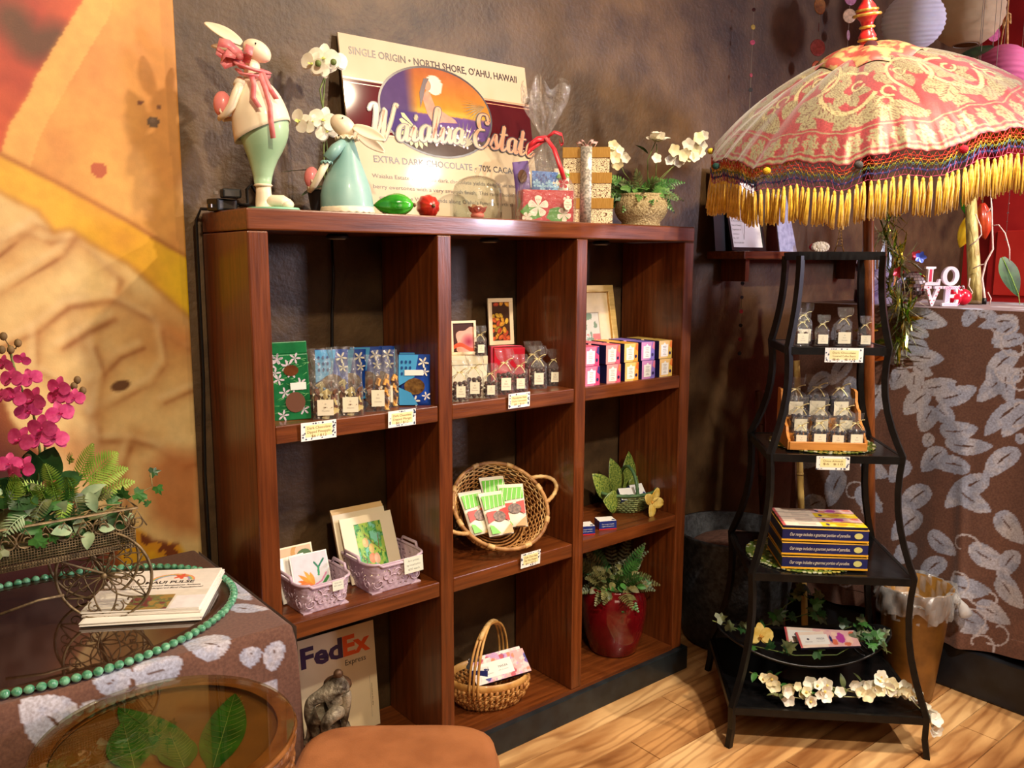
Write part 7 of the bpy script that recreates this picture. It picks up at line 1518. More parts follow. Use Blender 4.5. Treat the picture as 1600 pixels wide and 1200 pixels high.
# ---------------- bottom tier: black boat bowl, ivy, bars, blossoms
z4 = TIERS[0][0]
bw_ = thing('boat_bowl', 'large black boat-shaped bowl with upswept ends on the bottom rack tier', 'bowl', rk(-.035, -.03, z4+.102), RANG+.05)
def bowl(u, v):
    x = (u-.5)*2; wd = .150*max(0.0, 1-abs(x)**2.2)**.6; y = (v-.5)*2; return (x*.285, y*wd, -.042+.120*abs(x)**2.0+.055*y*y*(1-abs(x)**2))
obj('shell', MB().grid(bowl, 48, 18), mat('black_lacquer', (14, 14, 15), (24, 24, 25), rough=.28, scale=30), bw_, solid=.006)
sl = MB()
for k in range(7):
    for sg in (1,): x0 = .60+.045*k; sl.tube([tuple(Vector(bowl(.5+x0/2, v))+Vector((0, 0, .004))) for v in (.12, .3, .5, .7, .88)], .0022, 4)
obj('carved_groove', sl, mat('groove_grey', (52, 52, 54), (70, 70, 72), rough=.3), bw_)
obj('foot', MB().lathe([(.075, -.1015), (.07, -.09), (.05, -.06), (.06, -.040)], 24, sy=.6), _M['black_lacquer'], bw_)
bwM = bw_.matrix_world.copy()
def BWp(x, y, z): return bwM @ Vector((x, y, z))
choc_bar('front pink and cream chocolate bar lying in the black bowl', BWp(.055, -.078, .066), .19, .064, .009, euler(0, 0, RANG+.10) @ euler(.42, -.04, 0), px_bar(PAL1, 1), lx=-.22, lw=.46, group='bars in the black bowl')
choc_bar('pink and cream chocolate bar behind the front bar in the black bowl', BWp(.030, -.036, .056), .19, .064, .009, euler(0, 0, RANG-.04) @ euler(.42, 0, 0), px_bar(PAL1, 2), lx=-.22, lw=.46, group='bars in the black bowl')
iv = thing('ivy_garland', 'green ivy garland filling the black bowl', 'garland', BWp(0, 0, .0)); rr = random.Random(8)
def IL(x, y, z): return BWp(x, y, z)-BWp(0, 0, 0)
for (pts) in [[(-.30, -.02, .10), (-.2, .0, .06), (-.08, .04, .07), (.04, .06, .10), (.08, .05, .09)], [(-.2, -.06, .04), (-.05, -.10, .025), (.08, -.10, .03), (.16, -.08, .07), (.24, -.05, .06)], [(-.1, .05, .06), (-.04, .07, .12), (.02, .08, .16), (.05, .07, .13)], [(.1, .0, .06), (.17, -.04, .11), (.2, -.08, .06), (.25, -.10, .04)]]:
    P_ = [IL(*p) for p in pts]; obj('vine', MB().tube(P_, .0018, 5), STM, iv)
    for i in range(13):
        t_ = rr.random()*(len(P_)-1.01); k = int(t_); q = P_[k].lerp(P_[k+1], t_-k)+Vector((rr.uniform(-.02, .02), rr.uniform(-.02, .02), rr.uniform(0, .02))); d = Vector((rr.uniform(-1, 1), rr.uniform(-1, .3), rr.uniform(-.3, .8)))
        mb = MB(); ivy(mb, rr.uniform(.03, .044), along(d, (-.5, -.6, .7))); o = obj('ivy_leaf', mb, [LG, LD, LO][rr.randint(0, 2)], iv, M=Matrix.Translation(q))
yo = thing('orchid_bloom', 'single pale yellow orchid bloom at the left in the black bowl', 'flower', BWp(-.155, -.07, .075), RANG); obj('petals', orchid(.04, None, None), [YEL, MANGO], yo, M=euler(-.3, 0, .1))
wg = thing('blossom_garland', 'garland of white blossoms lying along the front of the bottom rack tier', 'garland', rk(0, -.19, z4+.012), RANG); rr = random.Random(14)
stp = [[(-.22, .06, .05), (-.14, .03, .03), (-.02, 0, .012), (.1, .0, .014), (.2, .02, .04), (.26, .0, .03)], [(-.16, -.01, .01), (-.04, -.02, .01), (.08, .02, .03), (.18, .04, .05)], [(-.1, .03, .03), (.02, .03, .03), (.14, .0, .02), (.24, .04, .03), (.31, -.02, -.03), (.325, -.04, -.08)]]
for P_ in stp: obj('stem', MB().tube(P_, .0018, 5), mat('pale_stem', (150, 146, 96), (180, 176, 124), rough=.6, scale=40), wg)
for i in range(60):
    P_ = [Vector(p) for p in stp[i % 3]]; t_ = rr.random()**.85*(len(P_)-1.01); k = int(t_); q = P_[k].lerp(P_[k+1], t_-k)+Vector((0, -.012-rr.random()*.018, rr.uniform(.0, .03)))
    q.z = max(q.z, .004) if q.x < .285 else q.z
    obj('blossom', star(rr.uniform(.017, .026), 5, .6, 0, .50), [CRMP, WHT, WHT][i % 3], wg, M=facing(q, (rr.uniform(-.6, .6), -1, rr.uniform(-.2, .8)), rr.random()*6))
    if i % 4 == 0: obj('blossom_throat', MB().ball((0, 0, 0), .0045, 6), YEL, wg, M=Matrix.Translation(q+Vector((0, -.006, 0))))
for i in range(16):
    P_ = [Vector(p) for p in stp[i % 2]]; t_ = rr.random()*2.5; k = int(t_); q = P_[k].lerp(P_[k+1], t_-k); d = Vector((rr.uniform(-1, 1), rr.uniform(-1, .2), rr.uniform(-.1, .5)))
    obj('leaf', MB().blade(rr.uniform(.025, .045), .010, 5, 0, along(d)), [LG, LO][i % 2], wg, M=Matrix.Translation(q+Vector((0, 0, .008))))

# ================================================================ WASTE BIN, TUB AND POLES BEHIND THE RACK
BN = onZ(1436, 1080, 0); bn = thing('waste_bin', 'brown tapered waste bin with a clear plastic liner by the bar plinth', 'bin', (2.066, -.628, 0))
obj('bucket', MB().lathe([(.074, 0.0), (.077, .004), (.117, .40), (.120, .405), (.114, .405), (.075, .01)], 44, cap1=True), mat('bin_bronze', (112, 76, 26), (150, 106, 44), rough=.35, scale=14, metal=.25), bn)
LIN = film('bin_liner', (248, 248, 248), gloss=.07, rough=.14, bump=1.0, bscale=30, veil=.16)
def liner(u, v):
    a = u*6.28318; prof = [(.104, .30), (.112, .40), (.122, .412), (.130, .395), (.131, .36), (.126, .325)]; k = v*5; i = min(int(k), 4); f = k-i; r = prof[i][0]*(1-f)+prof[i+1][0]*f; z = prof[i][1]*(1-f)+prof[i+1][1]*f
    w_ = .0055*math.sin(a*11+z*40)+.004*math.sin(a*23-z*70)+.003*math.sin(a*5); return ((r+w_)*math.cos(a), (r+w_)*math.sin(a), z+(.012*math.sin(a*4)+.008*math.sin(a*9) if v > .8 else .004*math.sin(a*6)))
ln_ = obj('liner', MB().grid(liner, 120, 22, cu=True), LIN, bn)
kn = Vector((RT[0]*.6, RT[1]*1.2, 0)).normalized()*.136
obj('liner_knot', MB().tube([kn*.86+Vector((0, 0, .37)), kn+Vector((0, 0, .36)), kn*1.08+Vector((0, 0, .345)), kn*1.18+Vector((0, 0, .315))], [.02, .010, .016, .022], 10), film('bin_liner_knot', (244, 244, 244), gloss=.15, rough=.15, bump=1.0, bscale=40, veil=.45), bn)
TB = onY(1120, 900, .02); tb_ = thing('black_tub', 'large black round tub with a brown cushion on the floor between bookcase and rack', 'tub', (1.97, .05, 0))
obj('wall', MB().lathe([(.17, 0), (.19, .01), (.225, .25), (.236, .44), (.242, .452), (.228, .452), (.214, .25), (.17, .03)], 44), mat('tub_black', (26, 27, 30), (64, 66, 70), rough=.55, scale=50, bump=.3, bscale=120), tb_)
obj('cushion', MB().ball((0, 0, .36), .18, 24, sc=(1, 1, .36)), mat('cushion_brown', (84, 56, 46), (110, 78, 64), rough=.9, scale=60), tb_)
for k, (a, b, r, m, lab, nm) in enumerate([((1247, 640), (1252, 800), .013, mat('bamboo_pale', (176, 142, 76), (206, 174, 106), rough=.4, scale=8), 'pale bamboo pole leaning behind the rack before the bar end', 'bamboo_pole'), ((1190, 690), (1194, 800), .020, WV, 'dark wooden post standing in the corner behind the rack', 'wooden_post')]):
    A_ = onX(a[0], a[1], 2.17) if k == 0 else onY(a[0], a[1], .22); B_ = onX(b[0], b[1], 2.17) if k == 0 else onY(b[0], b[1], .22); d = (A_-B_); ft = B_-d/d[2]*B_[2]; tp = B_+d/d[2]*((1.12 if k == 0 else .95)-B_[2])
    p = thing(nm, lab, 'pole', ft); obj('shaft', MB().tube([(0, 0, 0), tuple((tp-ft)*.5), tuple(tp-ft)], r, 10), m, p)
    for q in (.3, .6, .85): obj('node_ring', MB().tube([tuple((tp-ft)*(q-.004)), tuple((tp-ft)*(q+.004))], r*1.1, 10), m, p)
# ================================================================ LEFT: CLOTH TABLE, GEM EDGED GLASS, FLYERS, CART PLANTER
TZ = 0.75; TX1 = -0.075; TY0 = -0.305
def table_cloth():
    t = thing('cloth_table', 'table under a brown leaf print cloth in the corner by the bookcase', 'table', (-.62, -.01, 0))
    obj('table_frame', MB().box(-.5, -.26, TZ-.03, .5, .27, TZ-.004), WH, t)
    for sx in (-1, 1):
        for sy in (-1, 1): obj('leg', MB().box(sx*.47-.025, sy*.235-.025, 0, sx*.47+.025, sy*.235+.025, TZ-.03), WV, t)
    c = thing('table_cloth', 'brown tablecloth with pale blue leaves under the gem edged glass', 'tablecloth', (0, 0, 0))
    # profile runs from the back edge over the top and down the front; the right side falls at TX1
    xs = np.linspace(-1.30, TX1+.075, 300); s_ = np.concatenate([np.linspace(0, .58, 130), np.linspace(.583, 1.18, 150)])
    X, S = np.meshgrid(xs, s_, indexing='ij'); R0 = .03
    Y = np.where(S < .58, .275-S, TY0-.0-R0*(1-np.exp(-(S-.58)/.03))*.6); Z = np.where(S < .58, TZ, TZ-(S-.58)+R0*(1-np.exp(-(S-.58)/.02))*.35)
    Y = Y-np.where(S >= .58, .010*np.sin(X*23+1)*np.clip((S-.6)/.4, 0, 1)+.012*np.clip((S-.6)/.4, 0, 1), 0)
    over = np.clip(X-TX1, 0, 1); Xc = np.where(over > 0, TX1+.018*(1-np.exp(-over/.012)), X); Zc = np.where(over > 0, Z-over*np.clip(1-np.exp(-over/.02), 0, 1), Z)
    crop = lambda a, b: (a/3.333, 840+b/3.333)
    Ls = [(1180,610,960,545,150),(700,760,960,660,150),(520,820,670,680,120),(370,1090,130,850,150),(530,900,390,980,60),(1320,590,1290,700,60),(1440,560,1410,720,70),(1200,360,1390,375,55),(1190,230,1300,330,60)]
    lv = []
    for a, b, cc, d, wd in Ls:
        def uvp(px, py):
            P = onZ(px, py, TZ)
            if P[1] >= TY0: return (P[0], .275-P[1])
            P = onY(px, py, TY0-.012); return (P[0], .58+TZ-P[2])
        p, q = uvp(*crop(a, b)), uvp(*crop(cc, d)); lv.append((p, q, max(.04, wd/3.333*.0013*1.25)))
    rr = random.Random(2)
    for k in range(26): p = (rr.uniform(-1.25, -.1), rr.uniform(.62, 1.15)); a = rr.random()*6.28; lv.append((p, (p[0]+.12*math.cos(a), p[1]+.12*math.sin(a)), .06))
    for k in range(14): p = (rr.uniform(-1.25, -.75), rr.uniform(.05, .55)); a = rr.random()*6.28; lv.append((p, (p[0]+.12*math.cos(a), p[1]+.12*math.sin(a)), .06))
    gridobj('drape', np.stack([Xc, Y, Zc], -1), clothcol(X, S, lv, 12), M_CLOTH, c)
    # right hand fall
    ss = np.linspace(0, .6, 120); ys = np.linspace(.275, TY0-.012, 150); Y2, S2 = np.meshgrid(ys, ss, indexing='ij'); X2 = TX1+.018+.006*np.sin(Y2*22)*np.clip(S2/.3, 0, 1)
    lv = [((rr.uniform(-.3, .25), rr.uniform(.05, .55)), None, .06) for k in range(12)]; lv = [(p, (p[0]+.09, p[1]+.07*(-1)**i), w_) for i, (p, _, w_) in enumerate(lv)]
    gridobj('side_fall', np.stack([X2, Y2, TZ-.005-S2], -1), clothcol(Y2, S2, lv, 15), M_CLOTH, c)
table_cloth()
GC = (-.462, -.012); GA, GB2 = .372, .288
gt = thing('gem_edged_glass', 'oval dark glass plate rimmed with green glass gems on the tablecloth', 'glass top', (GC[0], GC[1], TZ+.0015))
obj('glass_plate', MB().lathe([(1, 0), (1, .006)], 96, sx=GA-.004, sy=GB2-.004), mat('smoked_glass', (40, 24, 14), (52, 32, 20), rough=.025, scale=3, ior=2.3, coat=.8), gt)
obj('dark_edge_band', MB().lathe([(.93, .0064), (1.0, .0064), (1.0, .0068), (.93, .0068)], 96, sx=GA-.006, sy=GB2-.006, cap0=False, cap1=False), mat('edge_band', (52, 34, 24), (66, 44, 32), rough=.3, scale=20), gt)
GEM = mat('green_gem_glass', (58, 128, 96), (120, 182, 146), rough=.05, scale=60, ior=1.5, coat=.8, sss=.3, lo=.4, hi=.6)
per = [];n = 2000
for i in range(n+1): per.append((GA*math.cos(i*6.28318/n), GB2*math.sin(i*6.28318/n)))
acc = [0]
for i in range(n): acc.append(acc[-1]+math.hypot(per[i+1][0]-per[i][0], per[i+1][1]-per[i][1]))
NGm = int(acc[-1]/.0182); j = 0; gem0 = None
for k in range(NGm):
    while acc[j] < k*acc[-1]/NGm: j += 1
    if gem0 is None: gem0 = obj('gem', MB().ball((0, 0, 0), .0092, 12, sc=(1, 1, .86)), GEM, gt); o = gem0
    else: o = link(gem0.copy(), gt)
    o.name = 'gem'; o.location = (per[j][0]*1.004, per[j][1]*1.004, .0085); o.rotation_euler = (random.uniform(-.4, .4), random.uniform(-.4, .4), random.random()*6)
# --- flyers
FA = -.569; FC = onZ(240, 925, TZ+.012); FC = Vector((-.245, -.012, 0)); GZ0 = TZ+.0088
def px_fly(U, V, r):
    C = np.zeros(U.shape+(3,)); C[:] = (238, 232, 222); C = mixc(C, V < .44, (228, 222, 208)); C = mixc(C, (V < .34) & (U > .36) & (U < .72), (110, 116, 70)); n = fbm(U*14, V*14, 5); C = mixc(C, (V < .34) & (U > .36) & (U < .72) & (n > .52), (160, 130, 70)); C = mixc(C, (V < .34) & (U > .36) & (U < .72) & (n < .4), (120, 60, 60)); C = mixc(C, (V < .30) & (U > .74), (236, 234, 236))
    for k in range(6): C = mixc(C, (V < .30) & (U < .34) & (np.abs((V*40) % 1-.5) < .16) & (U > .05), (150, 146, 150), .5)
    for i in range(5): d = np.hypot((U-.60), (V-.70)*r*1.2); C = mixc(C, (np.abs(d-.20+.012*i) < .007) & (V > .70) & (V < .92), [(226, 120, 90), (236, 180, 90), (150, 190, 110), (110, 170, 190), (160, 130, 190)][i], .9)
    d = np.hypot(U-.66, (V-.80)*r); a = np.arctan2((V-.80)*r, U-.66); C = mixc(C, d < .055+.018*np.cos(a*5), (226, 96, 70))
    return C
M_PAPER = mat('newsprint', (232, 226, 214), (240, 234, 224), rough=.7, scale=12)
fz = GZ0; rr = random.Random(6)
for k in range(9):
    th = .0022 if k < 8 else .003; lower = k < 4
    lab = ['bottom', 'second', 'third', 'fourth', 'fifth', 'sixth', 'seventh', 'eighth', 'topmost'][k]
    t = thing('folded_flyer', '%s folded white news flyer of the pile on the gem edged glass' % lab, 'flyer', (FC.x-(.010 if lower else 0)+rr.uniform(-.003, .003), FC.y-(.022 if lower else 0)+rr.uniform(-.003, .003), fz), FA+rr.uniform(-.025, .025)+(.03 if lower else 0), group='flyers in the pile')
    w_, h_ = .238, .232
    obj('sheets', MB().box(-w_/2, -h_/2, 0, w_/2, h_/2, th-.0003), M_PAPER, t, bev=.0004); fz += th
    if k == 8:
        picture(t, w_-.002, h_-.002, 0, 0, px_fly, y=0, n=150, name='printed_page').matrix_local = Matrix.Translation((-w_/2+.001, -h_/2+.001, th+.0002)) @ euler(-math.pi/2, 0, 0)
        g = MB(); Mt = lambda x, y: T(x, y, th+.0006, -math.pi/2)
        text(g, 'MAUI PULSE', .021, Mt(.022, .028), fit=.105, bold=.03); text(g, 'Will The Planned Mosquitoes Release', .010, Mt(.018, .012), fit=.150, shear=.2, bold=.02); text(g, "Save Maui's Endangered Bird Populations?", .010, Mt(.016, -.002), fit=.170, shear=.2, bold=.02); obj('lettering', g, pm((44, 34, 34), .6, name='print'), t)
# --- wire cart planter
IRB = mat('antique_iron', (96, 80, 58), (140, 120, 88), rough=.5, scale=60, metal=.5, bump=.2, bscale=150)
CY = -.072
WC = onY(163.5, 912, CY); CP = Vector((WC[0], CY, TZ+.008)); crt = thing('wire_cart_planter', 'antique iron wire cart planter with scroll wheels standing on the gem edged glass', 'planter', CP, 0)
def CL(x, y, d=0.0): P = onY(x, y, CY+d); return Vector((P[0]-CP.x, d, P[2]-CP.z))
wr = .094; wc = CL(163.5, 912); wc.z = wr+.004
def wheel(name, cx, cy, cz, rz):
    w_ = obj(name, MB().tube([(wr*math.cos(i*.1047), 0, wr*math.sin(i*.1047)) for i in range(60)], .0032, 6, closed=True), IRB, crt, M=T(cx, cy, cz, 0, 0, rz))
    obj('hub', MB().ball((0, 0, 0), .007, 8), IRB, w_)
    for k in range(6):
        pet = MB(); scr = MB()
        a = k*1.0472+.52; d = Vector((math.cos(a), 0, math.sin(a))); p = Vector((-math.sin(a), 0, math.cos(a)))
        for sg in (-1, 1): pet.tube([d*(wr*t)+p*(sg*wr*.24*math.sin(math.pi*t**.8)) for t in np.linspace(.02, .97, 12)], .0017, 5)
        pet.tube([d*.004, d*wr*.97], .0015, 5) if k % 2 else None
        for sg in (-1, 1):
            a2 = a+.5236*.62*sg; c = Vector((math.cos(a2), 0, math.sin(a2)))*wr*.76
            scr = MB(); scr.tube([c+Vector((math.cos(q*sg+a2+2.2*sg), 0, math.sin(q*sg+a2+2.2*sg)))*(wr*.028*(1+q*.62)) for q in np.linspace(0, 6.4, 22)], .0016, 5); obj('spoke_scroll', scr, IRB, w_)
        obj('petal_spoke', pet, IRB, w_)
wheel('wheel', wc.x, 0, wc.z, -.56); wheel('wheel', wc.x+.01, .13, wc.z, -.56)
obj('axle', MB().tube([(wc.x, 0, wc.z), (wc.x+.01, .13, wc.z)], .003, 6), IRB, crt)
# tray: long wire trough, its right end at photo x 208
tr0, tr1 = CL(208, 838).x, CL(-60, 900).x; bz, tz_ = CL(150, 862).z, CL(205, 790).z; d0, d1 = -.015, .145
def rect(z, f=0.0): return [(tr0+f, d0-f, z), (tr0+f, d1+f, z), (tr1-f, d1+f, z), (tr1-f, d0-f, z)]
for nm, z, f, r in [('bottom_rail', bz, -.006, .0034), ('middle_rail', bz+.006, -.004, .002), ('middle_rail', (bz+tz_)/2, .0, .0018), ('top_rail', tz_, .006, .0032)]: obj(nm, MB().tube(rect(z, f), r, 6, closed=True), IRB, crt)
msh = MB()
for i in range(60):
    x = tr0+(tr1-tr0)*i/59; msh.tube([(x, d0-.004, bz), (x, d0-.004, (bz+tz_)/2)], .0008, 3); msh.tube([(x, d0, bz), (x, d1, bz)], .0008, 3)
for i in range(22):
    y = d0+(d1-d0)*i/21; msh.tube([(tr0, y, bz), (tr0+.002, y, (bz+tz_)/2)], .0008, 3); msh.tube([(tr0, y, bz), (tr1, y, bz)], .0008, 3)
for k in range(8): z = bz+(tz_-bz)*.5*k/8; msh.tube([(tr0, d0, z), (tr0, d1, z)], .0008, 3); msh.tube([(tr0, d0-.004, z), (tr1, d0-.004, z)], .0008, 3)
o = obj('wire_mesh', msh, IRB, crt); o['kind'] = 'stuff'
sc_ = MB()
for k in range(9):
    cx = tr0+.012+(tr1-tr0)*(k+.2)/9; zc = (bz+tz_)/2+.012; sg = 1 if k % 2 else -1
    sc_.tube([(cx+sg*.004*(1+q*.5)*math.cos(q), d0-.004, zc+.004*(1+q*.5)*math.sin(q)) for q in np.linspace(0, 7.5, 24)], .0017, 5)
    sc_.tube([(cx-.018, d0-.004, (bz+tz_)/2), (cx, d0-.006, tz_-.006), (cx+.018, d0-.004, (bz+tz_)/2)], .0016, 5)
for k in range(4): cy = d0+.02+k*.038; sc_.tube([(tr0+.004, cy+.004*(1+q*.5)*math.cos(q), (bz+tz_)/2+.012+.004*(1+q*.5)*math.sin(q)) for q in np.linspace(0, 7.5, 24)], .0017, 5)
obj('scroll_rail', sc_, IRB, crt)
obj('support', MB().tube([(wc.x, 0, wc.z), (wc.x+.02, .0, bz)], .003, 6).tube([(wc.x+.01, .13, wc.z), (wc.x+.02, .13, bz)], .003, 6), IRB, crt)
obj('shaft', MB().tube([CL(200, 905), CL(120, 885), CL(40, 862)], .0028, 6).tube([CL(0, 960), CL(60, 938), CL(100, 930)], .0028, 6), IRB, crt)
obj('prop_leg', MB().tube([(tr1+.05, d0, bz), (tr1+.03, d0, .002)], .003, 6).tube([(tr1+.05, d1, bz), (tr1+.03, d1, .002)], .003, 6), IRB, crt)
# --- plants in the cart
PO = Vector(CP); PO.z += bz+.01
po = thing('magenta_orchid', 'magenta moth orchid on arching stems growing in the wire cart', 'plant', PO)
def PL_(x, y, d=0.0): P = onY(x, y, CY+.06+d); return Vector((P[0]-PO.x, P[1]-PO.y, P[2]-PO.z))
ko = mpp(onY(80, 650, CY+.06)); C6 = lambda a, b: (a/2.857, 480+b/2.857)
for pts in [[(170, 780), (178, 640), (150, 480), (90, 350), (60, 260), (40, 170)], [(205, 760), (200, 600), (240, 470), (270, 380), (300, 350)], [(120, 790), (60, 720), (40, 690)]]: obj('stem', MB().tube([PL_(*C6(*p)) for p in pts], .0024, 6), STM, po)
rr = random.Random(3)
for i, (x, y, r) in enumerate([(18, 255, 36), (98, 235, 30), (50, 318, 44), (138, 318, 40), (262, 358, 44), (332, 405, 38), (252, 402, 36), (62, 400, 44), (150, 410, 50), (128, 462, 48), (268, 474, 50), (188, 540, 54), (90, 590, 52), (172, 588, 44), (246, 588, 48), (42, 700, 44), (105, 712, 44), (62, 740, 36), (10, 395, 30)]):
    p = PL_(*C6(x, y), -.02-.008*(i % 3)); obj('flower', orchid(r/2.857*ko*1.12, None, None), [MAG, MAGD], po, M=facing(p, TOCAM+Vector((rr.uniform(-.6, .6), rr.uniform(-.3, .3), rr.uniform(-.4, .3))), rr.uniform(-.5, .5)))
for i, (x, y) in enumerate([(15, 130), (80, 160), (48, 190), (8, 190), (345, 325), (370, 372), (330, 352), (125, 672)]): obj('bud', MB().ball(tuple(PL_(*C6(x, y), -.01)), 5.5*ko, 8, sc=(1, 1, 1.2)), STB, po)
for bs in ([(40, 210), (48, 185), (20, 140), (12, 128)], [(46, 190), (70, 185), (80, 162)], [(310, 390), (330, 365), (345, 325)], [(330, 365), (350, 378), (372, 372)]): obj('bud_stem', MB().tube([PL_(*C6(a, b)) for a, b in bs], .0013, 4), STB, po)
for (x0, y0, x1, y1, wd, d) in [(200, 770, 238, 625, .03, 0), (150, 800, 130, 640, .028, .01), (60, 860, -40, 780, .035, -.02), (250, 800, 370, 745, .022, .01), (30, 850, 20, 770, .05, -.03), (150, 820, 40, 900, .03, -.05)]:
    a, b = PL_(*C6(x0, y0), d), PL_(*C6(x1, y1), d-.02); obj('leaf', MB().blade((b-a).length, wd, 8, 0, along(b-a, (-.3, -.8, .5)), curl=.06, fold=.12), LD, po, M=Matrix.Translation(a))
fo = thing('mixed_greenery', 'mixed lime ferns, ivy and pale sage leaves filling the wire cart', 'plant', PO)
for (x0, y0, x1, y1, ll, m, d) in [(340, 800, 415, 610, .026, LY, 0), (370, 800, 525, 650, .045, LY, -.01), (380, 810, 570, 720, .03, LY, -.02), (260, 860, 200, 700, .026, LY, -.03), (220, 850, 70, 800, .022, LY, -.04), (300, 870, 270, 950, .022, LY, -.06), (110, 930, 20, 1020, .028, LS, -.07), (330, 850, 350, 930, .03, LO, -.06), (310, 700, 320, 665, .012, LY, .0), (440, 840, 600, 780, .022, LY, -.02), (200, 860, 150, 960, .024, LO, -.06), (420, 860, 500, 830, .022, LO, -.04), (330, 830, 300, 760, .02, LY, -.02)]:
    a, b = PL_(*C6(x0, y0), d), PL_(*C6(x1, y1), d-.02); mb = MB(); frond(mb, arc((0, 0, 0), b-a, .012, 8), ll*.8, .0020, max(7, int((b-a).length/.0058)), face=(-.5, -.65, .5)); obj('frond', mb, m, fo, M=Matrix.Translation(a))
for i, (x, y, L_, m, d) in enumerate([(600, 830, 40, LG, -.03), (550, 850, 44, LG, -.04), (530, 830, 38, LG, -.03), (700, 800, 34, LG, 0), (670, 740, 34, LD, .0), (665, 880, 26, LG, -.01), (590, 920, 34, LS, -.06), (150, 1030, 46, LG, -.085), (180, 1060, 30, LG, -.085), (320, 990, 60, LS, -.075), (400, 1000, 56, LS, -.075), (440, 985, 44, LS, -.075), (560, 930, 36, LS, -.06), (20, 1080, 44, LO, -.08), (230, 1010, 36, LG, -.08), (480, 880, 40, LG, -.05), (350, 940, 40, LG, -.06), (640, 840, 30, LG, -.02)]):
    p = PL_(*C6(x, y), d); mb = MB(); a = i*1.7
    if m is LS: mb.blade(L_/2.857*ko*1.5, L_/2.857*ko*.5, 6, 0, along(Vector((math.cos(a), -.5, .5*math.sin(a))), (-.4, -.7, .5)))
    else: ivy(mb, L_/2.857*ko*1.5, along(Vector((math.cos(a), -.35, math.sin(a)-.3)), (-.5, -.8, .3)))
    obj('ivy_leaf' if m is not LS else 'sage_leaf', mb, m, fo, M=Matrix.Translation(p))
for k in range(12):
    x, y = -20+k*30, 850+(k*37) % 50; a, b = PL_(*C6(x, y), -.05), PL_(*C6(x+rr.uniform(-60, 60), y-rr.uniform(30, 110)), -.075); mb = MB(); frond(mb, arc((0, 0, 0), b-a, .010, 8), .021, .0020, max(7, int((b-a).length/.0058)), face=(-.5, -.65, .5)); obj('frond', mb, [LY, LG, LY][k % 3], fo, M=Matrix.Translation(a))
vi = MB(); vi.tube([PL_(*C6(*p), -.03) for p in [(480, 880), (560, 850), (640, 820), (680, 800), (672, 740)]], .0015, 4)
for k in range(26): x, y = rr.uniform(0, 520), rr.uniform(900, 1060); vi.tube([PL_(*C6(x, y), -.055), PL_(*C6(x+60, y-25+rr.uniform(-30, 30)), -.065), PL_(*C6(x+130, y-40+rr.uniform(-40, 40)), -.055)], .0017, 4)
o = obj('vine', vi, mat('dry_vine', (110, 90, 48), (146, 126, 76), rough=.7, scale=50), fo); o['kind'] = 'stuff'
for k in range(80):
    x, y = rr.uniform(-20, 500), rr.uniform(820, 1010); a = rr.random()*6.28; mb = MB().blade(rr.uniform(.03, .055), rr.uniform(.008, .014), 5, 0, along(Vector((math.cos(a), -.5, math.sin(a)*.8)), (-.4, -.8, .4))); obj('leaf', mb, [LG, LO, LD, LS][k % 4], fo, M=Matrix.Translation(PL_(*C6(x, y), rr.uniform(-.065, .03))))
obj('moss_bed', MB().box(tr1-CP.x*0+.01, -.01, 0, tr0-.01, .13, .03), mat('moss', (40, 40, 20), (74, 70, 36), rough=.95, scale=60, bump=1), fo, M=Matrix.Translation((0, .0, .0)))

# ================================================================ ROUND GLASS TOPPED TABLE AND LEATHER STOOL
RT_ = Vector((-.386, -.535, 0)); RR = .205; RZ = .722
rt = thing('round_table', 'round carved brown side table with a glass top over green leaves, at the lower left', 'table', RT_)
CARV = mat('carved_brown', (96, 54, 24), (156, 100, 50), rough=.35, scale=40, coat=.3, bump=.9, bscale=75)
obj('drum', MB().lathe([(RR-.03, RZ-.17), (RR-.012, RZ-.165), (RR-.006, RZ-.09), (RR-.004, RZ-.028), (RR, RZ-.024), (RR, RZ-.012), (RR-.02, RZ-.012), (RR-.02, RZ-.03)], 72), CARV, rt)
wv = MB()
for k in range(9):
    z = RZ-.155+k*.0145; r = RR-.011+.004*k/9
    wv.tube([((r+.0025*math.sin(i*.9+k*3.14))*math.cos(i*.0698), (r+.0025*math.sin(i*.9+k*3.14))*math.sin(i*.0698), z+.002*math.cos(i*.9)) for i in range(90)], .0042, 5, closed=True)
o = obj('woven_side', wv, CARV, rt)
obj('rim', MB().lathe([(RR-.03, RZ-.010), (RR-.002, RZ-.010), (RR+.002, RZ-.005), (RR-.002, RZ), (RR-.03, RZ)], 84, cap0=False, cap1=False), mat('rim_brown', (112, 66, 28), (150, 96, 48), rough=.2, scale=20, coat=.5), rt)
obj('bed', MB().lathe([(RR-.028, RZ-.014), (RR-.028, RZ-.010)], 60), mat('table_bed', (96, 62, 30), (134, 92, 48), rough=.5, scale=7), rt)
obj('glass_top', MB().lathe([(RR-.003, RZ+.0005), (RR-.001, RZ+.003), (RR-.003, RZ+.006)], 84), film('table_glass', (236, 232, 214), gloss=.06, rough=.015), rt)
obj('pedestal', MB().lathe([(.15, 0), (.15, .03), (.06, .08), (.05, .4), (.1, RZ-.17)], 36), CARV, rt)
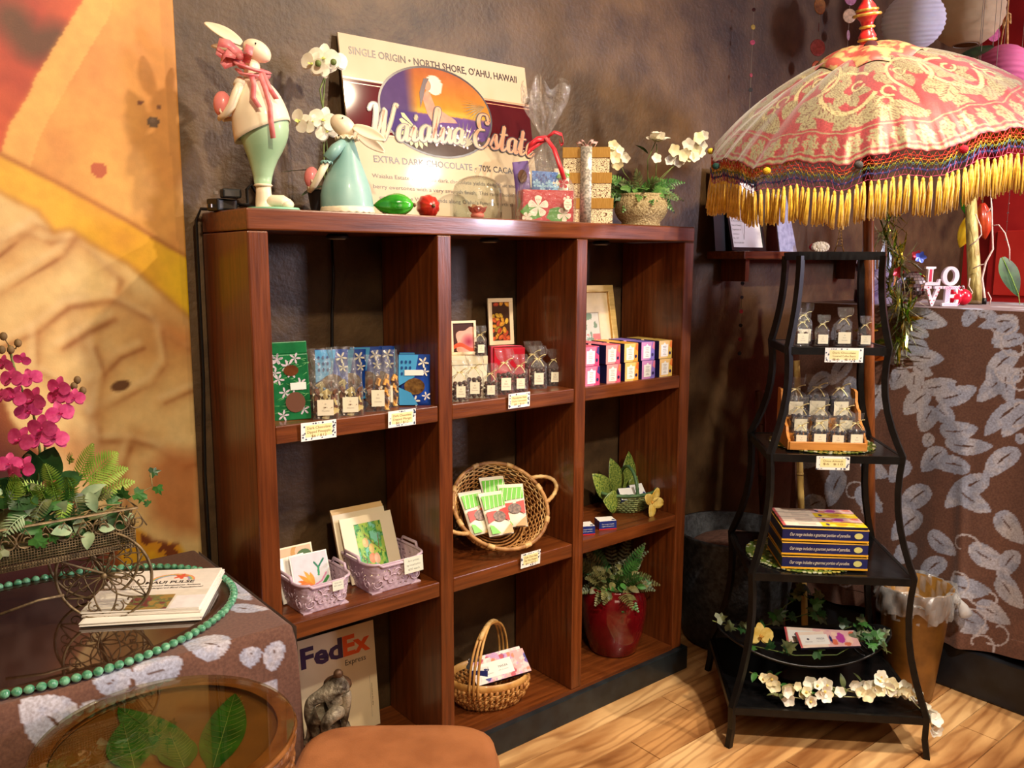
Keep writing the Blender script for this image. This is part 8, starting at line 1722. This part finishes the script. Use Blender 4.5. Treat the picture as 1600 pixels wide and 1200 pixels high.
for k, (bx, by, tx, ty, wd, lab) in enumerate([(1110, 1190, 1290, 755, .036, 'dark glossy green leaf under the round glass, pointing to the bookcase'), (990, 1150, 570, 850, .036, 'broad green leaf under the round glass, its tip toward the gems'), (700, 1200, 640, 960, .034, 'green leaf under the front of the round glass'), (960, 1200, 880, 1010, .03, 'pale green leaf under the middle of the round glass')]):
    a = onZ(bx/3.333, 840+by/3.333, RZ-.006); b = onZ(tx/3.333, 840+ty/3.333, RZ-.006); a = Vector(a.tolist()); b = Vector(b.tolist())
    for v in (a, b):
        d = Vector((v.x-RT_.x, v.y-RT_.y, 0))
        if d.length > RR-.034: d = d.normalized()*(RR-.034); v.x = RT_.x+d.x; v.y = RT_.y+d.y
    a.z = b.z = RZ-.0085+.0012*k; t = thing('pressed_leaf', lab, 'leaf', a)
    obj('leaf_blade', MB().blade((b-a).length, wd, 14, 0, along(b-a), curl=0, fold=0), mat('pressed_leaf_%d' % (k % 2), (20, 84, 24) if k != 1 else (28, 96, 34), (50, 120, 40) if k != 3 else (110, 140, 60), rough=.35, scale=20), t)
    vn = MB(); L_ = (b-a).length; Ma = along(b-a)
    vn.tube([Ma @ Vector((0, L_*q, .0006)) for q in (0, .5, .97)], .0006, 4)
    for q in range(2, 13):
        for sg in (-1, 1): yq = L_*q/14; ww = wd*.85*math.sin(math.pi*(q/14)**.8)**.8; vn.tube([Ma @ Vector((0, yq, .0006)), Ma @ Vector((sg*ww*.55, yq+.008, .0006)), Ma @ Vector((sg*ww, yq+.02, .0006))], .0004, 3)
    o = obj('leaf_vein', vn, mat('leaf_vein', (120, 150, 80), (140, 170, 96), rough=.5), t); o['kind'] = 'stuff'
stl = thing('leather_stool', 'tan leather stool with a rounded square seat in front of the bookcase', 'stool', (-.005, -.605, 0), YAW+.02)
LEA = mat('tan_leather', (146, 90, 52), (168, 108, 66), rough=.42, scale=12, bump=.12, bscale=420, detail=5)
def seat(u, v):
    a = u*6.28318; c, s = math.cos(a), math.sin(a); k = 5.0; r = (abs(c)**k+abs(s)**k)**(-1/k); prof = [(.90, -.075), (1.0, -.06), (1.015, -.03), (.99, -.010), (.93, .0), (.75, .006), (.4, .010), (.0, .012)]; q = v*7; i = min(int(q), 6); f = q-i; rr_ = prof[i][0]*(1-f)+prof[i+1][0]*f; z = prof[i][1]*(1-f)+prof[i+1][1]*f
    return (c*r*.20*rr_, s*r*.20*rr_, .527+z)
obj('seat', MB().grid(seat, 72, 22, cu=True), LEA, stl)
obj('seam_piping', MB().tube([(.2*1.015*(abs(math.cos(a))**5+abs(math.sin(a))**5)**-.2*math.cos(a), .2*1.015*(abs(math.cos(a))**5+abs(math.sin(a))**5)**-.2*math.sin(a), .489) for a in np.linspace(0, 6.28318, 72, endpoint=False)], .003, 6, closed=True), LEA, stl)
for sx in (-1, 1):
    for sy in (-1, 1): obj('leg', MB().tube([(sx*.15, sy*.15, .455), (sx*.165, sy*.165, 0)], [.02, .014], 10), WV, stl)
# ================================================================ LEDGE, HANGING STRINGS AND THE BAR TOP
LZ = 1.5455
P = onY(1163, 388, .20); ck = framed('framed_certificate', 'black framed white certificate leaning on the wall ledge behind the yellow tassels', 'certificate', 1168, 388, .215, LZ, .235, .30, .22, mat('frame_black', (12, 12, 13), (20, 20, 20), rough=.3), .014, 0, .012)
obj('page', MB().poly([(-.105, .012), (.105, .012), (.105, .288), (-.105, .288)], 0, T(0, -.006, 0)), M_WHITE, ck)
g = MB(); rr = random.Random(4)
for k in range(14): text(g, ['Certificate of', 'business registration', 'is hereby granted to', 'the owner of this shop', 'at the address below', 'to carry on trade in', 'chocolate and gifts', 'Signed this day', 'by the county clerk', 'State of Hawaii', 'Department of', 'commerce', 'No. 1077', 'Not transferable'][k], .010, T(-.09, -.0064, .265-k*.018), align='LEFT')
obj('fine_print', g, M_GREY, ck)
bp_ = thing('black_board', 'plain black panel leaning behind the certificate at the left end of the wall ledge', 'panel', (onY(1135, 388, .24)[0], .232, LZ), 0, rx=-.12); obj('sheet', MB().box(-.085, -.003, 0, .10, 0, .33), M_BLK, bp_)
tp_ = thing('silver_board', 'pale silver blue panel standing beside the certificate on the wall ledge', 'panel', (onY(1236, 390, .21)[0], .225, LZ), 0, rx=-.18); obj('sheet', MB().poly([(-.06, 0), (.072, 0), (.035, .25), (-.06, .25)], 0, None, .004), mat('silver_blue', (150, 158, 196), (196, 204, 232), rough=.35, scale=40, metal=.25), tp_)
so = thing('cloth_ornament', 'small red and cream cloth ornament lying on the wall ledge near the tower souvenir', 'ornament', (onY(1281, 388, .14)[0], .145, LZ), YAW)
obj('body', MB().ball((.0, 0, .022), .022, 14, sc=(2.0, 1, .95)), pm((176, 26, 30), .8, name='felt'), so)
mb = MB()
for k in range(16): a = k*.39; mb.ball((.030*math.cos(a), -.018, .022+.014*math.sin(a)), .011, 8)
mb.ball((0, -.016, .022), .022, 10, sc=(1.5, .7, .9)); obj('ruffle', mb, mat('cream_fleece', (214, 200, 170), (232, 222, 198), rough=.95, scale=90, bump=.5), so)
tw = thing('tower_souvenir', 'tiny brass lattice tower souvenir standing on the wall ledge', 'souvenir', (onY(1313, 390, .15)[0], .155, LZ), .5); BRS = mat('aged_brass', (132, 100, 50), (170, 134, 70), rough=.35, metal=.8, scale=40)
lg_ = MB()
for sx in (-1, 1):
    for sy in (-1, 1): lg_.tube([(sx*.020, sy*.020, 0), (sx*.012, sy*.012, .03), (sx*.006, sy*.006, .07), (sx*.0015, sy*.0015, .125)], [.0026, .0022, .0016, .001], 4)
for k in range(7): z = .03+k*.013; r = .012*(1-k/9)+.001; lg_.tube([(r, r, z), (-r, r, z+.008), (-r, -r, z), (r, -r, z+.008)], .0007, 3, closed=True)
obj('lattice', lg_, BRS, tw); obj('platform', MB().box(-.0145, -.0145, .028, .0145, .0145, .031).box(-.008, -.008, .062, .008, .008, .065), BRS, tw); obj('spire', MB().tube([(0, 0, .12), (0, 0, .15)], [.0014, .0004], 5), BRS, tw); obj('base', MB().box(-.024, -.024, -.0005, .024, .024, .003), BRS, tw)
# strings of discs hanging from the ceiling
THR = pm((150, 140, 120), .7, name='thread')
def bead_string(label, top_px, Y, discs, zend):
    x0 = onY(top_px[0], top_px[1], Y)[0]; t = thing('disc_garland', label, 'garland', (x0, Y, 2.95), 0, group='hanging disc strings')
    obj('thread', MB().tube([(0, 0, 0), (0, 0, zend-2.95)], .0010, 4), THR, t)
    for px, py, r, c, tw_ in discs:
        Pp = onY(px, py, Y); k = mpp(Pp); rr_ = r*k
        obj('disc', MB().lathe([(rr_*.9, -.0008), (rr_, 0), (rr_*.9, .0008)], 20), mat('capiz_%d_%d_%d' % c, tuple(int(q*.8) for q in c), c, rough=.25, scale=70, sss=.1), t, M=Matrix.Translation((0, -.001, Pp[2]-2.95)) @ euler(math.pi/2, 0, 0) @ euler(0, tw_, 0) if False else T(0, -.001, Pp[2]-2.95, math.pi/2, 0, YAW+tw_))
bead_string('thread of tiny dark, gold and pink discs hanging left of the umbrella', (1178, 5), .22, [(1177, 15, 3, (70, 24, 26), 0), (1175, 42, 4, (190, 160, 60), .3), (1174, 66, 4, (216, 80, 120), 0), (1171, 117, 3.2, (170, 36, 50), .5), (1170, 140, 3.2, (28, 30, 44), 0), (1152, 443, 3, (24, 22, 26), 0), (1151, 465, 3, (40, 24, 26), .3), (1150, 487, 3.2, (190, 60, 80), 0), (1148, 509, 3, (24, 22, 26), 0), (1147, 531, 3, (130, 26, 36), 0), (1146, 553, 3.2, (20, 24, 30), 0)], 1.22)
bead_string('thread with a brown disc above a rose disc, hanging behind the umbrella peak at left', (1281, 5), .20, [(1280, 9, 13, (170, 116, 50), .5), (1278, 42, 7, (120, 40, 40), 1.2), (1275, 74, 13, (196, 96, 92), .2), (1272, 104, 10, (200, 90, 30), .4)], 2.02)
bead_string('thread with a pearly disc and an oval lilac disc, hanging nearest the red finial', (1328, 5), .20, [(1328, -4, 12, (190, 120, 150), .3), (1327, 25, 11, (236, 200, 160), .1), (1325, 55, 8, (190, 150, 160), .9)], 2.07)
bead_string('thread with a glossy pink disc hanging before the red wall by the pink lantern', (1556, 5), .05, [(1556, 55, 11.5, (220, 100, 150), .1), (1552, 84, 11, (150, 50, 120), .5), (1557, 28, 3, (230, 70, 90), .2)], 1.95)
bw2 = thing('crystal_strand', 'strand of tiny clear beads hanging before the red wall at the right', 'garland', (onY(1582, 250, -.1)[0], -.1, 2.95)); obj('thread', MB().tube([(0, 0, 0), (0, 0, -1.33)], .0010, 4), THR, bw2)
for k in range(12): obj('bead', MB().ball((0, 0, -1.33+.045*k), .006 if k % 3 == 0 else .004, 8), film('crystal', (240, 240, 240), gloss=.3, rough=.03), bw2)
# paper lanterns
def lantern(label, px, py, D_, r, col, ribs, op=.35, zsq=.95, tilt=(0, 0)):
    c = atd(px, py, D_); t = thing('paper_lantern', label, 'lantern', c, 0, group='paper lanterns'); prof = []; n = ribs*4
    for i in range(n+1):
        a = math.asin(min(1, op))+(math.pi-2*math.asin(min(1, op)))*i/n; q = 1-.018*math.cos(2*math.pi*i/4)*1.0; prof.append((r*math.sin(a)*q, -r*zsq*math.cos(a)))
    obj('paper_shade', MB().lathe(prof, 40, cap0=False, cap1=False), mat('lantern_%d_%d_%d' % col, tuple(int(q*.93) for q in col), col, rough=.75, scale=9, sss=.4, bump=.15, bscale=30), t, M=euler(tilt[0], tilt[1], 0), solid=.001)
    for zz in (prof[0], prof[-1]): obj('wire_ring', MB().tube([(zz[0]*math.cos(i*.21), zz[0]*math.sin(i*.21), zz[1]) for i in range(30)], .0018, 5, closed=True), THR, t, M=euler(tilt[0], tilt[1], 0))
    obj('hanging_cord', MB().tube([(0, 0, r*.93), (0, 0, 2.95-c[2])], .0012, 4), THR, t); return t
lantern('white ribbed paper lantern hanging just right of the umbrella finial', 1427, 34, 3.35, .117, (224, 224, 236), 15, .30, .95, (.1, -.18))
lantern('cream crumpled paper lantern with an open bottom, hanging beside the white lantern', 1512, 20, 3.65, .146, (206, 180, 138), 8, .34, .98)
lantern('pink ribbed paper lantern hanging lowest before the red wall', 1566, 108, 3.7, .112, (206, 96, 142), 11, .28, .9, (-.1, .15))
# raffia bow on the red wall side
rbw = thing('raffia_bow', 'gold raffia bow with long tails hanging before the red wall', 'bow', atd(1574, 20, 3.72)); mb = MB()
for pts in [[(0, 0, .3), (0, 0, .0)], [(0, 0, 0), (-.04, 0, -.03), (-.03, 0, -.07), (.0, 0, -.01)], [(0, 0, 0), (.03, 0, .0), (.04, 0, -.04), (.01, 0, -.03), (0, 0, 0)], [(0, 0, -.01), (-.03, 0, -.08), (-.045, 0, -.16)], [(0, 0, -.01), (.02, 0, -.09), (.03, 0, -.15)]]: mb.tube([Vector(p) for p in pts], .005, 5, flat=.4)
obj('raffia', mb, mat('raffia_gold', (176, 124, 60), (214, 170, 104), rough=.5, scale=60), rbw); obj('hanging_cord', MB().tube([(0, 0, .3), (0, 0, 2.95-rbw.location.z)], .0012, 4), THR, rbw)
ul = thing('big_leaf', 'dark glossy leaf showing above the umbrella between the cream and pink lanterns', 'leaf', atd(1552, 72, 3.45)); A_ = Vector((atd(1500, 90, 3.45)-atd(1552, 72, 3.45)).tolist()); obj('leaf_blade', MB().blade(A_.length*1.3, .032, 10, 0, along(A_, (0, -.6, .8)), curl=.1), LD, ul); obj('hanging_cord', MB().tube([(0, 0, 0), (0, 0, 2.95-ul.location.z)], .0012, 4), THR, ul)
# bar top things
BZ_ = CT+.0015
def bx_(px, X=None, py=480): return onX(px, py, X)
Lp = onZ(1470, 481, BZ_) if False else onX(1470, 478, 2.34); kL = mpp(Lp); lv = thing('love_letters', 'pink and white LOVE letter block standing on the bar top', 'decoration', (2.34, Lp[1], BZ_), -.62)
PKW = pm((244, 226, 236), .5, name='paint'); PKR = pm((214, 50, 84), .5, name='paint'); PKS = pm((226, 120, 176), .5, name='paint')
def lp(pts, m, dy=0, th=.012, nm='letter'): obj(nm, MB().poly([(x*kL, z*kL) for x, z in pts], 0, T(0, dy, 0), th), m, lv)
s_L = [(-28, 32), (-28, 36), (-24, 37), (-24, 57), (-28, 58), (-28, 61), (-12, 61), (-12, 58), (-16, 57), (-16, 37), (-8, 37), (-6, 42), (-3, 42), (-4, 32)]
lp(s_L, PKW); lp([(-22, 38), (-22, 57), (-18, 57), (-18, 38)], PKR, -.0008, .0006, 'letter_inlay')
mb = MB(); O0 = [(13+13.5*math.cos(a), 46.5+15*math.sin(a)) for a in np.linspace(0, 6.283, 41)]; O1 = [(13+6.5*math.cos(a), 46.5+10*math.sin(a)) for a in np.linspace(0, 6.283, 41)]
vs = [(x*kL, y_, z*kL) for y_ in (0, .012) for r_ in (O0, O1) for x, z in r_]; n_ = 41; fs = []
for i in range(40): fs += [(i, i+1, n_+i+1, n_+i), (2*n_+i+1, 2*n_+i, 3*n_+i, 3*n_+i+1), (i+1, i, 2*n_+i, 2*n_+i+1), (n_+i, n_+i+1, 3*n_+i+1, 3*n_+i)]
mb.add(vs, fs); obj('letter', mb, PKW, lv)
lp([(-29, 31), (-29, 27), (-25, 27), (-16, 0), (-13, 0), (-3, 27), (0, 27), (0, 31), (-12, 31), (-12, 27), (-9, 27), (-14.5, 11), (-20, 27), (-17, 27), (-17, 31)], PKW)
dt = MB()
for x, z in [(-24, 24), (-21, 17), (-18, 9), (-15, 4), (-12, 9), (-9, 16), (-6, 22), (-4, 28), (-22, 29)]: dt.poly([((x+1.1*math.cos(a))*kL, (z+1.1*math.sin(a))*kL) for a in np.linspace(0, 5.5, 8)], 0, T(0, -.0006, 0))
obj('painted_dot', dt, PKR, lv)
lp([(2, 0), (2, 4), (6, 5), (6, 26), (2, 27), (2, 31), (26, 31), (26, 22), (23, 22), (22, 26), (14, 26), (14, 18), (20, 18), (20, 13), (14, 13), (14, 5), (23, 5), (25, 10), (28, 10), (27, 0)], PKW)
st_ = MB()
for k in range(9): x = 4+k*2.8; st_.poly([((x)*kL, 1*kL), ((x+1.3)*kL, 1*kL), ((x+1.3+3)*kL, 4.5*kL), ((x+3)*kL, 4.5*kL)], 0, T(0, -.0006, 0)).poly([((x)*kL, 26.5*kL), ((x+1.3)*kL, 26.5*kL), ((x+1.3+2.5)*kL, 30.5*kL), ((x+2.5)*kL, 30.5*kL)], 0, T(0, -.0006, 0))
for k in range(8): z = 5+k*2.7; st_.poly([(6.5*kL, z*kL), (6.5*kL, (z+1.3)*kL), (13.5*kL, (z+6)*kL), (13.5*kL, (z+4.7)*kL)], 0, T(0, -.0006, 0))
obj('painted_stripe', st_, PKS, lv)
Dp = onX(1425, 443, 2.42); dr_ = 25*mpp(Dp); db = thing('mirror_ball', 'small mirrored disco ball on the bar top beside the LOVE letters', 'ball', (2.42, Dp[1], BZ_+dr_+.002), .4)
def tile(q): pass
vs = []; fs = []; nb = 14
for j in range(nb):
    t0 = math.pi*j/nb; t1 = math.pi*(j+1)/nb; nn = max(4, int(28*math.sin((t0+t1)/2)))
    for i in range(nn):
        a0, a1 = 6.28318*(i+.06)/nn, 6.28318*(i+.94)/nn; b = len(vs); tt0, tt1 = t0+.012, t1-.012; jit = random.uniform(.985, 1.0)
        for t_, a_ in ((tt0, a0), (tt1, a0), (tt1, a1), (tt0, a1)): vs.append((dr_*jit*math.sin(t_)*math.cos(a_), dr_*jit*math.sin(t_)*math.sin(a_), dr_*jit*math.cos(t_)))
        fs.append((b, b+1, b+2, b+3))
o = obj('mirror_tile', MB().add(vs, fs), mat('mirror', (220, 220, 220), rough=.04, metal=1.0), db); o['kind'] = 'stuff'
obj('core', MB().ball((0, 0, 0), dr_*.975, 24), pm((40, 38, 36), .5, name='core'), db)
Rb = onX(1395, 475, 2.40); rbx2 = thing('glitter_box', 'glittering red box on the bar top left of the mirror ball', 'box', (2.43, Rb[1]+.03, BZ_), -.5); obj('carton', MB().box(-.05, -.04, 0, .05, .04, .055), mat('red_glitter', (120, 10, 20), (200, 30, 40), rough=.3, scale=300, metal=.4, bump=.6, bscale=400), rbx2, bev=.003); obj('lid', MB().box(-.052, -.042, .042, .052, .042, .060), mat('red_glitter2', (140, 14, 24), (206, 40, 46), rough=.3, scale=300, metal=.4), rbx2, bev=.003)
Wb = onX(1500, 474, 2.46); hb = thing('heart_ornament', 'glossy red rounded ornament on the bar top right of the LOVE letters', 'ornament', (2.45, Wb[1], BZ_), -.6); obj('body', MB().ball((-.016, 0, .030), .030, 14, sc=(1, .7, 1)).ball((.016, 0, .030), .030, 14, sc=(1, .7, 1)), pm((190, 16, 44), .2, coat=.5, name='gloss'), hb); mb = MB()
for k in range(9): mb.ball((.012*math.cos(k), -.004, .062+.008*math.sin(k*2.1)), .005, 6)
obj('bead_cluster', mb, mat('mirror_bead', (210, 205, 200), rough=.1, metal=.9), hb)
Wc = onX(1358, 470, 2.45); wn = thing('wooden_crate', 'small tan wooden crate on the far end of the bar top', 'crate', (2.52, Wc[1]+.01, BZ_), -.4)
for a in [(-.06, -.05, 0, .06, -.042, .10), (-.06, .042, 0, .06, .05, .10), (-.06, -.042, 0, -.052, .042, .10), (.052, -.042, 0, .06, .042, .10), (-.052, -.042, 0, .052, .042, .006)]: obj('board', MB().box(*a), TAN, wn)
bt2 = thing('wine_bottle', 'dark red bottle with a pale label standing in the far corner of the bar top', 'bottle', (2.40, onX(1352, 470, 2.40)[1]+.01, BZ_), 0)
obj('body', MB().lathe([(.030, 0), (.034, .004), (.034, .15), (.030, .175), (.014, .20), (.012, .26), (.014, .262), (.014, .28)], 24), mat('bottle_wine', (60, 8, 26), (80, 14, 36), rough=.08, coat=.6), bt2); obj('paper_label', MB().lathe([(.0345, .05), (.0345, .12)], 24, cap0=False, cap1=False), mat('label_pale', (206, 190, 196), (226, 210, 214), rough=.5), bt2); obj('foil_cap', MB().lathe([(.0125, .225), (.0145, .262), (.0146, .282), (.001, .283)], 20), pm((140, 16, 40), .3, metal=.5, name='foil'), bt2)
bt3 = thing('blue_tissue_bag', 'pale blue and lilac tissue gift bag at the bar end behind the tinsel garland', 'gift bag', (2.34, onX(1375, 470, 2.34)[1], BZ_), -.7)
obj('bag', MB().box(-.035, -.022, 0, .035, .022, .13, taper=-.003), mat('lilac_foil', (130, 110, 170), (190, 180, 220), rough=.25, scale=20, metal=.3), bt3)
mb = MB()
for k in range(5): mb.add([(-.03+k*.012, -.01, .12), (-.018+k*.014, .008, .12), (-.02+k*.014, .012*(-1)**k, .20+.02*(k % 3)), (-.034+k*.014, -.012, .17)], [(0, 1, 2, 3)], 0, True)
obj('tissue', mb, mat('tissue_blue', (166, 190, 224), (200, 216, 240), rough=.7), bt3, solid=.0006)
# green and gold tinsel garland draped over the bar corner
GT1 = mat('tinsel_green', (70, 104, 30), (150, 180, 60), rough=.18, scale=50, metal=.8); GT2 = mat('tinsel_gold', (170, 140, 40), (220, 200, 90), rough=.18, scale=50, metal=.8); GT3 = mat('tinsel_pale', (170, 180, 130), (220, 224, 180), rough=.2, scale=50, metal=.7)
tgp = [(1402, 318, 2.30), (1380, 360, 2.28), (1395, 390, 2.27), (1412, 408, 2.25), (1385, 440, 2.24), (1402, 468, 2.20), (1418, 492, 2.185), (1412, 520, 2.18), (1398, 560, 2.18)]
tgw = [Vector(onX(x, y, X).tolist()) for x, y, X in tgp]; tn = thing('tinsel_garland', 'shiny green and gold tinsel garland hanging over the corner of the bar cloth', 'garland', tgw[0])
obj('string', MB().tube([p-tgw[0] for p in tgw], .002, 5), GT1, tn)
rr = random.Random(21); tns = [MB(), MB(), MB()]
for k in range(450):
    f = rr.random()*(len(tgw)-1.001); i = int(f); q = tgw[i].lerp(tgw[i+1], f-i)-tgw[0]; d = Vector((rr.uniform(-1, .25) if f > 4.6 else rr.uniform(-1, 1), rr.uniform(-1, 1), rr.uniform(-1, 1))); L_ = rr.uniform(.04, .12)
    mb = tns[k % 3]; mb.blade(L_, rr.uniform(.0015, .0052), 3, 0, Matrix.Translation(q) @ along(d), curl=rr.uniform(-.5, .6), fold=0)
for k in range(3): o = obj('tinsel', tns[k], [GT1, GT2, GT3][k], tn); o['kind'] = 'stuff'
for k, (x, y, L_) in enumerate([(1382, 508, .09), (1372, 516, .10), (1395, 530, .11), (1400, 525, .08), (1385, 560, .07), (1410, 500, .07)]): p = Vector(onX(x, y, 2.17).tolist())-tgw[0]; a = [3.4, 3.2, 3.6, 5.2, 3.3, .4][k]; obj('foil_leaf', MB().blade(L_, .009, 8, 0, Matrix.Translation(p) @ along(Vector((-.15, -math.cos(a), math.sin(a)*.5)), (-1, 0, .2)), curl=.3), [GT1, GT2, GT1, GT1, pm((190, 90, 24), .25, metal=.5, name='foil'), GT2][k], tn)
for x, y, c in [(1437, 402, (70, 90, 190)), (1431, 400, (200, 60, 70)), (1402, 425, (190, 30, 40))]: p = Vector(onX(x, y, 2.24).tolist())-tgw[0]; obj('foil_flower', star(.022, 5, .5, 0, .4), pm(c, .3, metal=.4, name='foil'), tn, M=facing(p, TOCAM))
# cacao pods, trunk, branch and leaf before the red wall
def hang_pod(label, px, py, D_, L_, r, m, tilt):
    c = atd(px, py, D_); t = thing('cacao_pod', label, 'pod', c, YAW, group='hanging cacao pods'); prof = []
    for i in range(15): q = i/14; prof.append((max(.001, r*math.sin(math.pi*min(1, .06+q*.93))**.7*(1 if q < .8 else 1-.25*(q-.8)/.2)), L_*(.5-q)))
    obj('shell', MB().lathe(list(reversed(prof)), 30, rad=lambda a, z: 1+.05*math.cos(a*8)), m, t, M=euler(0, tilt, 0)); obj('stalk', MB().tube([(L_*.48*math.sin(tilt), 0, L_*.48*math.cos(tilt)), (L_*.55*math.sin(tilt), 0, L_*.7), (.0, .0, L_*.7+.06)], .003, 5), STB, t)
    obj('hanging_cord', MB().tube([(0, 0, L_*.7+.06), (0, 0, 2.95-c[2])], .0012, 4), THR, t)
hang_pod('bright yellow cacao pod hanging below the umbrella tassels', 1511, 359, 3.55, .158, .034, mat('pod_yellow', (206, 160, 20), (232, 196, 44), rough=.3, scale=20, coat=.3), .33)
hang_pod('orange red cacao pod hanging right of the yellow pod', 1537, 346, 3.60, .155, .032, mat('pod_orange', (196, 52, 26), (222, 92, 44), rough=.3, scale=20, coat=.3), -.16)
hang_pod('green cacao pod half hidden behind the tassels above the yellow pod', 1512, 313, 3.60, .13, .030, PG, 0)
trk = onX(1522, 480, 2.62); tr_ = thing('gold_trunk', 'thick gold painted branch post rising from the bar top before the red wall', 'post', (2.62, trk[1], CT+.002)); p1 = onX(1519, 370, 2.62); p2 = onX(1516, 300, 2.62)
obj('trunk', MB().tube([(0, 0, 0), (.0, .005, .08), tuple((p1-np.array([2.62, trk[1], CT]))), tuple((p2-np.array([2.62, trk[1], CT])))], [.027, .024, .021, .02], 16), mat('gold_bark', (140, 116, 54), (206, 190, 120), rough=.4, scale=14, stretch=(4, 4, 1), metal=.25, bump=.4, bscale=40), tr_)
obj('foot_ring', MB().lathe([(.034, 0), (.036, .006), (.028, .014)], 20), STB, tr_)
def BRp(x, y): return Vector((onX(x, y, 2.55)-onX(1540, 482, 2.55)).tolist())
B0 = onX(1540, 482, 2.55); br = thing('white_branch', 'thin white twig branch with curling side shoots standing on the bar before the red door', 'branch', (B0[0], B0[1], CT+.002)); WB_ = mat('white_bark', (206, 170, 160), (232, 206, 196), rough=.6, scale=60)
obj('main_twig', MB().tube([BRp(*p) for p in [(1538, 480), (1538, 470), (1534, 440), (1540, 415), (1551, 395), (1550, 365), (1549, 330), (1547, 300)]], [.005, .0045, .004, .004, .0035, .003, .003, .002], 6), WB_, br)
for pts in [[(1551, 358), (1560, 357), (1570, 370), (1577, 395), (1577, 414)], [(1541, 417), (1530, 420), (1520, 425)], [(1524, 340), (1532, 360), (1533, 372), (1525, 382), (1514, 390)], [(1548, 330), (1545, 335), (1541, 337)], [(1515, 440), (1513, 452), (1519, 462), (1514, 472), (1508, 476)], [(1543, 462), (1548, 472), (1546, 481)]]: obj('side_shoot', MB().tube([BRp(*p) for p in pts], [.0022]*len(pts), 5), WB_, br)
obj('dark_plug', MB().tube([BRp(1537, 481), BRp(1538, 471)], .008, 8), M_BLK, br)
gl = Vector(onX(1566, 402, 2.75).tolist()); e_ = Vector(onX(1592, 462, 2.75).tolist()); gg = thing('green_leaf', 'large dark green leaf standing before the red door at the right edge', 'leaf', gl); obj('leaf_blade', MB().blade((e_-gl).length, .034, 12, 0, along(e_-gl, (-.75, -.6, .2)), curl=.08, fold=.12), LD, gg)
mb = MB(); mb.tube([(0, 0, 0), tuple((e_-gl)*.5+Vector((-.004, -.004, 0))), tuple((e_-gl)*.98)], .0016, 4); obj('leaf_vein', mb, LY, gg); obj('stem', MB().tube([tuple((e_-gl)*.98), tuple((e_-gl)+Vector((.0, -.02, -.1))), (float(e_.x-gl.x), float(e_.y-gl.y)-.02, CT-gl.z+.004)], .002, 5), STM, gg)
